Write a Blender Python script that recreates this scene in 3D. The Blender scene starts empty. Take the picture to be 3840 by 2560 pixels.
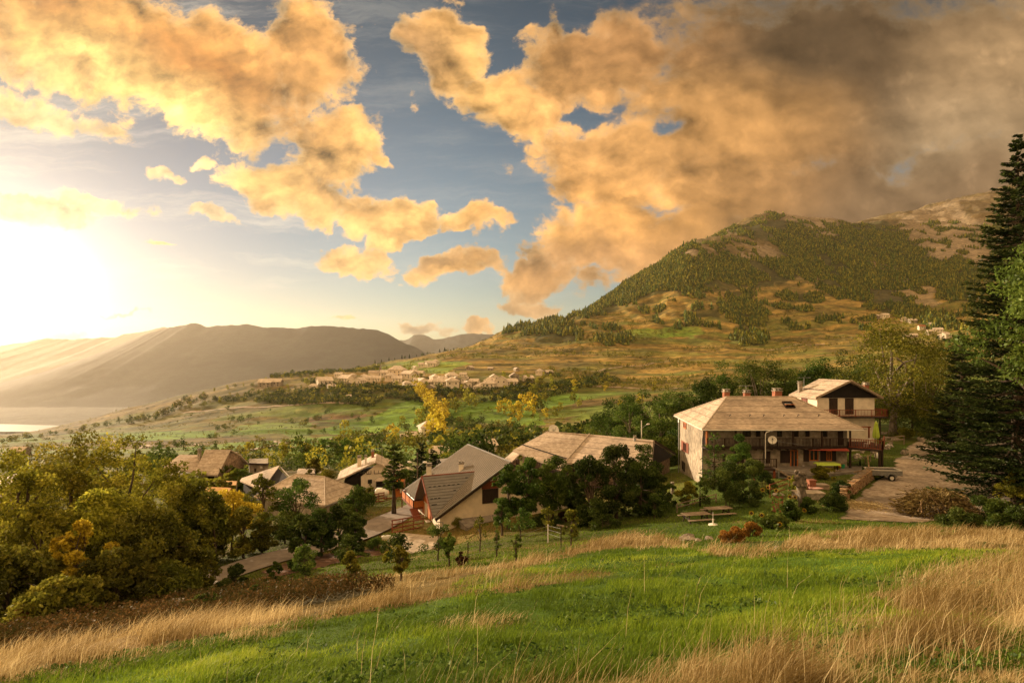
import bpy, math, random
import numpy as np
from mathutils import Vector, Matrix
R = math.radians
rng = np.random.default_rng(7)
random.seed(7)
SC = bpy.context.scene
COL = SC.collection
F, U0, V0 = 568.0, 512.0, 361.0          # focal length in pixels, principal column, horizon row (photo at 1024 wide)

# ------------------------------------------------------------ noise
def _hash(ix, iy, s):
    n = (ix * 374761393 + iy * 668265263 + s * 974634777) & 0x7fffffff
    n = ((n ^ (n >> 13)) * 1274126177) & 0x7fffffff
    n = ((n ^ (n >> 16)) * 69069 + 12345) & 0x7fffffff
    return (n & 0xffffff) / float(0xffffff)
def vnoise(x, y, s=0):
    x = np.asarray(x, float); y = np.asarray(y, float)
    fx, fy = np.floor(x), np.floor(y)
    ix, iy = fx.astype(np.int64), fy.astype(np.int64)
    tx, ty = x - fx, y - fy
    tx = tx * tx * (3 - 2 * tx); ty = ty * ty * (3 - 2 * ty)
    a = _hash(ix, iy, s); b = _hash(ix + 1, iy, s); c = _hash(ix, iy + 1, s); d = _hash(ix + 1, iy + 1, s)
    return (a * (1 - tx) + b * tx) * (1 - ty) + (c * (1 - tx) + d * tx) * ty
def fbm(x, y, o=4, s=0, g=0.5):
    t = 0.0; a = 1.0; n = 0.0
    x = np.asarray(x, float); y = np.asarray(y, float)
    for k in range(o):
        t = t + a * vnoise(x, y, s + k * 17); n += a; a *= g
        x, y = x * 1.9 * 0.8 - y * 1.9 * 0.6 + 3.1, x * 1.9 * 0.6 + y * 1.9 * 0.8 + 7.7
    return t / n
def sstep(a, b, x):
    t = np.clip((np.asarray(x, float) - a) / (b - a), 0, 1)
    return t * t * (3 - 2 * t)

# ------------------------------------------------------------ terrain table: rows of depth, columns of bearing
CU = np.array([-300, 0, 130, 260, 380, 512, 640, 768, 896, 1024, 1324], float)
TY = {
 12:  [730,682,665,648,632,618,608,598,590,585,580],
 18:  [700,656,638,620,604,590,578,567,560,555,550],
 25:  [690,640,622,602,585,570,557,548,545,542,535],
 35:  [680,625,606,588,572,556,543,534,533,531,528],
 45:  [670,612,592,574,560,545,530,518,518,515,512],
 52:  [650,592,572,556,552,537,521,499,497,494,492],
 60:  [630,575,553,540,528,523,508,480,477,475,474],
 80:  [580,535,520,509,501,498,479,453,449,447,447],
 110: [530,500,490,484,481,478,463,433,425,420,420],
 160: [500,478,474,470,468,465,450,420,408,402,400],
 250: [475,462,460,457,455,452,437,412,398,392,390],
 350: [462,452,450,448,446,443,426,405,389,383,380],
 500: [452,446,443,440,438,434,413,396,380,374,372],
 650: [446,440,434,428,424,411,398,388,374,365,362],
 850: [442,436,424,402,387,384,387,379,364,353,350],
 1100:[440,436,408,379,371,366,369,365,352,340,335],
 1500:[455,450,430,402,364,345,341,343,335,320,315],
 2000:[462,456,446,428,392,330,307,306,300,285,280],
 2600:[450,450,447,440,420,366,275,258,264,250,240],
 3300:[431,431,431,431,425,398,312,217,228,215,200],
 4200:[416,416,416,416,416,405,355,262,214,190,170],
 5500:[403,403,403,403,403,400,382,330,250,182,150]}
for _y, _r in TY.items():      # shoulder of the mountain between two bearings
    _r.insert(7, {2000: 297, 2600: 243, 3300: 246}.get(_y, (_r[6] + _r[7]) / 2))
CU = np.insert(CU, 7, 704.0)
YS = sorted(TY)
def zn(X, Y):
    lat = np.where(X < 0, 0.125 * X, 0.066 * X)
    return -1.85 - 0.303 * Y + lat * np.clip(np.abs(X) / 3, 0, 1) * 1.0
ca = (CU - U0) / F
def pchip(x, y, xi):
    h = np.diff(x); d = np.diff(y) / h
    m = np.zeros(len(x))
    for i in range(1, len(x) - 1):
        if d[i - 1] * d[i] > 0:
            w1, w2 = 2 * h[i] + h[i - 1], h[i] + 2 * h[i - 1]
            m[i] = (w1 + w2) / (w1 / d[i - 1] + w2 / d[i])
    m[0], m[-1] = d[0], d[-1]
    k = np.clip(np.searchsorted(x, xi) - 1, 0, len(x) - 2)
    t = np.clip((xi - x[k]) / h[k], 0, 1)
    return ((1 + 2 * t) * (1 - t) ** 2 * y[k] + t * (1 - t) ** 2 * h[k] * m[k] + t * t * (3 - 2 * t) * y[k + 1] + t * t * (t - 1) * h[k] * m[k + 1])
NS, NA = 500, 300
SI = np.linspace(math.log(12), math.log(5500), NS); AI = np.linspace(ca[0], ca[-1], NA)
_t1 = np.array([pchip(ca, np.array(TY[y], float), AI) for y in YS])       # rows x NA
_t2 = np.array([pchip(np.log(YS), _t1[:, j], SI) for j in range(NA)]).T     # NS x NA
TAB = -(_t2 - V0) / F
BENCH = [(-10.5, 57.6, 4.4, 3.6, -18.3)]     # flattened building plots: (cx, cy, radius, fade, z)
def ground(X, Y, detail=True):
    X = np.asarray(X, float); Y = np.asarray(Y, float)
    Yc = np.clip(Y, 12, 5499.0)
    a = np.clip(X / np.maximum(Yc, 1), AI[0], AI[-1] - 1e-6)
    s = (np.log(Yc) - SI[0]) / (SI[-1] - SI[0]) * (NS - 1); q = (a - AI[0]) / (AI[-1] - AI[0]) * (NA - 1)
    i = np.clip(s.astype(int), 0, NS - 2); j = np.clip(q.astype(int), 0, NA - 2)
    fs, fq = s - i, q - j
    z = ((TAB[i, j] * (1 - fs) + TAB[i + 1, j] * fs) * (1 - fq) + (TAB[i, j + 1] * (1 - fs) + TAB[i + 1, j + 1] * fs) * fq) * Yc
    w = sstep(12, 20, Y)
    z = z * w + zn(X, Y) * (1 - w)
    if detail:
        near = 1 - sstep(18, 40, Y)
        z = z + (fbm(X * .35, Y * .35, 4, 5) - .5) * 0.42 * (0.35 + .65 * near) * (1 - sstep(60, 90, Y))
        far = sstep(120, 700, Y)
        z = z + far * (fbm(X / 90, Y / 90, 6, 11, .55) - .5) * np.clip(Y * 0.011, 0, 14)
        # terraced banks on the fields
        tb = sstep(300, 500, Y) * (1 - sstep(1500, 2000, Y))
        z = z + tb * (fbm(X / 130, Y / 22, 4, 31) - .5) * 5.0
        # ravines and rock ribs on the mountain
        m = sstep(1300, 2600, Y) * sstep(60, 320, z)
        rd = 1 - np.abs(2 * fbm(X / 300 + .9 * fbm(X / 400, Y / 400, 3, 77), Y / 620, 5, 41, .55) - 1)
        z = z + m * (rd - .72) * np.clip(z * .13, 0, 80)
        m2 = sstep(1100, 1900, Y) * sstep(-60, 60, z)
        rd2 = 1 - np.abs(2 * fbm(X / 95, Y / 170, 4, 91) - 1)
        z = z + m2 * (rd2 - .7) * 26
    for (cx, cy, r, fd, bz) in BENCH:
        d = np.hypot(X - cx, Y - cy)
        k = 1 - sstep(r, r + fd, d)
        z = z * (1 - k) + bz * k
    return z
def gz(x, y): return float(ground(x, y))
def project(X, Y, Z):
    return U0 + F * X / Y, V0 - F * Z / Y
_LY = np.exp(np.linspace(math.log(3), math.log(5400), 2600))
def at(u, v, ymin=0, ymax=1e9):
    """ground point seen at photo column u, row v"""
    a, b = (u - U0) / F, -(v - V0) / F
    Y = _LY[(_LY >= ymin) & (_LY <= ymax)]
    dz = ground(a * Y, Y) - b * Y
    k = np.where(dz >= 0)[0]
    k = k[0] if len(k) else int(np.argmin(-dz))
    y = Y[k]
    if k > 0 and dz[k] > 0 > dz[k - 1]:
        t = -dz[k - 1] / (dz[k] - dz[k - 1]); y = Y[k - 1] + t * (Y[k] - Y[k - 1])
    return Vector((a * y, y, gz(a * y, y)))
def pt(u, v, Y): return Vector(((u - U0) / F * Y, Y, -(v - V0) / F * Y))

# ------------------------------------------------------------ objects
def tag(o, label=None, cat=None, group=None, kind=None):
    if label: o['label'] = label
    if cat: o['category'] = cat
    if group: o['group'] = group
    if kind: o['kind'] = kind
    return o
def empty(name, loc, label=None, cat=None, group=None, rz=0):
    o = bpy.data.objects.new(name, None); COL.objects.link(o)
    o.location = loc; o.rotation_euler = (0, 0, rz); o.empty_display_size = .3
    return tag(o, label, cat, group)
def origin(o):
    p = Vector((0, 0, 0))
    while o is not None: p += o.location; o = o.parent
    return p
def link(name, me, parent=None, loc=None):
    o = bpy.data.objects.new(name, me); COL.objects.link(o)
    if parent is not None: o.parent = parent
    if loc is not None: o.location = loc
    return o
def npmesh(name, V, Fc, mat, attrs=None, smooth=False):
    """V (n,3); Fc (m,k) constant-size faces"""
    V = np.ascontiguousarray(V, np.float32); Fc = np.ascontiguousarray(Fc, np.int32)
    me = bpy.data.meshes.new(name)
    m, k = Fc.shape
    me.vertices.add(len(V)); me.vertices.foreach_set('co', V.ravel())
    me.loops.add(m * k); me.loops.foreach_set('vertex_index', Fc.ravel())
    me.polygons.add(m); me.polygons.foreach_set('loop_start', np.arange(0, m * k, k, dtype=np.int32))
    if smooth: me.polygons.foreach_set('use_smooth', np.ones(m, bool))
    else: me.polygons.foreach_set('use_smooth', np.zeros(m, bool))
    if mat is not None: me.materials.append(mat)
    for an, (ty, dom, arr) in (attrs or {}).items():
        at_ = me.attributes.new(an, ty, dom)
        at_.data.foreach_set('color' if ty == 'FLOAT_COLOR' else 'value', np.ascontiguousarray(arr, np.float32).ravel())
    me.update(calc_edges=True)
    return me
class MB:
    def __init__(s): s.v = []; s.f = []
    def add(s, vs, fs):
        n = len(s.v); s.v += [tuple(p) for p in vs]; s.f += [tuple(i + n for i in f) for f in fs]; return s
    def box(s, c, d, rz=0, M=None):
        x, y, z = d[0] / 2, d[1] / 2, d[2] / 2
        vs = [Vector((a * x, b * y, e * z)) for e in (-1, 1) for b in (-1, 1) for a in (-1, 1)]
        m = M if M is not None else Matrix.Rotation(rz, 3, 'Z')
        vs = [m @ p + Vector(c) for p in vs]
        return s.add(vs, [(0, 2, 3, 1), (4, 5, 7, 6), (0, 1, 5, 4), (2, 6, 7, 3), (0, 4, 6, 2), (1, 3, 7, 5)])
    def beam(s, a, b, w, h):
        a, b = Vector(a), Vector(b); d = b - a; L = d.length
        if L < 1e-6: return s
        x = d / L; up = Vector((0, 0, 1)) if abs(x.z) < .95 else Vector((0, 1, 0))
        y = up.cross(x).normalized(); z = x.cross(y)
        M = Matrix((x, y, z)).transposed()
        return s.box((a + b) / 2, (L, w, h), M=M)
    def slab(s, poly, t):
        """polygon in 3D (top face) thickened downwards by vector/height t"""
        tv = Vector((0, 0, -t)) if not isinstance(t, Vector) else t
        n = len(poly); P = [Vector(p) for p in poly]
        vs = P + [p + tv for p in P]
        fs = [tuple(range(n)), tuple(range(2 * n - 1, n - 1, -1))] + [(i, i + n, (i + 1) % n + n, (i + 1) % n) for i in range(n)]
        return s.add(vs, fs)
    def tube(s, pts, r, n=6, caps=True):
        pts = [Vector(p) for p in pts]; k = len(pts)
        rr = r if isinstance(r, (list, tuple)) else [r] * k
        base = len(s.v); prev = None
        for i, p in enumerate(pts):
            d = (pts[min(i + 1, k - 1)] - pts[max(i - 1, 0)]).normalized()
            if prev is None:
                a = d.cross(Vector((0, 0, 1)));
                if a.length < .05: a = d.cross(Vector((1, 0, 0)))
                a.normalize()
            else: a = (prev - d * prev.dot(d)).normalized()
            prev = a; b = d.cross(a)
            for j in range(n):
                t = 2 * math.pi * j / n
                s.v.append(tuple(p + (a * math.cos(t) + b * math.sin(t)) * rr[i]))
        for i in range(k - 1):
            for j in range(n):
                q = base + i * n
                s.f.append((q + j, q + (j + 1) % n, q + n + (j + 1) % n, q + n + j))
        if caps:
            s.f.append(tuple(base + j for j in range(n - 1, -1, -1))); s.f.append(tuple(base + (k - 1) * n + j for j in range(n)))
        return s
    def build(s, name, mat, parent=None, smooth=False, bevel=0, loc=None):
        o0 = origin(parent) if parent is not None else Vector((0, 0, 0))
        if parent is None and loc is not None: o0 = Vector(loc)
        me = bpy.data.meshes.new(name)
        me.from_pydata([(p[0] - o0.x, p[1] - o0.y, p[2] - o0.z) for p in s.v], [], s.f)
        me.materials.append(mat)
        if smooth:
            for p in me.polygons: p.use_smooth = True
        me.update()
        o = link(name, me, parent, loc if parent is None else None)
        if bevel:
            b = o.modifiers.new('bevel', 'BEVEL'); b.width = bevel; b.segments = 1; b.limit_method = 'ANGLE'
        return o
def copy_tree(o, parent=None):
    c = o.copy(); COL.objects.link(c)
    if parent is not None: c.parent = parent
    for ch in [x for x in bpy.data.objects if x.parent is o]: copy_tree(ch, c)
    return c
def dup(kids, root, loc, rz, sc, label, group=None):
    c = root.copy(); COL.objects.link(c); c.location = loc; c.rotation_euler = (0, 0, rz); c.scale = sc if hasattr(sc, '__len__') else (sc, sc, sc)
    if label: c['label'] = label
    if group: c['group'] = group
    for k in kids:
        d = k.copy(); COL.objects.link(d); d.parent = c
    return c
def gp(u, Y):
    x = (u - U0) / F * Y; return Vector((x, Y, gz(x, Y)))
# ------------------------------------------------------------ materials
def newmat(name):
    m = bpy.data.materials.new(name); m.use_nodes = True
    nt = m.node_tree; nt.nodes.clear()
    return m, nt, nt.nodes, nt.links
def nd(N, t, **kw):
    n = N.new(t)
    for k, v in kw.items():
        if k == 'inp':
            for a, b in v.items(): n.inputs[a].default_value = b
        else: setattr(n, k, v)
    return n
def c4(c): return (c[0], c[1], c[2], 1)
def mat(name, col, rough=.8, var=.25, scale=3, bump=.0, bscale=None, col2=None, stretch=None, metal=0, wave=None, spec=.3, wavebump=0, wavedir='Z'):
    """plain surface with two scales of procedural colour variation; wave = (scale, darkening) adds courses or boards"""
    m, nt, N, L = newmat(name)
    out = nd(N, 'ShaderNodeOutputMaterial'); b = nd(N, 'ShaderNodeBsdfPrincipled', inp={'Roughness': rough, 'Metallic': metal, 'Specular IOR Level': spec})
    tc = nd(N, 'ShaderNodeTexCoord'); mp = nd(N, 'ShaderNodeMapping')
    if stretch: mp.inputs['Scale'].default_value = stretch
    L.new(tc.outputs['Object'], mp.inputs['Vector'])
    n1 = nd(N, 'ShaderNodeTexNoise', inp={'Scale': scale, 'Detail': 6, 'Roughness': .65}); L.new(mp.outputs[0], n1.inputs['Vector'])
    n2 = nd(N, 'ShaderNodeTexNoise', inp={'Scale': scale * .13, 'Detail': 3}); L.new(tc.outputs['Object'], n2.inputs['Vector'])
    r = nd(N, 'ShaderNodeMapRange', inp={'From Min': .32, 'From Max': .68}); L.new(n1.outputs[0], r.inputs[0])
    c2 = col2 or tuple(max(0, x * (1 - var * 1.6)) for x in col)
    mx = nd(N, 'ShaderNodeMix', data_type='RGBA'); mx.inputs[6].default_value = c4(c2); mx.inputs[7].default_value = c4(tuple(min(1, x * (1 + var * .5)) for x in col))
    L.new(r.outputs[0], mx.inputs[0])
    mu = nd(N, 'ShaderNodeMix', data_type='RGBA', blend_type='MULTIPLY'); mu.inputs[0].default_value = 1
    r2 = nd(N, 'ShaderNodeMapRange', inp={'From Min': .3, 'From Max': .7, 'To Min': 1 - var, 'To Max': 1 + var * .4}); L.new(n2.outputs[0], r2.inputs[0])
    L.new(mx.outputs[2], mu.inputs[6]); L.new(r2.outputs[0], mu.inputs[7])
    last = mu.outputs[2]; hgt = n1.outputs[0]
    if wave:
        w = nd(N, 'ShaderNodeTexWave', bands_direction=wavedir, wave_profile='SAW', inp={'Scale': wave[0], 'Distortion': wave[2] if len(wave) > 2 else .0, 'Detail': 1, 'Detail Scale': 2})
        L.new(tc.outputs['Object'], w.inputs['Vector'])
        wr = nd(N, 'ShaderNodeMapRange', inp={'From Min': 0, 'From Max': .22, 'To Min': 1 - wave[1], 'To Max': 1}); L.new(w.outputs[1], wr.inputs[0])
        m3 = nd(N, 'ShaderNodeMix', data_type='RGBA', blend_type='MULTIPLY'); m3.inputs[0].default_value = 1
        L.new(last, m3.inputs[6]); L.new(wr.outputs[0], m3.inputs[7]); last = m3.outputs[2]
        if wavebump: hgt = w.outputs[1]
    L.new(last, b.inputs['Base Color'])
    if bump or wavebump:
        bp = nd(N, 'ShaderNodeBump', inp={'Strength': wavebump or bump, 'Distance': .05}); L.new(hgt, bp.inputs['Height']); L.new(bp.outputs[0], b.inputs['Normal'])
    L.new(b.outputs[0], out.inputs[0])
    return m
def leafmat(name, ca_, cb, cc=None, trans=.4, objvar=.25):
    """leaf surface: colour runs over the 'rnd' value stored per leaf; lets light through"""
    m, nt, N, L = newmat(name)
    out = nd(N, 'ShaderNodeOutputMaterial'); a = nd(N, 'ShaderNodeAttribute', attribute_name='rnd')
    rp = nd(N, 'ShaderNodeValToRGB'); e = rp.color_ramp.elements
    e[0].position, e[0].color = .15, c4(ca_); e[1].position, e[1].color = .9 if cc else .8, c4(cc or cb)
    if cc: x = e.new(.55); x.color = c4(cb)
    L.new(a.outputs['Fac'], rp.inputs[0])
    oi = nd(N, 'ShaderNodeObjectInfo')
    hs = nd(N, 'ShaderNodeHueSaturation'); mr = nd(N, 'ShaderNodeMapRange', inp={'To Min': 1 - objvar, 'To Max': 1 + objvar}); L.new(oi.outputs['Random'], mr.inputs[0]); L.new(mr.outputs[0], hs.inputs['Value'])
    mh = nd(N, 'ShaderNodeMath', operation='MULTIPLY', inp={1: 7.31}); mf = nd(N, 'ShaderNodeMath', operation='FRACT'); L.new(oi.outputs['Random'], mh.inputs[0]); L.new(mh.outputs[0], mf.inputs[0])
    m2 = nd(N, 'ShaderNodeMapRange', inp={'To Min': .5 - objvar * .07, 'To Max': .5 + objvar * .05}); L.new(mf.outputs[0], m2.inputs[0]); L.new(m2.outputs[0], hs.inputs['Hue'])
    L.new(rp.outputs[0], hs.inputs['Color'])
    d = nd(N, 'ShaderNodeBsdfDiffuse'); t = nd(N, 'ShaderNodeBsdfTranslucent'); g = nd(N, 'ShaderNodeBsdfGlossy', inp={'Roughness': .45})
    g.inputs['Color'].default_value = (.6, .6, .55, 1)
    L.new(hs.outputs[0], d.inputs[0]); L.new(hs.outputs[0], t.inputs[0])
    x1 = nd(N, 'ShaderNodeMixShader', inp={0: trans}); L.new(d.outputs[0], x1.inputs[1]); L.new(t.outputs[0], x1.inputs[2])
    x2 = nd(N, 'ShaderNodeMixShader', inp={0: .015}); L.new(x1.outputs[0], x2.inputs[1]); L.new(g.outputs[0], x2.inputs[2])
    L.new(x2.outputs[0], out.inputs[0])
    return m
M = {}
def groundmat():
    m, nt, N, L = newmat('earth_and_turf')
    out = nd(N, 'ShaderNodeOutputMaterial'); b = nd(N, 'ShaderNodeBsdfPrincipled', inp={'Roughness': .95, 'Specular IOR Level': .1})
    a = nd(N, 'ShaderNodeAttribute', attribute_name='col'); tc = nd(N, 'ShaderNodeTexCoord')
    last = a.outputs['Color']
    for sc, lo, hi, det in ((8, .72, 1.2, 6), (.9, .75, 1.2, 6), (.06, .6, 1.35, 9), (.012, .7, 1.25, 7)):
        n = nd(N, 'ShaderNodeTexNoise', inp={'Scale': sc, 'Detail': det, 'Roughness': .62}); L.new(tc.outputs['Object'], n.inputs['Vector'])
        r = nd(N, 'ShaderNodeMapRange', inp={'From Min': .33, 'From Max': .67, 'To Min': lo, 'To Max': hi}); L.new(n.outputs[0], r.inputs[0])
        x = nd(N, 'ShaderNodeMix', data_type='RGBA', blend_type='MULTIPLY'); x.inputs[0].default_value = 1
        L.new(last, x.inputs[6]); L.new(r.outputs[0], x.inputs[7]); last = x.outputs[2]
    L.new(last, b.inputs['Base Color'])
    nb = nd(N, 'ShaderNodeTexNoise', inp={'Scale': 5, 'Detail': 8, 'Roughness': .7}); L.new(tc.outputs['Object'], nb.inputs['Vector'])
    bp = nd(N, 'ShaderNodeBump', inp={'Strength': .6, 'Distance': .08}); L.new(nb.outputs[0], bp.inputs['Height']); L.new(bp.outputs[0], b.inputs['Normal'])
    L.new(b.outputs[0], out.inputs[0]); return m
M['ground'] = groundmat()
M['roof_shingle'] = mat('larch_shingle_roof', (.52, .42, .33), .85, .32, 3.2, .35, wave=(.55, .48, .6), wavebump=.25, col2=(.30, .235, .18), stretch=(.6, .6, 2.5))
M['roof_slate'] = mat('weathered_slate_roof', (.54, .45, .36), .8, .3, 2.2, .3, wave=(.6, .38, .8), col2=(.35, .265, .195))
M['roof_pale'] = mat('pale_village_roof', (.74, .62, .50), .8, .25, .5)
M['roof_metal'] = mat('corrugated_metal_roof', (.25, .215, .175), .6, .12, 2, .1, metal=.0, spec=.5)
M['roof_seam'] = mat('standing_seam_metal_roof', (.17, .155, .14), .6, .1, 1.5, .05, metal=.0, spec=.5)
M['plaster_old'] = mat('old_grey_plaster', (.40, .34, .26), .9, .45, 1.6, .6, col2=(.19, .155, .115))
M['plaster_cream'] = mat('cream_plaster', (.76, .66, .52), .9, .12, 1.5, .1)
M['plaster_ochre'] = mat('ochre_plaster', (.74, .61, .45), .9, .12, 1.2, .15)
M['stone_wall'] = mat('rubble_stone_wall', (.34, .23, .15), .9, .5, 2.2, .8, col2=(.12, .08, .055))
M['wood_dark'] = mat('dark_stained_wood', (.045, .024, .014), .75, .4, 3, .2, stretch=(4, 4, .6))
M['wood_black'] = mat('black_brown_boards', (.014, .009, .007), .8, .4, 3, .2, wave=(1.6, .4), wavedir='X')
M['wood_orange'] = mat('orange_stained_wood', (.55, .17, .035), .6, .2, 3, .15, stretch=(4, 4, .6))
M['wood_red'] = mat('red_brown_wood', (.24, .06, .025), .6, .25, 3, .15, stretch=(4, 4, .6))
M['wood_grey'] = mat('weathered_grey_wood', (.33, .25, .175), .85, .35, 4, .3, stretch=(.6, 3, 3))
M['wood_pale'] = mat('pale_cut_wood', (.5, .33, .18), .85, .35, 6, .3)
M['bark'] = mat('tree_bark', (.12, .085, .055), .95, .45, 5, .8, stretch=(1, 1, .3))
M['bark_pale'] = mat('pale_grey_bark', (.27, .22, .17), .95, .45, 4, .8, stretch=(1, 1, .4))
M['glass'] = mat('dark_window_glass', (.03, .035, .035), .08, .1, 1, spec=.6)
M['white_metal'] = mat('white_painted_metal', (.72, .68, .6), .5, .1, 2)
M['grey_metal'] = mat('galvanised_metal', (.36, .36, .35), .42, .2, 5, metal=.5)
M['dark_metal'] = mat('dark_metal', (.04, .04, .042), .5, .2, 4, metal=.4)
M['rubber'] = mat('black_rubber', (.015, .015, .016), .8, .2, 4)
M['brick'] = mat('red_brick', (.34, .13, .075), .9, .3, 6, .4, wave=(3, .3))
M['stone'] = mat('pale_field_stone', (.38, .32, .25), .92, .4, 3, .7)
M['stone_pave'] = mat('crazy_paving', (.50, .41, .31), .85, .25, 2.5, .3)
M['concrete'] = mat('weathered_concrete', (.27, .23, .19), .9, .3, 1.6, .3)
M['asphalt'] = mat('worn_asphalt', (.27, .225, .19), .9, .2, 1.2, .2)
M['track'] = mat('pale_dirt_track', (.36, .28, .19), .95, .25, .3, .1)
M['gravel'] = mat('gravel_with_bark_chips', (.43, .365, .29), .95, .55, 2.2, .8, col2=(.2, .135, .09), stretch=(1, 1.8, 1))
M['straw'] = mat('yellow_straw', (.62, .34, .1), .9, .3, 8, .6)
M['lime'] = mat('lime_green_cloth', (.42, .55, .07), .8, .12, 3)
M['red_cloth'] = mat('red_cloth', (.36, .06, .03), .8, .12, 3)
M['red'] = mat('red_plastic', (.5, .03, .02), .5, .1, 3)
M['teal'] = mat('green_plastic', (.03, .3, .14), .5, .1, 3)
M['white'] = mat('white_plastic', (.78, .74, .66), .5, .05, 3)
M['pink'] = mat('pink_tile', (.65, .38, .33), .6, .1, 3)
M['terracotta'] = mat('terracotta', (.42, .15, .07), .85, .2, 3)
M['soil'] = mat('tilled_soil', (.17, .09, .055), .95, .4, 2, .8)
M['stem'] = mat('plant_stem', (.16, .2, .05), .8, .2, 3)
M['petal'] = mat('yellow_petal', (.85, .52, .02), .7, .1, 3)
M['seed'] = mat('brown_seed_head', (.05, .025, .01), .9, .2, 20)
M['river'] = mat('pale_river', (.15, .15, .14), .6, .05, .002)
G_DARK, G_MID, G_OLIVE, G_YG, G_YEL, G_ORA, G_RED, G_FIR, G_ASH = range(9)
LM = [leafmat('dark_leaves', (.020, .038, .007), (.06, .094, .017), (.115, .155, .03), .3),
      leafmat('green_leaves', (.028, .055, .009), (.07, .12, .018), (.14, .195, .035), .35),
      leafmat('olive_leaves', (.045, .052, .007), (.13, .138, .017), (.27, .25, .035), .4),
      leafmat('yellow_green_leaves', (.09, .10, .012), (.24, .24, .025), (.44, .40, .05), .45),
      leafmat('yellow_leaves', (.20, .145, .012), (.48, .38, .03), (.72, .60, .07), .45, .12),
      leafmat('orange_leaves', (.14, .06, .012), (.28, .13, .025), (.40, .22, .045), .4, .12),
      leafmat('red_brown_leaves', (.035, .022, .010), (.085, .045, .018), (.16, .085, .035), .35),
      leafmat('fir_needles', (.009, .015, .004), (.024, .036, .009), (.06, .078, .018), .15),
      leafmat('ash_leaves', (.035, .06, .012), (.09, .14, .025), (.18, .24, .045), .35)]
# ------------------------------------------------------------ camera, sun, sky
HAZE = 2.1e-5
SUN_AZ, SUN_EL = R(-52), R(13)
cam = bpy.data.cameras.new('camera'); camo = bpy.data.objects.new('camera', cam); COL.objects.link(camo)
camo.location = (0, 0, 0); camo.rotation_euler = (R(90), 0, 0)
cam.sensor_width = 36; cam.lens = 36 * F / 1024; cam.shift_y = 20 / 1024; cam.clip_start = .1; cam.clip_end = 60000
SC.camera = camo
sd = bpy.data.lights.new('sun', 'SUN'); sd.energy = 4.6; sd.angle = R(.6); sd.color = (1, .75, .48)
so = bpy.data.objects.new('sun', sd); COL.objects.link(so)
tosun = Vector((math.sin(SUN_AZ) * math.cos(SUN_EL), math.cos(SUN_AZ) * math.cos(SUN_EL), math.sin(SUN_EL)))
so.rotation_euler = tosun.to_track_quat('Z', 'Y').to_euler()
SC.view_settings.view_transform = 'Standard'; SC.view_settings.look = 'None'; SC.view_settings.exposure = 1.0; SC.view_settings.gamma = 1
W = bpy.data.worlds.new('World'); SC.world = W; W.use_nodes = True
nt = W.node_tree; N, L = nt.nodes, nt.links; N.clear()
def math_(op, a, b=None, clamp=False):
    n = nd(N, 'ShaderNodeMath', operation=op, use_clamp=clamp)
    for i, x in enumerate((a, b)):
        if x is None: continue
        if isinstance(x, (int, float)): n.inputs[i].default_value = x
        else: L.new(x, n.inputs[i])
    return n.outputs[0]
def mixc(f, a, b, mode='MIX'):
    n = nd(N, 'ShaderNodeMix', data_type='RGBA', blend_type=mode)
    for i, x in ((0, f), (6, a), (7, b)):
        if isinstance(x, (int, float)): n.inputs[i].default_value = x if i == 0 else (x, x, x, 1)
        elif isinstance(x, tuple): n.inputs[i].default_value = c4(x)
        else: L.new(x, n.inputs[i])
    return n.outputs[2]
def ramp(x, a, b, c=0, d=1, smooth=True):
    n = nd(N, 'ShaderNodeMapRange', interpolation_type='SMOOTHSTEP' if smooth else 'LINEAR', inp={'From Min': a, 'From Max': b, 'To Min': c, 'To Max': d}); L.new(x, n.inputs[0]); return n.outputs[0]
tc = nd(N, 'ShaderNodeTexCoord'); sx = nd(N, 'ShaderNodeSeparateXYZ'); L.new(tc.outputs['Generated'], sx.inputs[0])
dy = math_('MAXIMUM', math_('ABSOLUTE', sx.outputs[1]), .12)
pu = math_('ADD', math_('MULTIPLY', math_('DIVIDE', sx.outputs[0], dy), F / 100), U0 / 100)
pv = math_('SUBTRACT', V0 / 100, math_('MULTIPLY', math_('DIVIDE', sx.outputs[2], dy), F / 100))
P = nd(N, 'ShaderNodeCombineXYZ'); L.new(pu, P.inputs[0]); L.new(pv, P.inputs[1]); P = P.outputs[0]
def vadd(a, b, op='ADD'):
    n = nd(N, 'ShaderNodeVectorMath', operation=op)
    for i, x in enumerate((a, b)):
        if isinstance(x, tuple): n.inputs[i].default_value = x
        else: L.new(x, n.inputs[i])
    return n.outputs[0]
def noise(p, sc, det=6, rough=.55, col=False, rot=0, st=(1, 1, 1), dist=0):
    if rot or st != (1, 1, 1):
        m = nd(N, 'ShaderNodeMapping', inp={'Rotation': (0, 0, R(rot)), 'Scale': st}); L.new(p, m.inputs[0]); p = m.outputs[0]
    n = nd(N, 'ShaderNodeTexNoise', inp={'Scale': sc, 'Detail': det, 'Roughness': rough, 'Distortion': dist}); L.new(p, n.inputs['Vector'])
    return n.outputs[1] if col else n.outputs[0]
warp = vadd(noise(P, .9, 5, .6, True), (.5, .5, .5), 'SUBTRACT')
ws = nd(N, 'ShaderNodeVectorMath', operation='SCALE', inp={'Scale': .85}); L.new(warp, ws.inputs[0])
PW = vadd(P, ws.outputs[0])
ws2 = nd(N, 'ShaderNodeVectorMath', operation='SCALE', inp={'Scale': .35}); L.new(warp, ws2.inputs[0])
PW2 = vadd(P, ws2.outputs[0])
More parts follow.
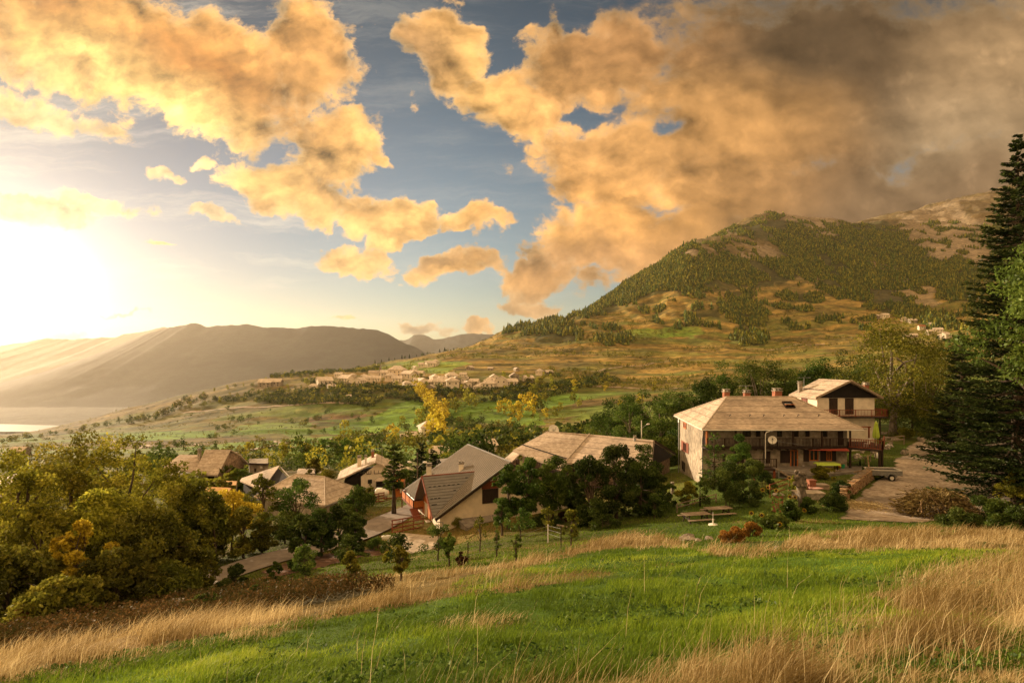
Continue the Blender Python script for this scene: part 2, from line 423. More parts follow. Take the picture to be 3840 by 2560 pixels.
def blob(p, cx, cy, rx, ry, ang=0, w=1.0):
    m = nd(N, 'ShaderNodeMapping', vector_type='TEXTURE', inp={'Location': (cx / 100, cy / 100, 0), 'Rotation': (0, 0, R(ang)), 'Scale': (rx / 100, ry / 100, 1)}); L.new(p, m.inputs[0])
    l = nd(N, 'ShaderNodeVectorMath', operation='LENGTH'); L.new(m.outputs[0], l.inputs[0])
    return ramp(l.outputs['Value'], 1.0, 0.0, 0, w)
# cloud masses: centre, radii, tilt, weight (sizes in hundredths of the photo's pixel grid on the sky)
CL = [(90, 35, 250, 105, 8, 1.9), (215, 75, 190, 95, 30, 1.9), (305, 60, 90, 110, 10, 1.7), (330, 145, 85, 80, 40, 1.7), (290, 190, 110, 45, 18, 1.6), (385, 215, 100, 46, 15, 1.7), (475, 228, 90, 28, 3, 1.5), (355, 252, 72, 30, 8, 1.5), (450, 268, 110, 22, 2, 1.4),
      (450, 45, 75, 75, 30, 1.9), (510, 100, 90, 60, 25, 1.9), (590, 60, 130, 85, 0, 1.9), (620, 160, 150, 80, 0, 1.9), (600, 245, 130, 62, -8, 1.9), (545, 278, 90, 32, -10, 1.6), (690, 240, 130, 50, -25, 1.8), (800, 90, 280, 170, 0, 2.0), (850, 215, 240, 75, 0, 2.0), (1000, 190, 170, 90, 0, 2.0), (975, 75, 190, 130, 0, 2.1), (720, 190, 120, 60, 0, 1.9), (418, 85, 26, 45, 20, .8),
      (155, 172, 40, 18, 22, 1.15), (180, 183, 26, 14, 30, .9), (212, 170, 36, 14, -5, 1.0), (218, 222, 60, 15, 14, 1.0), (165, 249, 34, 7, 2, 1.0), (95, 208, 100, 20, 10, 1.1), (40, 212, 120, 30, 8, 1.2), (30, 238, 70, 13, 4, 1.0),
      (40, 112, 160, 34, 16, 1.1), (60, 343, 30, 12, 0, .9), (285, 326, 50, 10, 0, 1.1), (345, 323, 60, 11, 0, 1.15), (120, 323, 60, 6, 0, .9), (420, 331, 60, 14, 3, 1.3), (480, 329, 60, 12, 0, 1.15), (15, 338, 30, 11, 0, .9),
      (545, 300, 80, 16, -8, 1.2), (600, 282, 70, 20, -14, 1.2), (383, 146, 30, 18, 35, .9)]
HO = [(585, 116, 34, 10, -6, .8), (662, 136, 36, 10, -14, .85), (515, 8, 48, 24, -4, 1.6), (575, 14, 26, 30, 20, 1.1), (440, 242, 42, 10, 0, 1.4)]
acc = None
for b in CL:
    x = blob(PW, *b); acc = x if acc is None else math_('MAXIMUM', acc, x)
hol = None
for b in HO:
    x = blob(PW, *b); hol = x if hol is None else math_('MAXIMUM', hol, x)
fb = math_('ADD', math_('MULTIPLY', noise(PW2, 1.3, 12, .66, rot=25, st=(1, 1.5, 1)), .75), math_('MULTIPLY', noise(PW2, 5, 8, .7, rot=25, st=(1, 1.6, 1)), .25))
fb = math_('ADD', math_('MULTIPLY', math_('SUBTRACT', fb, .5), 1.25), .5)
back = ramp(sx.outputs[1], .08, -.12); over = ramp(pv, -.25, -2.2)  # unseen clouds behind the camera and overhead, added as warm fill light
acc = math_('MAXIMUM', acc, math_('MAXIMUM', math_('MULTIPLY', back, 1.15), math_('MULTIPLY', over, 1.1)))
vo = nd(N, 'ShaderNodeTexVoronoi', inp={'Scale': 2.6, 'Detail': 3, 'Roughness': .55, 'Lacunarity': 2.2}); L.new(PW2, vo.inputs['Vector']); vo = vo.outputs['Distance']
acc = math_('ADD', acc, math_('MULTIPLY', math_('SUBTRACT', .74, vo), math_('MULTIPLY', ramp(pu, 1.5, 4.0, .35, .62), ramp(pu, 5.5, 7.5, 1, .45))))
dens = math_('SUBTRACT', math_('ADD', acc, math_('MULTIPLY', math_('SUBTRACT', fb, .5), 2.3)), hol)
cov = math_('ADD', math_('MULTIPLY', ramp(dens, .30, .66), ramp(pu, 5.0, 7.5, 1, 0)), math_('MULTIPLY', ramp(dens, .02, .85), ramp(pu, 5.0, 7.5, 0, 1)))
thick = ramp(dens, .3, 1.05)
cir = math_('MULTIPLY', ramp(noise(PW2, .8, 9, .68, rot=-24, st=(.45, 3.2, 1)), .46, .74), ramp(pu, 2.6, 3.9, .58, .16))
# colour of the clouds: bands of lit and shaded vapour
cc = mixc(ramp(pu, 3.2, 9.2), (.95, .54, .20), (.26, .18, .12))
CB = [(300, 200, 230, 90, 10, (1.0, .66, .30), .9), (560, 120, 110, 90, 10, (.95, .55, .24), .9), (470, 90, 60, 90, 0, (1.0, .63, .26), .9), (620, 215, 150, 60, -18, (.88, .50, .20), .9), (830, 30, 260, 130, 8, (.10, .072, .05), .95),
      (620, 40, 110, 60, 10, (.45, .25, .12), .75), (980, 130, 130, 60, -10, (.42, .33, .24), .8), (1000, 50, 90, 60, -20, (.52, .38, .25), .7), (780, 185, 120, 50, 10, (.30, .18, .10), .6),
      (720, 130, 130, 55, 0, (.66, .38, .16), .85), (640, 230, 100, 28, 30, (.80, .44, .16), .6), (930, 200, 160, 42, -8, (.25, .18, .125), .75), (700, 222, 110, 26, -12, (.62, .35, .14), .5), (600, 270, 110, 24, -5, (.62, .36, .20), .5),
      (60, 30, 100, 55, 20, (.50, .21, .05), .95), (215, 75, 130, 40, 42, (.52, .23, .055), .95), (300, 60, 60, 60, 40, (.60, .33, .13), .85), (120, 12, 70, 20, 0, (1.0, .62, .22), .5), (150, 95, 190, 34, 26, (1.3, .92, .36), .95), (30, 75, 70, 24, 10, (1.2, .80, .36), .7), (270, 150, 80, 30, 38, (.60, .32, .12), .8), (255, 150, 90, 22, 34, (1.15, .8, .34), .55),
      (400, 60, 60, 60, 0, (.38, .27, .2), .6), (350, 250, 40, 26, 0, (1.0, .68, .33), .7), (420, 262, 60, 9, 4, (.42, .27, .17), .7), (545, 262, 70, 16, 0, (.50, .31, .18), .6), (315, 175, 40, 20, 70, (1.2, .78, .36), .7), (345, 190, 50, 18, 20, (.72, .42, .17), .6),
      (80, 215, 170, 46, 8, (1.1, .88, .58), .9), (170, 175, 60, 24, 0, (1.1, .86, .6), .9), (215, 222, 60, 16, 0, (.85, .75, .58), .8), (60, 120, 140, 26, 14, (.80, .66, .44), .7), (420, 333, 60, 16, 0, (.33, .34, .33), .9), (560, 304, 90, 18, 0, (.55, .40, .28), .7), (350, 324, 60, 7, 0, (.85, .62, .38), .6)]
for cx, cy, rx, ry, an, colr, w in CB:
    cc = mixc(blob(PW, cx, cy, rx * 1.55, ry * 1.55, an, w), cc, colr)
cc = mixc(math_('MULTIPLY', back, .9), cc, (1.45, 1.12, .78)); cc = mixc(math_('MULTIPLY', math_('MULTIPLY', over, .8), math_('SUBTRACT', 1.0, back)), cc, (1.1, .88, .62))  # bright warm colour of the added fill clouds
# relief: the vapour is brighter where it thins towards the sun
off = (-.10, .10, 0)
n0 = noise(PW2, 1.1, 8, .55, rot=25, st=(1, 1.4, 1)); n1_ = noise(vadd(PW2, off), 1.1, 8, .55, rot=25, st=(1, 1.4, 1))
rel = math_('MULTIPLY', math_('SUBTRACT', n0, n1_), ramp(pu, 4, 9, 5.0, 2.2))
shade = math_('MULTIPLY', math_('ADD', 1.0, rel), ramp(noise(PW, .55, 4, .5), .3, .7, .86, 1.14))
shade = math_('MULTIPLY', shade, ramp(vo, .35, .95, 1.12, .84))
cc = mixc(1.0, cc, shade, 'MULTIPLY'); cc = mixc(1.0, cc, (1.10, .93, .66), 'MULTIPLY')
cc = mixc(math_('MULTIPLY', math_('SUBTRACT', 1.0, thick), ramp(pu, 3, 8, .40, .12)), cc, (1.1, .80, .42))
sky = nd(N, 'ShaderNodeTexSky', sky_type='NISHITA', sun_disc=False, sun_elevation=SUN_EL, sun_rotation=SUN_AZ, altitude=1400, air_density=1.2, dust_density=1.2, ozone_density=2.5)
# angle to the sun
dn = nd(N, 'ShaderNodeVectorMath', operation='DOT_PRODUCT'); L.new(tc.outputs['Generated'], dn.inputs[0]); dn.inputs[1].default_value = tuple(Vector((math.sin(R(-40.6)) * math.cos(R(6)), math.cos(R(-40.6)) * math.cos(R(6)), math.sin(R(6)))))
dotp = math_('MAXIMUM', dn.outputs['Value'], 0)
g1 = math_('POWER', dotp, 1500); g2 = math_('POWER', dotp, 60); g3 = math_('POWER', dotp, 9)
glow = math_('ADD', math_('ADD', math_('ADD', math_('MULTIPLY', g1, 9.0), math_('MULTIPLY', math_('POWER', dotp, 250), .20)), math_('MULTIPLY', g2, .05)), math_('MULTIPLY', g3, .02))
skc = mixc(1.0, mixc(.35, sky.outputs[0], mixc(1.0, sky.outputs[0], (1.5, 1.0, .5), 'MULTIPLY')), (.62, .74, .64), 'MULTIPLY')
skc = mixc(1.0, skc, mixc(ramp(pv, -.3, 2.6), (.36, .45, .56), (1.12, .98, 1.12)), 'MULTIPLY')
_sg = nd(N, 'ShaderNodeVectorMath', operation='DOT_PRODUCT'); L.new(tc.outputs['Generated'], _sg.inputs[0]); _sg.inputs[1].default_value = tuple(tosun)
skc = mixc(1.0, skc, mixc(ramp(_sg.outputs['Value'], .70, 1.0), (1.0, 1.0, 1.0), (.62, .62, .72)), 'MULTIPLY')
bg1 = nd(N, 'ShaderNodeBackground', inp={'Strength': .07}); L.new(skc, bg1.inputs[0])
bgc = nd(N, 'ShaderNodeBackground', inp={'Strength': .54}); L.new(cc, bgc.inputs[0])
bgw = nd(N, 'ShaderNodeBackground', inp={'Strength': .62}); bgw.inputs[0].default_value = (.75, .66, .52, 1)
mw = nd(N, 'ShaderNodeMixShader'); L.new(cir, mw.inputs[0]); L.new(bg1.outputs[0], mw.inputs[1]); L.new(bgw.outputs[0], mw.inputs[2])
mx = nd(N, 'ShaderNodeMixShader'); L.new(cov, mx.inputs[0]); L.new(mw.outputs[0], mx.inputs[1]); L.new(bgc.outputs[0], mx.inputs[2])
bgg = nd(N, 'ShaderNodeBackground'); bgg.inputs[0].default_value = (1, .94, .82, 1); L.new(glow, bgg.inputs[1])
ad = nd(N, 'ShaderNodeAddShader'); L.new(mx.outputs[0], ad.inputs[0]); L.new(bgg.outputs[0], ad.inputs[1])
wo = nd(N, 'ShaderNodeOutputWorld'); L.new(ad.outputs[0], wo.inputs[0])
W.cycles.sampling_method = 'MANUAL'; W.cycles.sample_map_resolution = 512
cy = SC.cycles
cy.use_denoising = True; cy.max_bounces = 6; cy.diffuse_bounces = 3; cy.glossy_bounces = 2; cy.transmission_bounces = 4; cy.transparent_max_bounces = 8; cy.volume_bounces = 0
cy.use_adaptive_sampling = True; cy.adaptive_threshold = .02
# ------------------------------------------------------------ ground sheet
def inpoly(px, py, poly):
    r = np.zeros(px.shape, bool); n = len(poly)
    for i in range(n):
        x0, y0 = poly[i]; x1, y1 = poly[(i + 1) % n]
        if y0 == y1: continue
        c = ((y0 > py) != (y1 > py)) & (px < (x1 - x0) * (py - y0) / (y1 - y0) + x0)
        r ^= c
    return r
def ground_colour(X, Y, Z):
    u, v = project(X, np.maximum(Y, 1.0), Z)
    n = len(X)
    big = fbm(X / 300, Y / 300, 4, 3); mid = fbm(X / 45, Y / 45, 5, 8); sm = fbm(X / 7, Y / 7, 4, 9); str_ = fbm(X / 120, Y / 16, 5, 23)
    C = np.zeros((n, 3))
    dry = np.array([.38, .255, .075]); dryb = np.array([.24, .155, .05]); olive = np.array([.12, .13, .03]); green = np.array([.13, .24, .03]); brown = np.array([.15, .085, .045]); rock = np.array([.34, .27, .19]); dark = np.array([.035, .045, .014]); straw = np.array([.34, .24, .085])
    def lay(w, c):
        nonlocal C
        w = np.clip(w, 0, 1)[:, None]; C = C * (1 - w) + np.asarray(c) * w
    C[:] = olive
    # far slopes
    far = sstep(680, 1000, Y)
    lay(far * (.35 + .55 * sstep(.35, .6, mid)), [.19, .145, .045])
    lay(sstep(700, 1000, Y) * sstep(.42, .6, str_) * .8, dry)
    lay(sstep(150, 300, Y) * (1 - far) * sstep(.45, .68, str_) * .55, dryb)
    lay(sstep(.55, .68, mid) * sstep(600, 900, Y) * .5, dark)
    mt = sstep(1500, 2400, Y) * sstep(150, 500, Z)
    lay(mt * .75, [.11, .085, .05])  # upper mountain darkened in its colour, standing in for the cloud's shadow
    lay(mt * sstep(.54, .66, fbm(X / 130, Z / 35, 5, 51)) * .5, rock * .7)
    wob = (fbm(X / 60 + 9, Y / 60, 4, 61) - .5)
    uu, vv = u + wob * 14, v + wob * 5
    fields = [  # (polygon on the slope, colour, strength, nearest, farthest)
      ([(116,433),(215,429),(211,437),(164,441),(121,438)], green, .9, 350, 1200), ([(180,447),(330,435),(345,440),(300,448),(210,458)], green, .9, 200, 900),
      ([(290,441),(430,441),(432,452),(390,462),(300,462),(275,452)], green, .85, 200, 700), ([(395,402),(425,398),(436,418),(425,430),(330,434),(322,428),(370,420)], green*1.1, .95, 300, 1100),
      ([(311,415),(365,412),(367,420),(310,423)], brown, .9, 300, 1100), ([(293,408),(330,406),(325,412),(295,413)], straw*.8, .8, 300, 1100), ([(240,424),(310,422),(310,440),(215,436)], green, .6, 300, 1100),
      ([(445,402),(512,398),(535,408),(545,425),(500,424),(447,418)], green*.95, .9, 300, 1100), ([(540,396),(578,393),(576,405),(545,410)], green*1.1, .9, 300, 1100), ([(440,428),(485,430),(482,440),(440,438)], green, .9, 300, 1000),
      ([(495,435),(532,440),(530,450),(490,444)], green*1.1, .9, 250, 900), ([(520,424),(640,424),(650,436),(560,440)], brown*.9, .7, 250, 1000), ([(580,400),(700,400),(700,425),(560,424)], brown*.75, .7, 250, 1200),
      ([(100,445),(180,438),(280,430),(290,438),(180,447),(110,455)], brown*.9, .6, 250, 900), ([(0,437),(40,432),(38,438),(0,444)], green, .8, 500, 3000), ([(370,367),(425,360),(470,362),(440,372),(380,372)], green*1.6, .6, 800, 2000),
      ([(620,330),(700,327),(705,334),(640,338)], green*1.3, .7, 1000, 2600), ([(655,334),(700,331),(690,336),(660,337)], green*1.2, .7, 1000, 2600)]
    for poly, c, w, y0, y1 in fields:
        k = inpoly(uu, vv, poly) & (Y > y0) & (Y < y1)
        lay(k * w * (.75 + .25 * sm), c)
    spur = sstep(600, 900, Y) * (1 - sstep(250, 340, u)); lay(spur * .6, [.10, .085, .04])
    tl = fbm(X / 170, Y / 34 + X / 900, 4, 33) * 11; ln = (np.abs(tl - np.floor(tl) - .5) < .10) & (fbm(X / 60, Y / 60, 3, 34) > .42)
    lay(ln * sstep(200, 300, Y) * (1 - sstep(1500, 1900, Y)) * .6, dark * 1.2)
    lay(sstep(.50, .58, fbm(X / 120 + 50, Y / 40, 4, 35)) * sstep(200, 300, Y) * (1 - sstep(700, 900, Y)) * .55, green * .9)
    lay(sstep(.54, .62, fbm(X / 160 + 20, Y / 60, 4, 36)) * sstep(800, 950, Y) * (1 - sstep(1700, 2000, Y)) * .5, [.13, .17, .03])
    # rock scars on the mountain
    for poly in ([(662,256),(690,240),(706,246),(700,256),(672,258)], [(735,251),(770,246),(778,252),(772,260),(735,258)], [(870,285),(905,272),(925,262),(935,300),(915,312),(878,300)], [(898,215),(960,200),(975,250),(960,268),(930,262),(900,235)], [(925,225),(990,215),(1010,260),(980,275),(935,260)], [(785,215),(830,212),(850,240),(830,245),(790,235)]):
        k = inpoly(u + wob * 20, v + wob * 14, poly) & (Y > 1200)
        lay(k * .65, rock * .85)
    # forest floor
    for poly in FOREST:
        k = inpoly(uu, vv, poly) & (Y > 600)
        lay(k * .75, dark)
    lay(sstep(-200, -330, Z), [.045, .045, .03])
    # nearer ground of the hamlet
    ham = 1 - sstep(130, 200, Y)
    lay(ham, olive * .8); lay(ham * sstep(.45, .65, sm) * .6, dryb)
    lay(ham * sstep(560, 660, u) * (1 - sstep(45, 60, Y) * .3) * .8, [.045, .095, .014])
    # mown meadow
    me_ = (1 - sstep(.9, 1.05, meadow_edge(u, v))) * (Y < 60)
    lay(me_, np.array([.085, .165, .018])); lay(me_ * sstep(.5, .68, mid) * .5, [.14, .17, .03])
    lay(drymask(X, Y, u, v) * .9, [.27, .19, .08])
    k = redbush(u, v) * (Y < 40)
    lay(k * .8, [.07, .062, .025])
    return C
DRYL = [(-60, 676), (0, 668), (130, 642), (220, 626), (305, 615), (435, 596), (512, 588), (590, 578)]
DRYU = [(240, 575), (330, 590), (400, 585), (480, 571), (540, 560), (580, 550), (620, 540), (660, 541), (700, 551), (750, 554), (790, 548), (830, 542), (900, 539), (1024, 540), (1200, 541)]
def _line(u, pts):
    p = np.array(pts, float); return np.interp(u, p[:, 0], p[:, 1])
def meadow_edge(u, v):   # <1 inside the meadow (below the line)
    top = _line(u, [(-100, 690), (0, 676), (130, 650), (300, 618), (430, 600), (470, 575), (560, 556), (640, 545), (700, 545), (800, 548), (1024, 552)])
    return 1 - (v - top) / 60.0
def drymask(X, Y, u, v):
    nz = fbm(X / 2.2, Y / 2.2, 4, 71) - .5; nb = fbm(X / 7, Y / 7, 3, 72) - .5
    l1 = _line(u, DRYL); w1 = np.interp(u, [-60, 0, 130, 300, 435, 520, 600], [30, 22, 13, 7, 3, 1, 1])
    a = (1 - sstep(.6, 1.3, np.abs(v - l1 - nz * 14) / w1)) * (u < 600)
    l2 = _line(u, DRYU); w2 = np.interp(u, [240, 330, 420, 560, 640, 665, 700, 780, 830, 900, 1024], [0, 1, 1, 3, 9, 6, 2, 4, 11, 12, 11])
    b = (1 - sstep(.6, 1.3, np.abs(v - l2 - nz * 10) / np.maximum(w2, .1))) * (u > 300)
    r = sstep(-20, 35, v - _line(u, [(380, 740), (512, 708), (600, 688), (700, 668), (800, 640), (880, 614), (960, 586), (1024, 556), (1200, 510)]) - nz * 60 - nb * 60) * (u > 380)
    c = sstep(.2, .34, nb + .35 * nz) * .55 * (v > 500) * (Y < 45)
    a = a * sstep(.30, .5, fbm(X * .5 + 40, Y * .5, 4, 73)); b = b * sstep(.26, .42, fbm(X * .5, Y * .5 + 40, 4, 74)); r = r * (.35 + .65 * sstep(.36, .52, fbm(X * 1.1, Y * 1.1, 4, 75)))
    return np.clip(np.maximum(np.maximum(a, b), np.maximum(r, c)), 0, 1) * (Y < 48)
def redbush(u, v):
    l = _line(u, [(-60, 640), (0, 634), (150, 617), (230, 606), (330, 594), (400, 588)]); 
    return (np.abs(v - l) < np.interp(u, [0, 150, 230, 330, 390], [20, 14, 11, 7, 1])) * (u < 395)
FOREST = [[(u_ * .21995 + 506.7, v_ * .21995 + 186.7) for u_, v_ in p] for p in (
   [(165, 608), (430, 415), (700, 285), (760, 300), (900, 330), (1030, 300), (1060, 330), (1250, 320), (1240, 260), (1000, 200), (1130, 150), (1350, 160), (1420, 230), (1560, 200), (1650, 320), (1570, 400), (1330, 410), (1180, 450), (1000, 480), (760, 480), (640, 505), (480, 560), (320, 600)],
   [(1400, 450), (1500, 375), (1620, 340), (1680, 380), (1830, 400), (1760, 470), (1900, 560), (2050, 600), (1950, 640), (1700, 565), (1560, 500), (1480, 470)],
   [(1480, 190), (1720, 150), (1950, 330), (2100, 320), (2150, 480), (2000, 520), (1900, 420), (1700, 330), (1560, 260)],
   [(940, 548), (1010, 530), (1180, 550), (1190, 610), (1150, 640), (1190, 700), (1160, 722), (1060, 715), (1030, 650), (1060, 610)],
   [(140, 680), (250, 658), (345, 665), (340, 702), (200, 716), (150, 712)], [(1190, 485), (1300, 480), (1400, 500), (1440, 505), (1410, 530), (1280, 522)], [(1000, 500), (1050, 475), (1150, 490), (1100, 520), (1020, 530)],
   [(50, 680), (180, 610), (300, 600), (260, 620), (120, 680)], [(410, 690), (560, 685), (560, 705), (430, 712)], [(0, 650), (90, 622), (100, 632), (0, 672)], [(790, 590), (860, 560), (960, 555), (960, 590)])]
def sheet(name, a0, a1, na, y0, y1, ny, apex=8.0):
    ly = np.exp(np.linspace(math.log(y0 + apex), math.log(y1 + apex), ny)) - apex
    a = np.linspace(a0, a1, na)
    A, Yg = np.meshgrid(a, ly)
    X = (A * (Yg + apex)).ravel(); Y = Yg.ravel(); Z = ground(X, Y)
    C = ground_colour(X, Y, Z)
    i = np.arange(ny - 1)[:, None] * na + np.arange(na - 1)[None, :]
    Fc = np.stack([i, i + 1, i + na + 1, i + na], -1).reshape(-1, 4)
    me = npmesh(name, np.stack([X, Y, Z], 1), Fc, M['ground'], {'col': ('FLOAT_COLOR', 'POINT', np.concatenate([C, np.ones((len(C), 1))], 1))}, smooth=True)
    return tag(link(name, me), kind='structure')
# ------------------------------------------------------------ roads, drive, yards
NOGRASS = []
def offroad(X, Y):
    r = np.ones(X.shape, bool)
    for poly in NOGRASS: r &= ~inpoly(X, Y, poly)
    return r
def ribbon(name, pts, w, lift, mat_, step=1.5, nacross=5):
    """road laid on the slope along (X, Y) points"""
    P = np.array([(p[0], p[1]) for p in pts], float); ww = np.array([w] * len(P), float) if not hasattr(w, '__len__') else np.array(w, float)
    d = np.r_[0, np.cumsum(np.hypot(*np.diff(P, axis=0).T))]; t = np.arange(0, d[-1], step)
    def sm(c):
        x = np.interp(t, d, c); k = max(1, int(6 / 1.5)); 
        ker = np.ones(2 * k + 1) / (2 * k + 1); return np.convolve(np.pad(x, k, mode='edge'), ker, 'valid')
    x, y, wv = sm(P[:, 0]), sm(P[:, 1]), sm(ww)
    tx, ty = np.gradient(x), np.gradient(y); L_ = np.hypot(tx, ty) + 1e-9; nx, ny = -ty / L_, tx / L_
    s = np.linspace(-.5, .5, nacross); V = []
    for q in s: V.append(np.stack([x + nx * wv * q, y + ny * wv * q], 1))
    V = np.stack(V, 1); Z = ground(V[..., 0], V[..., 1]) + lift
    if name != 'road' or lift < .2: Z = Z * .0 + np.maximum(Z, Z.mean(1, keepdims=True) + 0)   # level across
    n = len(t); i = np.arange(n - 1)[:, None] * nacross + np.arange(nacross - 1)[None]
    Fc = np.stack([i, i + nacross, i + nacross + 1, i + 1], -1).reshape(-1, 4)
    o = link(name, npmesh(name, np.concatenate([V, Z[..., None]], -1).reshape(-1, 3), Fc, mat_, smooth=True)); tag(o, kind='structure')
    NOGRASS.append([tuple(p) for p in V[:, 0]] + [tuple(p) for p in V[::-1, -1]]); return o
def gpl(*q): return [(gp0(u, Y)) for u, Y in q]
def gp0(u, Y): return ((u - U0) / F * Y, Y)
RD = gpl((120, 36), (170, 42), (215, 45.5), (262, 50), (320, 55), (365, 60), (398, 66), (420, 74), (440, 86))
ribbon('road', RD, 3.9, .10, M['asphalt'])
def far_road(pts, w, mat_='track', y0=150, y1=3000):
    ribbon('road', [tuple(at(u, v, y0, y1))[:2] for u, v in pts], w, .5, M[mat_], step=6, nacross=4)
far_road([(186, 461), (205, 458.5), (232, 454), (255, 449), (285, 443), (320, 438.5), (345, 437.5), (372, 436.5)], 5.5)
far_road([(276, 440), (285, 446), (300, 449), (330, 446), (370, 441), (405, 438)], 5)
far_road([(134, 448), (160, 444), (195, 444), (230, 446)], 4)
far_road([(180, 413), (200, 411), (250, 407.5), (300, 404.5), (340, 403), (365, 402)], 6)
far_road([(575, 384), (600, 386.5), (640, 387.5), (680, 388), (720, 387)], 7)
far_road([(480, 393.5), (520, 392), (560, 389), (580, 385)], 6)
far_road([(425, 440), (440, 444), (470, 442.5), (500, 447), (530, 450)], 5)
far_road([(0, 453), (30, 455), (50, 455)], 8); far_road([(98, 438), (120, 444), (150, 447), (186, 447)], 4)
far_road([(765, 351), (790, 346), (815, 344), (830, 343)], 8, y0=600)
far_road([(590, 372), (620, 366), (660, 362), (700, 360)], 5, y0=700)
# gravel drive
DRV = [(840, 44.5), (905, 42.5), (960, 44), (1040, 46), (1060, 58), (1010, 66), (985, 80), (965, 92), (945, 97), (925, 90), (908, 84), (902, 76), (893, 70), (893, 64), (868, 56), (846, 49)]
dp = [gp0(u, Y) for u, Y in DRV]; NOGRASS.append(dp)
def patch(name, poly, lift, mat_, res=.6, edge=.25):
    P = np.array(poly); x0, y0 = P.min(0) - 1; x1, y1 = P.max(0) + 1
    nx, ny = int((x1 - x0) / res) + 1, int((y1 - y0) / res) + 1
    gx, gy = np.meshgrid(np.linspace(x0, x1, nx), np.linspace(y0, y1, ny)); gx, gy = gx.ravel(), gy.ravel()
    wx, wy = gx + (fbm(gx * .8, gy * .8, 3, 301) - .5) * edge * 4, gy + (fbm(gx * .8, gy * .8, 3, 302) - .5) * edge * 4
    ins = inpoly(wx, wy, poly); Z = ground(gx, gy) + lift
    i = (np.arange(ny - 1)[:, None] * nx + np.arange(nx - 1)[None]).ravel(); Fc = np.stack([i, i + 1, i + nx + 1, i + nx], 1)
    Fc = Fc[ins[Fc].all(1)]; used = np.unique(Fc); mp = np.zeros(len(gx), int); mp[used] = np.arange(len(used))
    return tag(link(name, npmesh(name, np.stack([gx, gy, Z], 1)[used], mp[Fc], mat_, smooth=True)), kind='structure')
patch('gravel_drive', dp, .03, M['gravel'], .3)
SOIL = [gp0(u, Y) for u, Y in ((262, 46.5), (300, 50.5), (345, 54), (376, 56), (384, 53), (352, 48.5), (318, 44.5), (285, 42.5), (262, 42))]
patch('vegetable_bed', SOIL, .04, M['soil'], .3)
NOGRASS.append(SOIL)
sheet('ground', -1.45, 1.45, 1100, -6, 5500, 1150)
# ------------------------------------------------------------ ranges beyond the valley
def range_mesh(name, pts, Y0, depth, base, seed, col, rough=1.0):
    p = np.array(pts, float); n = 420; m = 90
    u = np.linspace(p[0, 0], p[-1, 0], n); vt = np.interp(u, p[:, 0], p[:, 1]) + (fbm(u / 14, u * 0, 4, seed) - .5) * 5 * rough
    top = -(vt - V0) / F * Y0
    V = np.zeros((m, n, 3))
    for j in range(m):
        t = j / (m - 1)
        y = Y0 - depth * (1 - t) if t < .999 else Y0
        X = (u - U0) / F * Y0
        h = base + (top - base) * (t ** 1.25)
        rd = np.abs(2 * fbm(X / 900 + .6 * t, X * 0 + t * 2.2 + seed, 5, seed, .55) - 1)
        h = h + (fbm(X / 700 + 3, X * 0 + t * 3 + seed, 5, seed + 2) - .5) * .07 * (top - base) * math.sin(math.pi * t)
        h = h - (rd * .02 * (top - base)) * math.sin(math.pi * min(1, t * 1.02)) * .9
        V[j, :, 0] = X; V[j, :, 1] = y + (fbm(X / 1500, X * 0, 3, seed + 5) - .5) * depth * .08; V[j, :, 2] = h
    B = V[::-1][1:].copy(); B[:, :, 1] = 2 * V[-1][None, :, 1] - B[:, :, 1]
    V = np.concatenate([V, B[:30]]); m2 = V.shape[0]
    i = np.arange(m2 - 1)[:, None] * n + np.arange(n - 1)[None, :]
    Fc = np.stack([i, i + 1, i + n + 1, i + n], -1).reshape(-1, 4)
    C = np.ones((m2 * n, 4)); P_ = V.reshape(-1, 3); k = sstep(.45, .6, fbm(P_[:, 0] / 500, P_[:, 2] / 200, 5, seed + 9))[:, None]
    C[:, :3] = np.array(col) * (1 - k * .5)
    me = npmesh(name, P_, Fc, M['ground'], {'col': ('FLOAT_COLOR', 'POINT', C)}, smooth=True)
    return tag(link(name, me), kind='structure')
D = .43537
range_mesh('mountain', [(x * D, y * D) for x, y in ((-500, 1010), (-200, 960), (0, 912), (110, 872), (180, 835), (250, 800), (330, 768), (370, 757), (440, 743), (470, 748), (540, 744), (570, 743), (620, 751), (680, 753), (740, 747), (780, 747), (830, 752), (870, 757), (900, 772), (940, 790), (985, 812), (1040, 850), (1100, 880), (1300, 940))], 7600, 2600, -420, 3, (.032, .036, .034))
range_mesh('mountain', [(x * D, y * D) for x, y in ((-700, 790), (-300, 800), (-60, 800), (0, 797), (40, 790), (60, 785), (110, 778), (170, 780), (210, 775), (260, 772), (300, 765), (340, 758), (371, 752), (390, 760), (450, 790), (600, 830))], 11500, 3500, -420, 23, (.08, .08, .06))
range_mesh('mountain', [(x * D, y * D) for x, y in ((780, 800), (860, 788), (920, 778), (950, 770), (975, 770), (1000, 776), (1030, 772), (1060, 767), (1100, 767), (1130, 765), (1180, 772), (1250, 780), (1500, 820))], 13500, 3000, -420, 43, (.05, .065, .07))
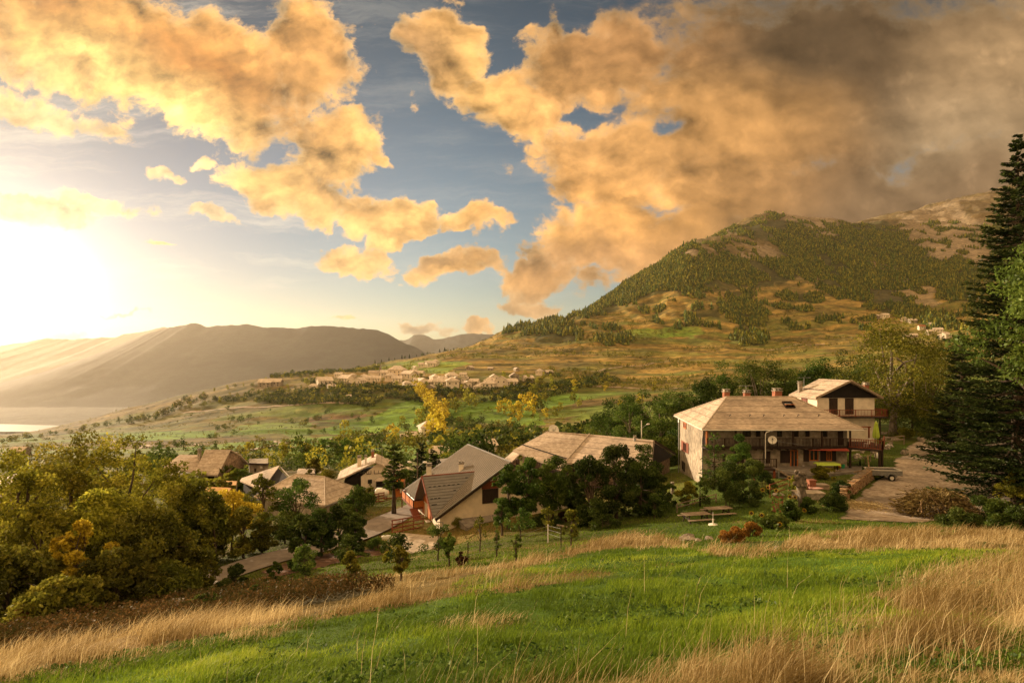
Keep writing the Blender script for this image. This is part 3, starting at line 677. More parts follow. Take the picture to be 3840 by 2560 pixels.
# valley floor and river
MB().add([(-16000, 2500, -421), (9000, 2500, -421), (9000, 15500, -421), (-16000, 15500, -421)], [(0, 1, 2, 3)]).build('valley_floor', M['ground'])
vf = bpy.data.objects['valley_floor']; tag(vf, kind='structure')
ca_ = vf.data.attributes.new('col', 'FLOAT_COLOR', 'POINT'); ca_.data.foreach_set('color', [.03, .035, .02, 1] * 4)
rv = []
for k, (u_, v_, w_) in enumerate(((-260, 421, 120), (-60, 425, 150), (10, 427.5, 170), (55, 428, 150), (110, 423, 120), (200, 418, 100))):
    Yr = 397 * F / (v_ - V0); x = (u_ - U0) / F * Yr; rv.append((x, Yr, w_))
vs = []
for x, y, w_ in rv: vs += [(x, y - w_, -397), (x, y + w_, -397)]
tag(MB().add(vs, [(2 * i, 2 * i + 2, 2 * i + 3, 2 * i + 1) for i in range(len(rv) - 1)]).build('river', M['river']), kind='structure')
# ------------------------------------------------------------ air
hb = MB().box((-2000, 7300, 340), (30000, 16400, 1560)).build('haze', None)
hb['kind'] = 'stuff'
hm, hnt, HN, HL = newmat('hazy_air')
hv = nd(HN, 'ShaderNodeVolumePrincipled', inp={'Density': HAZE, 'Anisotropy': .58}); hv.inputs['Color'].default_value = (.95, .86, .72, 1)
ho = nd(HN, 'ShaderNodeOutputMaterial'); HL.new(hv.outputs[0], ho.inputs[1])
hb.data.materials.clear(); hb.data.materials.append(hm)
# ------------------------------------------------------------ plants
def runit(n):
    d = rng.normal(size=(n, 3)); return d / np.linalg.norm(d, axis=1)[:, None]
def leaf_quads(P, size, asp=.5, droop=0.0, along=None):
    """diamond leaves at P; size scalar or (n,)"""
    n = len(P); a = runit(n)
    if along is not None: a = a * .55 + along
    a[:, 2] -= droop; a /= np.linalg.norm(a, axis=1)[:, None]
    b = np.cross(a, runit(n)); b /= np.linalg.norm(b, axis=1)[:, None] + 1e-9
    s = (np.ones(n) * size)[:, None] * rng.uniform(.6, 1.3, (n, 1))
    V = np.stack([P - a * s * .5, P + b * s * asp * .5, P + a * s * .5, P - b * s * asp * .5], 1).reshape(-1, 3)
    return V, np.arange(4 * n).reshape(-1, 4)
def crown_points(h0, h1, rx, ry, nc, nl, seed, cr=.26, lobes=.3, shape=1.0, fill=.55):
    """leaf positions: clumps spread through an uneven envelope; returns P, per-leaf value, clump centres"""
    g = np.random.default_rng(seed); cz, rz = (h0 + h1) / 2, (h1 - h0) / 2
    zz = g.uniform(-1, 1, nc); aa = g.uniform(0, 2 * np.pi, nc); env = (1 - np.abs(zz) ** 2.4) ** .5 * .93 + .07
    d = np.stack([np.cos(aa) * env, np.sin(aa) * env, zz], 1)
    rad = np.ones(nc); d[:, :2] *= (g.uniform(.08, 1, nc) ** fill)[:, None]
    az = np.arctan2(d[:, 1], d[:, 0])
    lob = 1 + lobes * np.sin(az * 2 + seed) * .5 + lobes * (fbm(az * 1.3 + seed, d[:, 2] * 2.0 + 5, 3, seed) - .5) * 2
    C = d * rad[:, None] * lob[:, None]
    taper = 1 - shape * .35 * np.clip(C[:, 2], -1, 1)
    C = np.stack([C[:, 0] * rx * taper, C[:, 1] * ry * taper, cz + C[:, 2] * rz * .92], 1)
    R_ = cr * (rx + ry) / 2 * g.uniform(.35, 1.55, nc)
    w = R_ ** 2; cnt = np.maximum(3, (nl * w / w.sum()).astype(int))
    idx = np.repeat(np.arange(nc), cnt); n = len(idx)
    q = g.normal(size=(n, 3)); q /= np.linalg.norm(q, axis=1)[:, None]; q *= g.uniform(.1, 1, n)[:, None] ** .45
    q[:, 2] *= .75
    P = C[idx] + q * R_[idx][:, None]
    cv = g.uniform(0, 1, nc)
    return P, np.clip(cv[idx] * .5 + g.uniform(0, .5, n), 0, 1), C
def trunk_mb(h, r, C, seed, nb=10, lean=.04, crook=1.0):
    g = random.Random(seed); mb = MB(); top = h
    pts = []; x = y = 0
    for k in range(7):
        t = k / 6; pts.append((x, y, top * t - (.5 if k == 0 else 0))); x += g.uniform(-1, 1) * lean * h * .35 * crook; y += g.uniform(-1, 1) * lean * h * .35 * crook
    mb.tube(pts, [r * (1.25 if k == 0 else 1 - .8 * k / 6) for k in range(7)], 7)
    if len(C):
        for k in range(nb):
            c = C[g.randrange(len(C))]; i = min(5, max(2, int(g.uniform(.3, .85) * 6)))
            a = Vector(pts[i]); b = Vector(c)
            if b.z < a.z - .5: a = Vector(pts[2])
            m = a.lerp(b, .5) + Vector((g.uniform(-.1, .1), g.uniform(-.1, .1), .12)) * (b - a).length
            mb.tube([a, m, b], [r * .42, r * .25, r * .08], 5, caps=False)
    return mb
def mesh_of(mb, name, mat_, smooth=True):
    me = bpy.data.meshes.new(name); me.from_pydata(mb.v, [], mb.f); me.materials.append(mat_)
    if smooth:
        for p in me.polygons: p.use_smooth = True
    me.update(); return me
def leafmesh(name, P, size, val, mat_, **kw):
    V, Fc = leaf_quads(P, size, **kw)
    return npmesh(name, V, Fc, mat_, {'rnd': ('FLOAT', 'POINT', np.repeat(val, 4))})
def broadleaf(name, loc, h, rad, lm, label, group=None, cat='tree', nl=9000, ls=.24, base=.22, nc=46, seed=1, tr=None, bark='bark', droop=.15, shape=1.0, crooked=1.0, cr=.26, sq=1.0, trunks=1, parts=('crown', 'trunk'), rz=0):
    e = empty(name, loc, label, cat, group, rz)
    P, val, C = crown_points(h * base, h, rad, rad * sq, nc, nl, seed, cr=cr, shape=shape)
    link(parts[0], leafmesh(parts[0], P, ls, val, LM[lm], droop=droop), e)
    tr = tr or h * .022 + .04
    mb = MB()
    for t in range(trunks):
        m = trunk_mb(h * .8, tr, C, seed + t * 7, nb=12 if trunks == 1 else 4, crook=crooked)
        off = Vector((random.uniform(-.3, .3) * rad, random.uniform(-.3, .3) * rad, 0)) if trunks > 1 else Vector((0, 0, 0))
        mb.add([Vector(p) + off * max(0, 1) for p in m.v], m.f)
    link(parts[1], mesh_of(mb, parts[1], M[bark]), e)
    return e
def fir(name, loc, h, rad, label, group=None, seed=1, nw=None, per=9, ns=26, ls=.3, lm=G_FIR, base=.06, up=.0, cat='tree', dens=1.0, power=.85, trunk='bark', tr=None):
    """conifer: whorls of boughs carrying flat sprays of needles"""
    g = np.random.default_rng(seed); e = empty(name, loc, label, cat, group)
    nw = nw or int(h * 1.9); P = []; A = []; vals = []; tb = MB()
    tb.tube([(0, 0, -.6), (0, 0, h * .5), (0, 0, h * .98)], [tr or h * .018 + .08, h * .011 + .03, .02], 7)
    for i in range(nw):
        t = base + (1 - base) * (i + g.uniform(-.3, .3)) / nw; t = min(max(t, base), .99); z = h * t
        L_ = rad * ((1 - t) ** power) * g.uniform(.75, 1.12) + .12
        nb = max(4, int(per * (.55 + .45 * (1 - t))))
        a0 = g.uniform(0, 6.3)
        for k in range(nb):
            az = a0 + k * 2 * math.pi / nb + g.uniform(-.25, .25); L2 = L_ * g.uniform(.6, 1.12)
            dr = g.uniform(-.42, -.12) * (1 - t) + up * t
            dirv = np.array([math.cos(az), math.sin(az), 0]); n = max(6, int(ns * dens * (L2 / rad + .15)))
            s = g.uniform(.12, 1, n) ** .8
            tipup = .22 * s ** 2
            zj = g.uniform(-.5, .5) * h * .5 / nw * 2; c = dirv[None] * (s * L2)[:, None]; c[:, 2] = z + zj + (dr * s + tipup) * L2
            side = np.array([-math.sin(az), math.cos(az), 0]); w = g.normal(size=n) * .20 * L2 * (1.05 - s * .75)
            c += side[None] * w[:, None]; c[:, 2] += g.normal(size=n) * .06 - np.abs(w) * .18
            P.append(c); al = dirv[None] * .9 + side[None] * np.sign(w)[:, None] * .8 + g.normal(size=(n, 3)) * .25; al[:, 2] -= .05; A.append(al)
            vals.append(np.clip(.15 + .55 * s ** 2 + g.uniform(-.15, .3, n), 0, 1))
            if k % 2 == 0 and L2 > .8: tb.tube([(0, 0, z), tuple(dirv * L2 * .5 + np.array([0, 0, z + dr * .5 * L2])), tuple(dirv * L2 * .9 + np.array([0, 0, z + (dr * .9 + .17) * L2]))], [.05 + .004 * h, .03, .01], 4, caps=False)
    P = np.concatenate(P); A = np.concatenate(A)
    V, Fc = leaf_quads(P, ls, asp=.34, along=A * 1.6)
    link('crown', npmesh('crown', V, Fc, LM[lm], {'rnd': ('FLOAT', 'POINT', np.repeat(np.concatenate(vals), 4))}), e)
    link('trunk', mesh_of(tb, 'trunk', M[trunk]), e)
    return e
def bl(u, Y, vtop, rpx, lm, label, name='tree', **kw):
    p = gp(u, Y); h = -(vtop - V0) / F * Y - p.z; rad = rpx / F * Y
    return broadleaf(name, p, max(h, .5), rad, lm, label, **kw)
sd_ = iter(range(100, 9999))
# --- tree belt on the left
BELT = 'broadleaf trees of the belt at the left edge of the meadow'
for u, Y, vt, rp, lm, lab, nl in (
    (18, 41, 462, 46, G_YG, 'broad yellow-green tree at the far left end of the belt', 13000),
    (70, 45, 448, 50, G_YG, 'tall yellow-green tree topping the left part of the belt', 15000),
    (122, 46, 446, 46, G_YG, 'tallest light green tree in the middle of the belt', 14000),
    (168, 50, 460, 36, G_YG, 'olive green tree right of the tallest tree of the belt', 12000),
    (200, 51, 482, 30, G_OLIVE, 'olive tree at the right end of the belt beside the barn roof', 12000),
    (40, 36, 500, 46, G_YG, 'sunlit tree in front of the far left end of the belt', 12000),
    (100, 38, 496, 44, G_YG, 'wide olive tree in the middle of the belt behind the orange one', 14000),
    (150, 38, 512, 42, G_OLIVE, 'dense olive tree low in the belt above the red-brown scrub', 14000),
    (182, 39, 540, 24, G_OLIVE, 'small olive tree of the belt next to the bend of the road', 10000),
    (8, 31, 555, 44, G_OLIVE, 'low spreading tree at the left picture edge above the dry grass', 11000),
    (118, 32, 556, 40, G_OLIVE, 'bushy olive tree below the orange one', 12000),
    (165, 34, 570, 34, G_OLIVE, 'low bushy tree at the lower right of the belt', 11000),
    (55, 28, 585, 40, G_OLIVE, 'dark low tree at the bottom of the belt', 11000)):
    bl(u, Y, vt, rp, lm, lab, name='broadleaf_tree', group=BELT, nl=nl, ls=.27, base=.05, nc=120, seed=next(sd_), cr=.21)
bl(78, 33, 522, 24, G_YEL, 'tree with golden orange leaves amid the green belt on the left', name='autumn_tree', nl=5000, ls=.24, base=.35, nc=30, seed=next(sd_))
bl(20, 26.5, 608, 14, G_ORA, 'small orange-leaved tree low at the left edge of the belt', name='autumn_tree', nl=1500, ls=.2, base=.2, nc=14, seed=next(sd_))
bl(232, 56, 489, 22, G_YEL, 'yellow autumn tree in front of the small barn roof', name='autumn_tree', nl=5500, ls=.26, base=.3, nc=30, seed=next(sd_))
for u, Y, vt, rp, lm, lab in (
    (262, 62, 474, 17, G_OLIVE, 'slim olive tree at the left corner of the square hipped roof'),
    (297, 60, 481, 25, G_MID, 'round dense tree standing in front of the square hipped roof'),
    (357, 66, 489, 18, G_MID, 'light green tree at the right corner of the square hipped roof'),
    (243, 52, 512, 20, G_OLIVE, 'brownish tree behind the road under the yellow tree'),
    (262, 53, 517, 17, G_OLIVE, 'leafy tree beside the road below the round dense tree'),
    (285, 57, 512, 24, G_DARK, 'dark tree in the shade below the round dense tree'),
    (305, 50, 513, 17, G_DARK, 'leftmost tree of the row along the road by the vegetable plot'),
    (322, 51, 509, 17, G_DARK, 'second tree of the row along the road by the vegetable plot'),
    (339, 52, 508, 17, G_DARK, 'third tree of the row along the road by the vegetable plot'),
    (354, 53, 512, 14, G_DARK, 'rightmost tree of the row along the road by the vegetable plot'),
    (215, 50, 508, 18, G_OLIVE, 'dim olive tree behind the road left of the yellow tree'),
    (190, 53, 500, 22, G_OLIVE, 'tall olive tree behind the road bend'),
    (405, 92, 470, 12, G_MID, 'leafy tree behind the forked street lamp'),
    (432, 80, 470, 17, G_DARK, 'dark bushy tree against the far eave of the metal-roofed chalet'),
    (355, 88, 489, 9, G_FIR, 'round dark shrub-like tree under the gable of the white chalet'),
    (325, 93, 470, 13, G_OLIVE, 'olive tree between the two chalet roofs on the left'),
    (315, 97, 459, 10, G_OLIVE, 'thin leafy tree behind the flat grey roof'),
    (243, 100, 470, 12, G_MID, 'green tree beside the stone gable of the big barn'),
    (225, 88, 478, 9, G_OLIVE, 'small tree in front of the stone gable of the big barn')):
    bl(u, Y, vt, rp, lm, lab, name='broadleaf_tree', nl=5500, ls=.25, base=.08, nc=36, seed=next(sd_))
# --- big trees in front of the long barn
BARN = 'ash trees in front of the long shingled barn'
for u, Y, vt, rp, lab in ((508, 57, 466, 16, 'leftmost ash tree in front of the long shingled barn'), (528, 58, 461, 18, 'second ash tree from the left in front of the long barn'), (553, 58, 457, 20, 'tall ash tree in front of the middle of the long barn'), (574, 60, 475, 12, 'narrow ash tree in the gap between the two clumps by the barn'),
    (592, 54, 462, 21, 'left ash tree of the dense right-hand clump by the barn'), (616, 56, 449, 23, 'tallest ash tree of the dense clump in front of the barn'), (640, 56, 451, 21, 'ash tree at the right of the tallest one by the barn gable'), (654, 58, 470, 16, 'lowest ash tree at the right end of the dense clump')):
    bl(u, Y, vt, rp, G_DARK if u > 560 else G_MID, lab, name='ash_tree', group=BARN, nl=11000, ls=.24, base=.04 if u > 580 else .22, nc=60, seed=next(sd_), shape=.6)
bl(502, 54, 500, 10, G_MID, 'small tree leaning at the edge of the concrete ramp', nl=1500, ls=.2, base=.2, nc=16, seed=next(sd_), name='young_tree')
# --- orchard
for u, vb, h, rp, lm, lab in ((438, 560, 1, 15, G_DARK, 'dark leafy fruit tree below the corner of the metal-roofed chalet'), (520, 541, 1, 12, G_MID, 'fruit tree with two pale stakes beside the ash clump'), (548, 541, 1, 8, G_OLIVE, 'thin fruit tree beside the wire fence post'), (571, 545, 1, 9, G_OLIVE, 'yellowing fruit tree right of the wire fence'),
    (480, 551, 1, 8, G_OLIVE, 'sparse reddish fruit tree below the concrete ramp'), (497, 556, .7, 4, G_MID, 'tiny fruit sapling on the orchard slope'), (449, 566, .8, 7, G_MID, 'small green sapling beside the red shrub'), (516, 562, .6, 5, G_MID, 'thin green shoot near the dry grass line'), (397, 569, .9, 14, G_DARK, 'bushy fruit tree at the end of the paved yard'), (401, 580, .7, 9, G_OLIVE, 'low young tree below the bushy fruit tree'),
    (348, 571, 1, 13, G_DARK, 'dark shrubby fruit tree at the end of the vegetable rows'), (305, 586, 1, 12, G_ASH, 'grey-green fruit tree in the vegetable plot'), (351, 590, .9, 9, G_OLIVE, 'young fruit tree on the bank below the vegetable rows')):
    p = at(u, vb); hh = h * 27 / F * p.y + .6
    broadleaf('fruit_tree', p, hh, rp / F * p.y, lm, lab, group='fruit trees of the orchard slope', nl=1300 if u not in (480, 497, 516) else 350, ls=.17, base=.3, nc=20, seed=next(sd_), tr=.06, cr=.34)
# --- shrubs
def shrub(u, vb, wpx, hpx, lm, lab, nl=1500, ls=.15, name='shrub', cat='shrub', group=None, nc=22, sq=.8, Y=None, cr=.3):
    nl = int(nl * 1.7)
    p = at(u, vb) if Y is None else gp(u, Y)
    return broadleaf(name, p, hpx / F * p.y, wpx / F * p.y / 2, lm, lab, cat=cat, group=group, nl=nl, ls=ls, base=0, nc=nc, seed=next(sd_), tr=.03, trunks=3, parts=('foliage', 'stem'), sq=sq, cr=cr)
shrub(236, 590, 28, 24, G_DARK, 'dark leafy bush between the road and the vegetable plot', 2600)
shrub(276, 581, 16, 18, G_MID, 'bright green bean plant bush in the vegetable plot', 1500)
shrub(300, 570, 20, 16, G_ASH, 'big silvery-leaved vegetable plant in the plot', 1500, .3)
shrub(461, 566, 11, 15, G_RED, 'red-brown shrub standing in the orchard', 900)
shrub(458, 526, 12, 9, G_YG, 'clipped box bush beside the concrete ramp', 2200, .07, cr=.5, name='clipped_bush')
shrub(731, 542, 28, 15, G_ORA, 'low rust-orange shrub beside the picnic tables', 3200, .11, name='low_shrub', nc=30, sq=.5)
shrub(752, 536, 28, 13, G_ORA, 'low orange-green shrub between the rust-orange one and the sunflowers', 2400, .11, name='low_shrub', nc=30, sq=.5)
for u, vb, w, h, lm, lab in ((670, 507, 18, 24, G_MID, 'pale green bush left of the stone house corner'), (690, 505, 26, 20, G_YG, 'yellowish bush beside the broken rail fence'), (702, 500, 14, 26, G_MID, 'upright green bush at the stone house corner'),
    (724, 508, 44, 46, G_DARK, 'large dark bush below the balcony'), (750, 503, 40, 44, G_DARK, 'dark round bush right of the pine'), (738, 495, 36, 56, G_MID, 'tall leafy bush between the pine and the porch'), (766, 494, 24, 24, G_DARK, 'dark low bush beside the porch steps'),
    (657, 517, 26, 22, G_DARK, 'dark bush at the foot of the ash clump near the tables'), (800, 489, 18, 14, G_YG, 'yellow flowering bush on the terrace edge'), (822, 478, 22, 10, G_YG, 'mound of arching yellow-green grass by the woodpile'), (842, 497, 24, 16, G_DARK, 'dark bush at the left end of the woodpile'),
    (835, 510, 34, 14, G_DARK, 'low dark bush with white flowers beside the stone slabs'), (808, 512, 22, 14, G_MID, 'leafy plant clump at the foot of the pollarded trunk'), (870, 478, 14, 6, G_YG, 'yellow-green flower patch below the rail fence'), (905, 438, 30, 8, G_YG, 'strap-leaved plant clump at the edge of the drive'),
    (990, 520, 44, 22, G_MID, 'green-grey bush right of the branch heap'), (965, 528, 44, 14, G_DARK, 'low spreading juniper below the branch heap'), (1015, 508, 34, 38, G_YG, 'yellow-green bush at the right edge beside the spruce'), (1012, 530, 40, 20, G_MID, 'bush at the right edge above the dry grass'),
    (428, 497, 18, 16, G_MID, 'bush beside the road behind the chalet'), (369, 497, 9, 13, G_OLIVE, 'narrow bush at the orange garden fence'), (390, 562, 14, 16, G_YG, 'strap-leaved plant at the yard kerb'), (375, 548, 26, 8, G_MID, 'low green plants between the yard and the road'),
    (250, 600, 22, 12, G_ASH, 'grey-green bush at the lower end of the plot'), (207, 608, 30, 14, G_ASH, 'grey bush beside the rubble at the road end'), (605, 528, 30, 13, G_MID, 'undergrowth below the dense ash clump'), (545, 525, 30, 10, G_DARK, 'undergrowth below the left ash clump'), (570, 520, 20, 10, G_RED, 'reddish undergrowth between the ash clumps')):
    shrub(u, vb, w, h, lm, lab, nl=int(60 * (w * h) ** .65), ls=.14 if vb > 480 else .2)
# conifers near the houses
def cf(u, Y, vtop, rpx, lab, **kw):
    p = gp(u, Y); return fir(kw.pop('name', 'conifer'), p, -(vtop - V0) / F * Y - p.z, rpx / F * Y, lab, seed=next(sd_), **kw)
cf(714, 61.5, 432, 20, 'young pine with upright shoots in front of the wooden balcony', name='pine_tree', lm=G_MID, per=7, ns=34, ls=.3, up=.6, base=.1, power=.6)
cf(394, 68, 444, 17, 'tall dark conifer with bare lower trunk between the two chalets', name='pine_tree', per=7, ns=50, ls=.5, base=.38, power=.35, lm=G_DARK, tr=.35)
cf(421, 86, 441, 14, 'dark fir behind the forked street lamp', name='fir_tree', per=9, ns=40, ls=.5, power=.5)
cf(433, 88, 448, 13, 'second dark fir beside the far end of the metal roof', name='fir_tree', per=9, ns=40, ls=.5, power=.5)
cf(1018, 49, 132, 84, 'huge dark spruce rising along the right edge', name='spruce_tree', per=13, ns=230, ls=.34, nw=56, base=.05, power=.8, dens=1.0, tr=.5)
cf(962, 72, 330, 42, 'dark fir standing behind the huge spruce beside the drive', name='fir_tree', per=11, ns=120, ls=.4, base=.02)
# light green ash hanging in from the right edge
bl(1056, 31, 232, 58, G_ASH, 'light green ash tree reaching in at the right edge before the spruce', name='ash_tree', nl=11000, ls=.24, base=.5, nc=60, seed=next(sd_), droop=.5)
# --- trees behind the stone house
BEH = 'tall trees behind the big stone house'
for i, (u, Y, vt, rp, lm) in enumerate(((612, 118, 408, 17, 1), (630, 112, 397, 17, 1), (645, 116, 394, 16, 0), (660, 104, 404, 16, 1), (676, 108, 396, 18, 1), (692, 104, 392, 17, 1), (706, 102, 384, 16, 0), (722, 106, 374, 18, 1), (742, 104, 367, 19, 1), (762, 100, 365, 20, 0), (783, 102, 372, 17, 1), (802, 106, 372, 18, 0), (820, 104, 366, 18, 1), (842, 108, 361, 19, 0), (866, 112, 364, 20, 1), (662, 92, 440, 15, 1), (684, 94, 430, 14, 0), (640, 95, 432, 15, 0), (603, 125, 420, 14, 1))):
    bl(u, Y, vt - 3, rp * 1.35, lm, f"tree {['with thin pale stems','with a rounded dark crown','with a ragged top','with a full green crown'][i % 4]} in the belt behind the {'long barn' if u < 670 else 'stone house' if u < 800 else 'small gabled house'}", name='broadleaf_tree', group=BEH, nl=8500, ls=.34, base=.04, nc=60, seed=next(sd_), bark='bark_pale', shape=.5)
bl(893, 92, 322, 44, G_OLIVE, 'great old tree with olive crown and pale trunk behind the parasol', name='old_tree', nl=17000, ls=.36, base=.16, nc=90, seed=next(sd_), bark='bark_pale', tr=.62)
bl(933, 96, 340, 30, G_OLIVE, 'broad olive tree with bare hanging branches right of the great tree', name='old_tree', nl=9000, ls=.36, base=.1, nc=60, seed=next(sd_))
bl(912, 100, 385, 34, G_DARK, 'dark tree in the shade behind the great old trunk', name='broadleaf_tree', nl=9000, ls=.36, base=.05, nc=50, seed=next(sd_))
bl(950, 88, 392, 26, G_DARK, 'shaded tree behind the drive beside the spruce', name='broadleaf_tree', nl=6000, ls=.34, base=.05, nc=40, seed=next(sd_))
# bare hanging branches
_b = MB(); _g = random.Random(4)
for (u0, v0, u1, v1) in ((905, 366, 914, 402), (915, 364, 926, 392), (896, 357, 906, 378)):
    a, b = pt(u0, v0, 88), pt(u1, v1, 87); m = a.lerp(b, .5) + Vector((.7, 0, .5))
    _b.tube([a, m, b], [.12, .08, .03], 5)
    for k in range(9):
        t = .35 + .07 * k; c = a.lerp(m, t * 2) if t < .5 else m.lerp(b, t * 2 - 1)
        _b.tube([c, c + Vector((_g.uniform(-1, 1.2), _g.uniform(-.5, .5), -_g.uniform(.1, .8)))], [.035, .012], 4)
_o = _b.build('dead_branch', M['bark_pale'], None, loc=pt(905, 366, 88)); tag(_o, 'bare grey dead branches hanging from the great old tree', 'branch')
# ------------------------------------------------------------ trees on the far slopes
def small_tree_mesh(name, h, rad, lm, seed, n=150, base=.12, ls=1.1, cone=False):
    g = np.random.default_rng(seed)
    if cone:
        z = g.uniform(.08, 1, n) ** .8; a = g.uniform(0, 6.28, n); r = rad * (1 - z) * g.uniform(.5, 1, n)
        P = np.stack([np.cos(a) * r, np.sin(a) * r, z * h], 1); val = g.uniform(0, 1, n)
    else: P, val, _ = crown_points(h * base, h, rad, rad, 16, n, seed, cr=.46)
    V, Fc = leaf_quads(P, ls, asp=.8)
    tv = np.array([(.25, 0, -1), (-.12, .2, -1), (-.12, -.2, -1), (.0, 0, h * .7)], float); nv = len(V)
    V = np.concatenate([V, tv]); Fc = np.concatenate([Fc, [[nv, nv + 1, nv + 3, nv + 3], [nv + 1, nv + 2, nv + 3, nv + 3]][:0] or np.zeros((0, 4), int)]) if False else Fc
    me = npmesh(name, V, Fc, LM[lm], {'rnd': ('FLOAT', 'POINT', np.concatenate([np.repeat(val, 4), np.zeros(len(V) - 4 * len(val))]))})
    # stem as a second material
    import bmesh
    bm = bmesh.new(); bm.from_mesh(me); bm.verts.ensure_lookup_table()
    w = [bm.verts[nv + i] for i in range(4)]
    for t in ((0, 1, 3), (1, 2, 3), (2, 0, 3)):
        f = bm.faces.new([w[i] for i in t]); f.material_index = 1
    bm.to_mesh(me); bm.free(); me.materials.append(M['bark']); return me
FT = {k: [small_tree_mesh('far_tree', h, r, k, 500 + k * 10 + j, n, .1, ls) for j in range(2)] for k, h, r, n, ls in ((G_DARK, 8, 4, 230, 1.1), (G_MID, 8, 4, 230, 1.1), (G_OLIVE, 8, 3.8, 230, 1.1), (G_YG, 8, 3.6, 230, 1.1), (G_YEL, 9, 3.2, 230, 1.1))}
POP = small_tree_mesh('poplar', 15, 2.0, G_YEL, 610, 260, .03, 1.2)
FNAME = {G_DARK: 'dark green', G_MID: 'green', G_OLIVE: 'olive', G_YG: 'yellow-green', G_YEL: 'golden yellow'}
def put(me, p, s, label, name, group, cat='tree', rz=None):
    o = link(name, me, None, (p.x, p.y, p.z)); o.rotation_euler = (0, 0, random.uniform(0, 6.28) if rz is None else rz); o.scale = (s * random.uniform(.85, 1.15), s * random.uniform(.85, 1.15), s * random.uniform(.85, 1.2))
    return tag(o, label, cat, group)
# row of golden poplars running down the fields
row = [(418, 393), (423, 396), (427, 403), (431, 407), (433, 409), (439, 416), (440, 421), (441, 427), (437, 431), (435, 436), (443, 415), (445, 408), (416, 388), (420, 391), (425, 393), (429, 399), (432, 402), (430, 407), (434, 411), (438, 414), (441, 418), (442, 424), (439, 429), (437, 434), (434, 438), (444, 412), (446, 420), (427, 396)]
for i, (u, v) in enumerate(row):
    p = at(u + random.uniform(-1, 1), v + 5, 300, 1000); put(FT[G_YEL][i % 2], p, 1.7 + .5 * random.random(), 'golden poplar in the row running downhill below the village', 'poplar_tree', 'golden poplars in the row below the village')
# golden trees right of the row
for i, (u, v, s, k) in enumerate(((505, 410, 1.3, G_YEL), (499, 409, 1.1, G_YEL), (510, 412, 1.0, G_YEL), (522, 410, 1.5, G_YEL), (529, 407, 1.6, G_YEL), (516, 413, 1.2, G_YEL), (533, 412, 1.2, G_YEL), (519, 417, .9, G_YEL), (541, 406, 1.1, G_OLIVE), (536, 404, 1.3, G_OLIVE), (546, 414, .8, G_YEL), (510, 424, .8, G_YEL), (575, 398, 1.5, G_YG), (579, 402, .7, G_YG), (462, 388, .8, G_YG), (455, 408, 1.2, G_YG), (451, 402, 1.3, G_YG), (467, 400, 1.4, G_YG), (472, 404, 1.2, G_YG), (560, 407, .7, G_YG), (554, 413, .7, G_YG), (545, 397, 1, G_YG), (537, 388, 1.2, G_YG), (533, 394, 1.1, G_YG), (552, 384, .9, G_YG), (541, 383, 1.4, G_YG), (605, 387, .7, G_YEL), (640, 401, .8, G_YEL), (655, 388, 1, G_YG), (620, 402, .6, G_YEL), (575, 384, 1, G_YEL), (607, 384, .8, G_YG), (391, 440, 1, G_YEL), (386, 436, .9, G_YG), (418, 423, 1.2, G_YG), (424, 419, 1.3, G_YG), (345, 441, 1, G_YG), (407, 429, .8, G_DARK), (402, 425, 1, G_YG))):
    p = at(u, v + 4, 280, 1400); put(FT[k][i % 2], p, s * 1.5, f"{FNAME[k]} tree {'among the meadows right of the poplar row' if 490 < u < 560 else 'near the meadow hedges below the village' if u <= 490 else 'beside the valley road on the right'}", 'field_tree', f"{FNAME[k]} trees in the valley meadows")
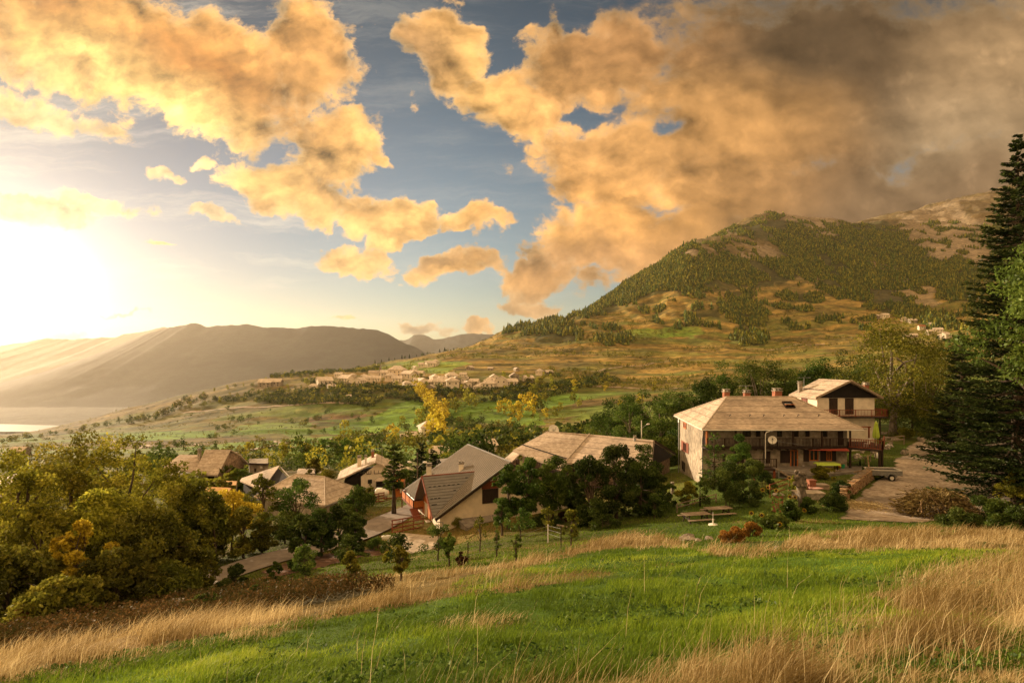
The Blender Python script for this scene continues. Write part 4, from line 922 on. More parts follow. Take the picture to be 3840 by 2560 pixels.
# scattered field trees, hedgerow by hedgerow
lines = [  # (polyline on the slope, count, kinds, size, words)
  ([(128, 421), (160, 414), (186, 400), (205, 397)], 20, (G_DARK, G_OLIVE), 1.0, 'dark tree of the wood on the spur at the left'), ([(0, 439), (60, 430), (120, 420)], 16, (G_DARK, G_OLIVE), .7, 'low tree on the crest of the far spur'),
  ([(186, 406), (240, 392), (300, 386), (340, 388)], 22, (G_OLIVE, G_YG), .7, 'sunlit tree along the upper crest hedge'), ([(190, 395), (240, 383), (290, 376), (310, 376)], 14, (G_YG, G_OLIVE), .6, 'small tree on the skyline left of the village'),
  ([(210, 437), (220, 428), (235, 421), (250, 418)], 9, (G_DARK, G_OLIVE), .6, 'bush-like tree in the stepped hedge of the left fields'), ([(300, 424), (320, 414), (330, 408)], 7, (G_DARK, G_OLIVE), .6, 'tree in the hedge of the reddish field'),
  ([(347, 443), (375, 441), (400, 441), (420, 446)], 13, (G_DARK, G_OLIVE), .8, 'dark tree of the hedge beside the white farmhouse'), ([(445, 424), (465, 427), (490, 432), (510, 438), (535, 436)], 16, (G_DARK, G_MID), .9, 'green tree of the hedge crossing the right meadows'),
  ([(460, 420), (480, 424), (500, 428), (525, 430), (545, 432)], 12, (G_DARK, G_OLIVE), .8, 'tree of the upper hedge above the right meadows'), ([(250, 447), (300, 443), (345, 443)], 9, (G_DARK, G_OLIVE), .55, 'bush-like tree along the long valley road'),
  ([(150, 455), (180, 447), (220, 450), (240, 452)], 8, (G_DARK, G_OLIVE), .55, 'tree beside the lower fields left of the big barn'), ([(300, 463), (330, 461), (360, 458), (385, 462)], 12, (G_DARK, G_MID), .6, 'tree in the hedge behind the white chalet'),
  ([(250, 466), (262, 461), (280, 462), (310, 468)], 9, (G_YG, G_OLIVE), .45, 'yellowish tree behind the stone barn'), ([(450, 455), (470, 452), (500, 447), (520, 448)], 12, (G_MID, G_OLIVE), .5, 'garden tree among the houses on the valley floor'),
  ([(430, 430), (436, 445), (470, 448)], 6, (G_DARK, G_OLIVE), .6, 'tree beside the pale farmhouse lane'), ([(375, 352), (410, 346), (440, 335), (470, 325), (490, 318)], 20, (G_DARK, G_FIR), .7, 'conifer-dark tree on the ridge above the village')]
FT[G_FIR] = [small_tree_mesh('far_conifer', 11, 3, G_FIR, 700 + j, 380, 0, 1.1, cone=True) for j in range(2)]
for pl, cnt, kinds, s, words in lines:
    p = np.array(pl, float); d = np.r_[0, np.cumsum(np.hypot(*np.diff(p, axis=0).T))]
    for i in range(cnt):
        t = d[-1] * (i + random.uniform(-.3, .3)) / max(1, cnt - 1); u = np.interp(t, d, p[:, 0]) + random.gauss(0, 1.5); v = np.interp(t, d, p[:, 1]) + random.gauss(0, 1.2)
        q = at(u, v + 3, 200, 2400); put(FT[random.choice(kinds)][i % 2], q, s * 1.35 * random.uniform(.6, 1.35), words, 'field_tree', words.replace('tree', 'trees', 1))
for i in range(34):
    u, v = random.uniform(215, 440), random.uniform(405, 445); q = at(u, v, 200, 1200)
    put(FT[random.choice((G_DARK, G_OLIVE, G_MID))][i % 2], q, random.uniform(.4, .9), 'lone small tree standing in the valley fields', 'field_tree', 'lone small trees standing in the valley fields')
for i in range(46):
    u, v = random.uniform(305, 560), random.uniform(372, 388); q = at(u, v + 2, 450, 1400)
    put(FT[random.choice((G_DARK, G_OLIVE, G_YG, G_YG))][i % 2], q, random.uniform(.7, 1.4), 'tree standing between the houses of the hillside village', 'field_tree', 'trees standing between the houses of the hillside village')
# woods too dense to count: one mass each
def mass(name, cells, kinds, seed, cone, h0, h1, leafn, lf=.24):
    """cells: list of (X, Y) stems"""
    g = np.random.default_rng(seed); P = np.array(cells); n = len(P); Z = ground(P[:, 0], P[:, 1])
    H = (h0 + (h1 - h0) * g.uniform(-.5, 1, n) ** 1) * g.uniform(.6, 1.15, n) * (1 + .5 * (g.uniform(0, 1, n) > .9))
    if cone:
        k = 6; Vs = []; Fs = []; val = []
        base = 0
        for lay_, (zb, zt, rr) in enumerate(((.08, .62, .24), (.34, .86, .18), (.6, 1.05, .12))):
            a = np.arange(k) * 2 * np.pi / k; j = g.uniform(.75, 1.25, (n, k)); ph = g.uniform(0, 6, (n, 1))
            ring = np.stack([P[:, :1] + np.cos(a + ph) * H[:, None] * rr * j, P[:, 1:2] + np.sin(a + ph) * H[:, None] * rr * j, Z[:, None] + H[:, None] * zb * g.uniform(.85, 1.2, (n, k))], -1)
            tip = np.stack([P[:, 0], P[:, 1], Z + H * zt], -1)[:, None]
            V = np.concatenate([ring, tip], 1).reshape(-1, 3); b0 = base + np.arange(n)[:, None] * (k + 1)
            f = np.stack([b0 + np.arange(k), b0 + (np.arange(k) + 1) % k, np.broadcast_to(b0 + k, (n, k))], -1).reshape(-1, 3)
            Vs.append(V); Fs.append(f); base += len(V); val.append(np.repeat(g.uniform(0, 1, n), k + 1))
            g = np.random.default_rng(seed); g.uniform(0, 1, 3 + lay_)
        me = npmesh(name, np.concatenate(Vs), np.concatenate(Fs), LM[kinds], {'rnd': ('FLOAT', 'POINT', np.concatenate(val))})
    else:
        q = runit(n * leafn).reshape(n, leafn, 3) * g.uniform(.4, 1, (n, leafn, 1)) ** .5
        q = q * np.stack([H * .42, H * .42, H * .42], -1)[:, None]; q[:, :, 2] += (Z + H * .5)[:, None]; q[:, :, :2] += P[:, None]
        V, Fc = leaf_quads(q.reshape(-1, 3), np.repeat(H * lf, leafn), asp=.8)
        me = npmesh(name, V, Fc, LM[kinds], {'rnd': ('FLOAT', 'POINT', np.repeat(np.clip(np.repeat(g.uniform(0, .6, n), leafn) + g.uniform(0, .4, n * leafn), 0, 1), 4))})
    return tag(link(name, me), kind='stuff')
def cells(N_, test, Y0, Y1, a0=-1.0, a1=1.0, seed=1):
    g = np.random.default_rng(seed); a = g.uniform(a0, a1, N_); Y = np.exp(g.uniform(math.log(Y0), math.log(Y1), N_)); X = a * Y
    Z = ground(X, Y); u, v = project(X, Y, Z); k = test(X, Y, Z, u, v); return np.stack([X[k], Y[k]], 1)
def infor(X, Y, Z, u, v):
    wob = fbm(X / 60 + 9, Y / 60, 4, 61) - .5; r = np.zeros(len(X), bool)
    for p in FOREST: r |= inpoly(u + wob * 14 + (fbm(X / 25, Y / 25, 3, 62) - .5) * 22, v + wob * 5 + (fbm(X / 30, Y / 30, 3, 63) - .5) * 12, p)
    r |= (fbm(X / 50, Y / 80, 5, 64) > .60) & (u > 520) & (Y > 1350) & (v < 330)
    gap = fbm(X / 90, Y / 140, 4, 99)
    return r & (gap < .60) & (Y > 900)
mass('conifer_forest', cells(300000, infor, 900, 3300, -.35, .95, 11), G_YG, 21, True, 10, 17, 0)
mass('conifer_forest', cells(240000, infor, 900, 3300, -.35, .95, 12), G_MID, 22, True, 10, 17, 0)
def sparse(X, Y, Z, u, v):
    n = fbm(X / 110, Y / 60, 5, 131); return (n > .575) & (Y > 750) & (u > 320) & (Y < 2600) & ~infor(X, Y, Z, u, v)
mass('hillside_scrub', cells(22000, sparse, 750, 2600, -.3, .9, 13), G_OLIVE, 23, False, 4, 9, 26)
VILW = [[(200, 402), (230, 398), (300, 390), (360, 386), (420, 391), (440, 398), (420, 402), (390, 400), (370, 408), (330, 402), (300, 406), (250, 402)], [(300, 381), (420, 388), (480, 391), (560, 382), (600, 374), (620, 381), (570, 392), (540, 400), (470, 403), (440, 396), (330, 390)], [(268, 372), (330, 366), (380, 366), (380, 372), (330, 374), (270, 378)],
        [(560, 440), (610, 425), (620, 440), (560, 450)], [(430, 440), (480, 440), (540, 446), (540, 462), (440, 458)]]
def vilw(X, Y, Z, u, v):
    r = np.zeros(len(X), bool)
    for p in VILW: r |= inpoly(u, v, p)
    return r & (Y > 260) & (fbm(X / 40, Y / 40, 3, 140) > .36)
mass('village_greenery', cells(45000, vilw, 260, 1300, -.6, .35, 14), G_DARK, 24, False, 5, 8, 30)
mass('village_greenery', cells(14000, vilw, 260, 1300, -.6, .35, 15), G_YG, 25, False, 5, 8, 30)
def fieldscrub(X, Y, Z, u, v):
    n = fbm(X / 60, Y / 16, 4, 151); return (n > np.where(u < 300, .55, .60)) & (u < 720) & (v > 398)
mass('hedgerow_scrub', cells(9000, fieldscrub, 180, 1100, -.95, .4, 16), G_OLIVE, 26, False, 2, 4.2, 22)
mass('hedgerow_scrub', cells(2600, lambda X, Y, Z, u, v: (fbm(X / 26, Y / 26, 4, 161) > .56) & ((u < 245) | (u > 560)), 95, 260, -.95, .6, 17), G_OLIVE, 27, False, 1.5, 4, 60)

def midtrees(X, Y, Z, u, v):
    return (fbm(X / 22, Y / 22, 3, 171) > .52) & (((v > 457) & (v < 482) & (u > 150) & (u < 480) & ~((u > 285) & (u < 432) & (v < 468))) | ((u > 560) & (u < 640) & (v > 425) & (v < 460)))
mass('orchard_greenery', cells(900, midtrees, 108, 240, -.75, .3, 18), G_MID, 28, False, 3, 6.5, 260, .09)
mass('orchard_greenery', cells(420, midtrees, 108, 240, -.75, .3, 19), G_YG, 29, False, 3, 6, 220, .09)
# ------------------------------------------------------------ grass of the meadow
def blades(X, Y, H, Wd, bend, seed, wind=(.35, .1)):
    g = np.random.default_rng(seed); n = len(X); Z = ground(X, Y)
    az = g.uniform(0, 6.28, n); sx_, sy_ = np.cos(az), np.sin(az)
    bx = (np.cos(az + 1.57) * g.uniform(.2, 1, n) + wind[0]) * bend * H; by = (np.sin(az + 1.57) * g.uniform(.2, 1, n) + wind[1]) * bend * H
    V = np.zeros((n, 6, 3))
    for k, (t, w) in enumerate(((0, 1), (.55, .75), (1, .12))):
        cx_ = X + bx * t ** 2; cy_ = Y + by * t ** 2; cz_ = Z - .02 + H * (t - .22 * bend * t ** 2)
        V[:, 2 * k] = np.stack([cx_ - sx_ * Wd * w, cy_ - sy_ * Wd * w, cz_], 1); V[:, 2 * k + 1] = np.stack([cx_ + sx_ * Wd * w, cy_ + sy_ * Wd * w, cz_], 1)
    b = np.arange(n)[:, None] * 6
    Fc = np.concatenate([b + [0, 1, 3, 2], b + [2, 3, 5, 4]], 0)
    return V.reshape(-1, 3), Fc
def field(n, y0, y1, a0=-1.0, a1=1.0, seed=1, p=1.0):
    g = np.random.default_rng(seed); a = g.uniform(a0, a1, n); t = g.uniform(0, 1, n)
    Y = np.exp(math.log(y0) + (math.log(y1) - math.log(y0)) * t); return a * Y, Y
def grass(name, X, Y, H, Wd, bend, lm, val, seed, wind=(.3, .1)):
    V, Fc = blades(X, Y, H, Wd, bend, seed, wind)
    return tag(link(name, npmesh(name, V, Fc, lm, {'rnd': ('FLOAT', 'POINT', np.repeat(val, 6))})), kind='stuff')
GM = leafmat('meadow_grass_blades', (.07, .12, .010), (.18, .27, .020), (.36, .42, .05), .45, 0)
GD = leafmat('dry_grass_stalks', (.20, .135, .045), (.46, .35, .17), (.74, .61, .34), .4, 0)
X, Y = field(330000, 4.2, 50, seed=31); u, v = project(X, Y, ground(X, Y))
dm = drymask(X, Y, u, v); mm = meadow_edge(u, v) < 1.0; g_ = np.random.default_rng(5)
k = mm & (g_.uniform(0, 1, len(X)) > dm * .6); Xg, Yg = X[k], Y[k]
cl = fbm(Xg * .9, Yg * .9, 4, 201); c2 = fbm(Xg * .18, Yg * .25, 4, 202)
grass('meadow_grass', Xg, Yg, (.07 + .16 * sstep(.35, .75, cl)) * g_.uniform(.6, 1.3, len(Xg)), .0035 + .00042 * Yg, .7, GM, np.clip(.12 + .9 * (fbm(Xg * .10 + Yg * .05, Yg * .9 - Xg * .12, 4, 209) - .5) + 1.2 * (c2 - .35) + .3 * (cl - .5) + g_.uniform(-.22, .22, len(Xg)), 0, 1), 32)
# garden turf beyond
X, Y = field(90000, 30, 85, -.6, .85, seed=33); u, v = project(X, Y, ground(X, Y)); k = (meadow_edge(u, v) >= .98) & (drymask(X, Y, u, v) < .5) & offroad(X, Y) & ~redbush(u, v)
Xg, Yg = X[k], Y[k]; c2 = fbm(Xg * .2, Yg * .2, 4, 203)
grass('garden_grass', Xg, Yg, .13 * g_.uniform(.5, 1.5, len(Xg)), .012 + .0003 * Yg, .7, GM, np.clip(.05 + 1.1 * (c2 - .35) + g_.uniform(-.2, .2, len(Xg)), 0, 1), 34)
# dry stalks
X, Y = field(420000, 3.6, 48, -1.05, 1.0, seed=35); u, v = project(X, Y, ground(X, Y)); dm = drymask(X, Y, u, v)
k = (g_.uniform(0, 1, len(X)) < dm * .75) & offroad(X, Y); Xd, Yd, dd = X[k], Y[k], dm[k]
cl = fbm(Xd * .8, Yd * .8, 3, 205)
grass('dry_grass', Xd, Yd, (.12 + .62 * sstep(.3, .75, cl) * dd) * g_.uniform(.45, 1.25, len(Xd)), .0016 + .00034 * Yd, .85, GD, np.clip(.30 + 1.2 * (fbm(Xd * .4, Yd * .4, 3, 206) - .5) + g_.uniform(-.3, .35, len(Xd)), 0, 1), 36, (.55, .05))
# seed-bearing stalks standing above the rest
X, Y = field(5200, 4.2, 40, -.95, .95, seed=37); u, v = project(X, Y, ground(X, Y)); dm = drymask(X, Y, u, v)
k = (g_.uniform(0, 1, len(X)) < np.maximum(dm * .9, .03)) & (meadow_edge(u, v) < 1.3) & offroad(X, Y); Xd, Yd = X[k], Y[k]; Hs = g_.uniform(.5, 1.0, len(Xd))
grass('seed_stalks', Xd, Yd, Hs, .0015 + .0002 * Yd, .55, GD, g_.uniform(.5, 1, len(Xd)), 38, (.4, 0))
# red-brown scrub between belt and meadow
X, Y = field(110000, 17, 42, -1.1, -.12, seed=39); u, v = project(X, Y, ground(X, Y)); k = redbush(u, v); X, Y = X[k], Y[k]
hh = (.15 + 1.1 * fbm(X * .7, Y * .7, 3, 207)) * g_.uniform(.1, 1, len(X))
P = np.stack([X, Y, ground(X, Y) + hh], 1); V, Fc = leaf_quads(P, .13, asp=.5)
LM.append(leafmat('bramble_leaves', (.035, .038, .008), (.085, .062, .018), (.20, .125, .04), .35))
tag(link('bramble_scrub', npmesh('bramble_scrub', V, Fc, LM[-1], {'rnd': ('FLOAT', 'POINT', np.repeat(np.clip(g_.uniform(0, .6, len(X)) + .6 * fbm(X * .5, Y * .5, 3, 208) - .1, 0, 1), 4))})), kind='stuff')

# broad-leaved weeds among the grass
X, Y = field(5200, 4.2, 40, -.95, .95, seed=41); u, v = project(X, Y, ground(X, Y)); k = (meadow_edge(u, v) < 1) & (fbm(X * .45, Y * .6, 4, 211) > .55); X, Y = X[k], Y[k]
n = len(X); q_ = 9; px = np.repeat(X, q_) + g_.normal(size=n * q_) * .09; py = np.repeat(Y, q_) + g_.normal(size=n * q_) * .09
P = np.stack([px, py, ground(px, py) + g_.uniform(.03, .13, n * q_)], 1); V, Fc = leaf_quads(P, .095, asp=.45)
LM.append(leafmat('weed_leaves', (.02, .05, .01), (.05, .10, .018), (.10, .17, .03), .35)); tag(link('meadow_weeds', npmesh('meadow_weeds', V, Fc, LM[-1], {'rnd': ('FLOAT', 'POINT', np.repeat(g_.uniform(0, 1, n * q_), 4))})), kind='stuff')
# ------------------------------------------------------------ houses
def wall_uv(A, B, u, v):
    """point on the upright plane through A and B seen at column u, row v"""
    k = (u - U0) / F; dx, dy = B[0] - A[0], B[1] - A[1]
    s = (k * A[1] - A[0]) / (dx - k * dy); x, y = A[0] + s * dx, A[1] + s * dy
    return s, Vector((x, y, -(v - V0) / F * y))
def panel(mb, A, B, u0, v0, u1, v1, e0=.0, e1=.06, pad=0):
    """upright rectangle on the wall plane, from e0 to e1 in front of it"""
    s0, p0 = wall_uv(A, B, u0, v0); s1, p1 = wall_uv(A, B, u1, v1)
    sm_, pm = wall_uv(A, B, (u0 + u1) / 2, v0); _, pn = wall_uv(A, B, (u0 + u1) / 2, v1)
    return rect(mb, A, B, s0, s1, pm.z, pn.z, e0, e1, pad)
def rect(mb, A, B, s0, s1, z0, z1, e0, e1, pad=0):
    A2, B2 = Vector((A[0], A[1], 0)), Vector((B[0], B[1], 0)); d = (B2 - A2); L_ = d.length; d = d / L_
    n = Vector((d.y, -d.x, 0))
    if n.dot(-A2) < 0: n = -n
    a = A2 + d * (s0 * L_ - pad * (1 if s1 > s0 else -1)); b = A2 + d * (s1 * L_ + pad * (1 if s1 > s0 else -1)); zt, zb = max(z0, z1) + pad, min(z0, z1) - pad
    vs = [p + n * e + Vector((0, 0, z)) for e in (e0, e1) for p, z in ((a, zb), (b, zb), (b, zt), (a, zt))]
    return mb.add(vs, [(3, 2, 1, 0), (4, 5, 6, 7), (0, 1, 5, 4), (1, 2, 6, 5), (2, 3, 7, 6), (3, 0, 4, 7)])
def window(par, A, B, u0, v0, u1, v1, frame='wood_red', pane='glass', name='window', fw=.09, cross=True):
    mb = MB(); s0, _ = wall_uv(A, B, u0, v0); s1, _ = wall_uv(A, B, u1, v1)
    _, pm = wall_uv(A, B, (u0 + u1) / 2, v0); _, pn = wall_uv(A, B, (u0 + u1) / 2, v1); zt, zb = pm.z, pn.z
    Lw = math.hypot(B[0] - A[0], B[1] - A[1]); f = fw / Lw; s0, s1 = min(s0, s1), max(s0, s1)
    for a, b, c, d in ((s0, s0 + f, zb, zt), (s1 - f, s1, zb, zt), (s0 + f, s1 - f, zt - fw, zt), (s0 + f, s1 - f, zb, zb + fw)): rect(mb, A, B, a, b, c, d, .0, .10)
    if cross: rect(mb, A, B, (s0 + s1) / 2 - f * .4, (s0 + s1) / 2 + f * .4, zb + fw, zt - fw, .03, .09)
    w = mb.build(name, M[frame], par); g = MB(); rect(g, A, B, s0 + f, s1 - f, zb + fw, zt - fw, .0, .025); g.build('pane', M[pane], w); return w
def plate(par, A, B, u0, v0, u1, v1, m, name, e=.07, label=None):
    mb = MB(); panel(mb, A, B, u0, v0, u1, v1, .0, e); return tag(mb.build(name, M[m], par), label)
def roofslabs(polys, t=.22):
    mb = MB()
    for p in polys: mb.slab(p, t)
    return mb
def walls(foot, zt, zb, gables=()):
    """footprint walls up to zt; gables: (i, apex) raises edge i of the footprint to a peak"""
    n = len(foot); mb = MB(); mb.slab([(x, y, zt) for x, y in foot], zt - zb)
    for i, ap in gables:
        a, b = foot[i], foot[(i + 1) % n]; cx, cy = sum(p[0] for p in foot) / n, sum(p[1] for p in foot) / n
        inn = Vector((cx - (a[0] + b[0]) / 2, cy - (a[1] + b[1]) / 2, 0)).normalized() * .4
        P = [Vector((a[0], a[1], zt)), Vector((b[0], b[1], zt)), Vector(ap)]; Q = [p + inn for p in P]
        mb.add(P + Q, [(0, 1, 2), (5, 4, 3), (0, 3, 4, 1), (1, 4, 5, 2), (2, 5, 3, 0)])
    return mb
def chimney(par, x, y, zb, zt, w=.5, m='brick', pots=True):
    mb = MB().box((x, y, (zb + zt) / 2), (w, w, zt - zb)); c = mb.build('chimney', M[m], par, bevel=.02)
    k = MB().box((x, y, zt + .05), (w + .16, w + .16, .1))
    for sx_ in (-1, 1): k.box((x + sx_ * w * .35, y, zt + .2), (.1, w * .9, .2))
    k.box((x, y, zt + .34), (w + .1, w + .1, .07)); k.build('chimney_cap', M['stone'], c) if c.parent is None else k.build('chimney_cap', M['stone'], par)
    return c
def line(a, b, n): return [Vector(a).lerp(Vector(b), i / n) for i in range(n + 1)]
def railing(par, pts, zf, h=1.0, m='wood_dark', gap=.16, name='railing', w=.09, bal=True, post=1.8):
    mb = MB()
    for a, b in zip(pts, pts[1:]):
        a, b = Vector((a[0], a[1], zf)), Vector((b[0], b[1], zf)); L_ = (b - a).length; up = Vector((0, 0, 1))
        mb.beam(a + up * h, b + up * h, .1, .06); mb.beam(a + up * .12, b + up * .12, .05, .08)
        if bal:
            n = max(1, int(L_ / gap))
            for i in range(1, n): p = a.lerp(b, i / n); mb.beam(p + up * .15, p + up * (h - .03), .025, w)
        n = max(1, int(L_ / post))
        for i in range(n + 1): p = a.lerp(b, i / n); mb.beam(p, p + up * (h + .02), .1, .1)
    return mb.build(name, M[m], par)
def mast_antenna(x, y, zb, h, label, az=0, parent=None):
    e = empty('tv_antenna', (x, y, zb), label, 'antenna') if parent is None else parent
    MB().tube([(x, y, zb), (x, y, zb + h)], .03, 6).build('mast', M['grey_metal'], e)
    d = Vector((math.cos(az), math.sin(az), 0)); mb = MB().tube([Vector((x, y, zb + h)) - d * .9, Vector((x, y, zb + h)) + d * .9], .018, 5); n = Vector((-d.y, d.x, 0))
    for k in range(8): p = Vector((x, y, zb + h)) + d * (-.85 + k * .24); mb.tube([p - n * .28, p + n * .28], .01, 4)
    mb.build('aerial', M['grey_metal'], e); return e
def dish(c, r, az, label, stalk=None, parent=None):
    """satellite dish facing azimuth az"""
    c = Vector(c); e = empty('satellite_dish', c, label, 'satellite dish'); d = Vector((math.cos(az), math.sin(az), .45)).normalized(); s = d.cross(Vector((0, 0, 1))).normalized(); t = s.cross(d)
    mb = MB(); rings = 5; nn = 18; vs = [c - d * r * .22]
    for k in range(1, rings + 1):
        q = k / rings
        for j in range(nn): a = 2 * math.pi * j / nn; vs.append(c + (s * math.cos(a) + t * math.sin(a)) * r * q - d * r * .22 * (1 - q * q))
    fs = [(0, 1 + j, 1 + (j + 1) % nn) for j in range(nn)] + [(1 + k * nn + j, 1 + k * nn + (j + 1) % nn, 1 + (k + 1) * nn + (j + 1) % nn, 1 + (k + 1) * nn + j) for k in range(rings - 1) for j in range(nn)]
    mb.add(vs, fs); o = mb.build('reflector', M['white_metal'], e, smooth=True); so_ = o.modifiers.new('thick', 'SOLIDIFY'); so_.thickness = .02
    MB().tube([c - t * r * .9, c + d * r * .9], .02, 5).box(c + d * r * .9, (.09, .09, .12)).build('feed_arm', M['dark_metal'], e)
    MB().tube([c - d * r * .2, c - d * (r * .2 + .12), Vector(stalk) if stalk else c - Vector((0, 0, 1))], .025, 6).build('bracket', M['grey_metal'], e); return e

# ============ big stone house
e = empty('stone_house', (31, 66, -13.5), 'big old stone farmhouse with hipped shingle roof and long dark wooden balcony', 'house')
E0, E1, E2, E3 = Vector((21.5, 64, -7.6)), Vector((39.6, 64, -7.6)), Vector((41.2, 80.8, -7.6)), Vector((23.1, 80.8, -7.6)); R0, R1 = Vector((27.3, 72.2, -4.5)), Vector((35.7, 72.2, -4.5))
rf = roofslabs([(E0, E1, R1, R0), (E1, E2, R1), (E2, E3, R0, R1), (E3, E0, R0)], .2).build('roof', M['roof_shingle'], e)
mb = MB()
for a, b in ((E0, R0), (E1, R1), (E2, R1), (E3, R0), (R0, R1)): mb.tube([a + Vector((0, 0, .03)), b + Vector((0, 0, .03))], .09, 6)
mb.build('ridge_cap', M['stone_pave'], rf)
mb = MB(); mb.tube([E0 + Vector((0, -.06, -.12)), E1 + Vector((0, -.06, -.12))], .07, 6); mb.tube([E3 + Vector((-.06, 0, -.12)), E0 + Vector((-.06, 0, -.12))], .07, 6); mb.build('gutter', M['white_metal'], rf)
FA = [(22.05, 65.6), (38.7, 65.6), (39.9, 79.8), (23.6, 79.8)]
walls(FA, -7.42, -18).build('wall', M['plaster_old'], e)
n_ = (E1 - E0).cross(R0 - E0).normalized()
if n_.z < 0: n_ = -n_
def on_front(u, v):   # a point of the front roof slope
    k, m = (u - U0) / F, -(v - V0) / F; d = Vector((k, 1, m)); return d * (E0.dot(n_) / d.dot(n_))
for zx in (790, 965, 1088, 1265, 1390, 1572):
    p = on_front(640 + zx * .11338, 360 + 492 * .11338); MB().beam(p, p + Vector((0, -.15, .26)), .05, .05).beam(p + Vector((0, -.15, .26)), p + Vector((0, -.42, .16)), .05, .05).build('snow_hook', M['dark_metal'], rf)
a, b, c, d = on_front(782, 401.8), on_front(791, 401.8), on_front(795, 407.6), on_front(786, 407.6); up = n_ * .1
mb = MB(); [mb.beam(p + up, q + up, .12, .12) for p, q in ((a, b), (b, c), (c, d), (d, a))]; sk = mb.build('skylight', M['wood_dark'], rf); MB().slab([a + n_ * .04, b + n_ * .04, c + n_ * .04, d + n_ * .04], .03).build('pane', M['glass'], sk)
o_ = b.lerp(c, .4) + n_ * .25; MB().slab([a.lerp(d, .45) + n_ * .1, b.lerp(c, .45) + n_ * .1, c + n_ * .5, d + n_ * .5], .04).build('sash', M['wood_orange'], sk)
for u, zb_, zt_ in ((727.3, 395.5, 392.6), (748, 396.5, 393.4), (778.5, 397, 391.7)):
    x = (u - U0) / F * 72.6; chimney(rf, x, 72.6 + .4, -5.3, -(zt_ - V0) / F * 72.6 + .12, .9 if u > 770 else .7)
# windows and doors of the ground floor: columns and rows on the front wall
q = lambda zx: 640 + zx * .11338
r = lambda zy: 360 + zy * .11338
A, B = FA[0], FA[1]
for x0, y0, x1, y1 in ((835, 792, 872, 930), (878, 792, 915, 930), (1088, 800, 1148, 905), (1236, 792, 1320, 902), (1440, 785, 1488, 890), (1590, 792, 1640, 885), (1690, 792, 1726, 885), (728, 820, 752, 930)): plate(e, A, B, q(x0), r(y0), q(x1), r(y1), 'wood_dark', 'shutter')
window(e, A, B, q(1492), r(785), q(1570), r(882), 'wood_orange'); window(e, A, B, q(1642), r(795), q(1688), r(882), 'wood_orange')
dr = window(e, A, B, q(1324), r(788), q(1390), r(946), 'wood_orange', name='door'); MB().box((wall_uv(A, B, q(1380), r(870))[1] + Vector((0, -.12, 0))), (.04, .04, .16)).build('handle', M['grey_metal'], dr)
for x0, x1 in ((905, 975), (1022, 1060), (1208, 1250), (1355, 1395), (1458, 1492), (1600, 1650)): window(e, A, B, q(x0), r(618), q(x1), r(672), 'wood_dark')
plate(e, A, B, q(1745), r(618), q(1790), r(745), 'wood_dark', 'door')
plate(e, A, B, q(1432), r(925), q(1448), r(942), 'white', 'vent_cover', .05)
AL, BL = FA[0], FA[3]
window(e, AL, BL, q(387), r(547), q(411), r(598), 'wood_orange', 'wood_red', cross=False)
window(e, AL, BL, q(385), r(722), q(412), r(803), 'wood_red'); plate(e, AL, BL, q(368), r(708), q(384), r(795), 'wood_red', 'shutter'); plate(e, AL, BL, q(413), r(728), q(430), r(818), 'wood_red', 'shutter')
window(e, AL, BL, q(375), r(892), q(398), r(968), 'wood_dark', cross=False)
# balcony
bal = MB().box((30.3, 65.0, -9.83), (16.8, 1.35, .14))
for x in np.arange(22.3, 38.6, .9): bal.beam((x, 64.35, -9.97), (x, 65.9, -9.97), .12, .16)
bal = bal.build('balcony', M['wood_dark'], e)
railing(bal, [(22.1, 65.5), (22.1, 64.42), (38.1, 64.42)], -9.76, 1.05)
for x in (22.12, 25.4, 28.7, 31.9, 35.2, 38.4): MB().beam((x, 64.5, -9.76), (x, 64.5, -7.7), .16, .16).build('post', M['wood_orange' if x < 23 else 'wood_dark'], bal)  # left corner post: warm sunlight put into its colour, the others stay dark
dk = MB().slab([(38.1, 65.6, -9.76), (38.1, 64.4, -9.76), (40.7, 62.3, -9.76), (43.6, 66.5, -9.76), (43.6, 69.5, -9.76), (38.8, 69.5, -9.76)], .18)
for x, y in ((40.5, 62.6), (38.4, 64.5), (43.4, 66.6)): dk.beam((x, y, -9.9), (x, y, -13.2), .18, .18)
dk = dk.build('deck', M['wood_dark'], e); railing(dk, [(38.1, 64.42), (40.7, 62.35), (43.5, 66.4)], -9.76, 1.05, 'wood_red')
mb = MB(); [mb.beam((x, 66.2, -9.76), (x, 66.2, -7.6), .14, .14) for x in (39.4, 41.6)]; mb.beam((38.7, 66.2, -7.62), (41.8, 66.2, -7.62), .14, .14).build('porch_frame', M['wood_red'], e)
MB().slab([(38.7, 64.6, -7.55), (40.9, 65.4, -7.75), (41.3, 68.5, -7.7), (39.0, 68.5, -7.35)], .12).build('porch_roof', M['roof_shingle'], e)
MB().tube([E0 + Vector((.45, .9, -.2)), (21.95, 65.45, -9), (21.95, 65.45, -15.2)], .05, 6).build('drainpipe', M['dark_metal'], e)
MB().tube([E3 + Vector((.3, -1, -.1)), (23.3, 79.4, -8.5), (23.3, 79.4, -16)], .06, 6).build('drainpipe', M['grey_metal'], e)
MB().slab([(37.4, 62.9, -9.9), (33.3, 63.9, -9.95), (37.9, 64.3, -9.8)], .02).build('awning_cloth', M['red_cloth'], e)
dsh = dish((wall_uv((22, 64.0), (38, 64.0), q(1168), r(700))[1]), .47, R(-115), 'white satellite dish hanging on the balcony of the stone house', stalk=(33.1, 64.42, -9.5))
_, p = wall_uv((22, 63.2), (38, 63.2), q(1106), r(650)); lp = empty('lamp_post', (p.x, 63.2, -13.4), 'slim pale lamp post with curved arm in front of the dark balcony', 'lamp post')
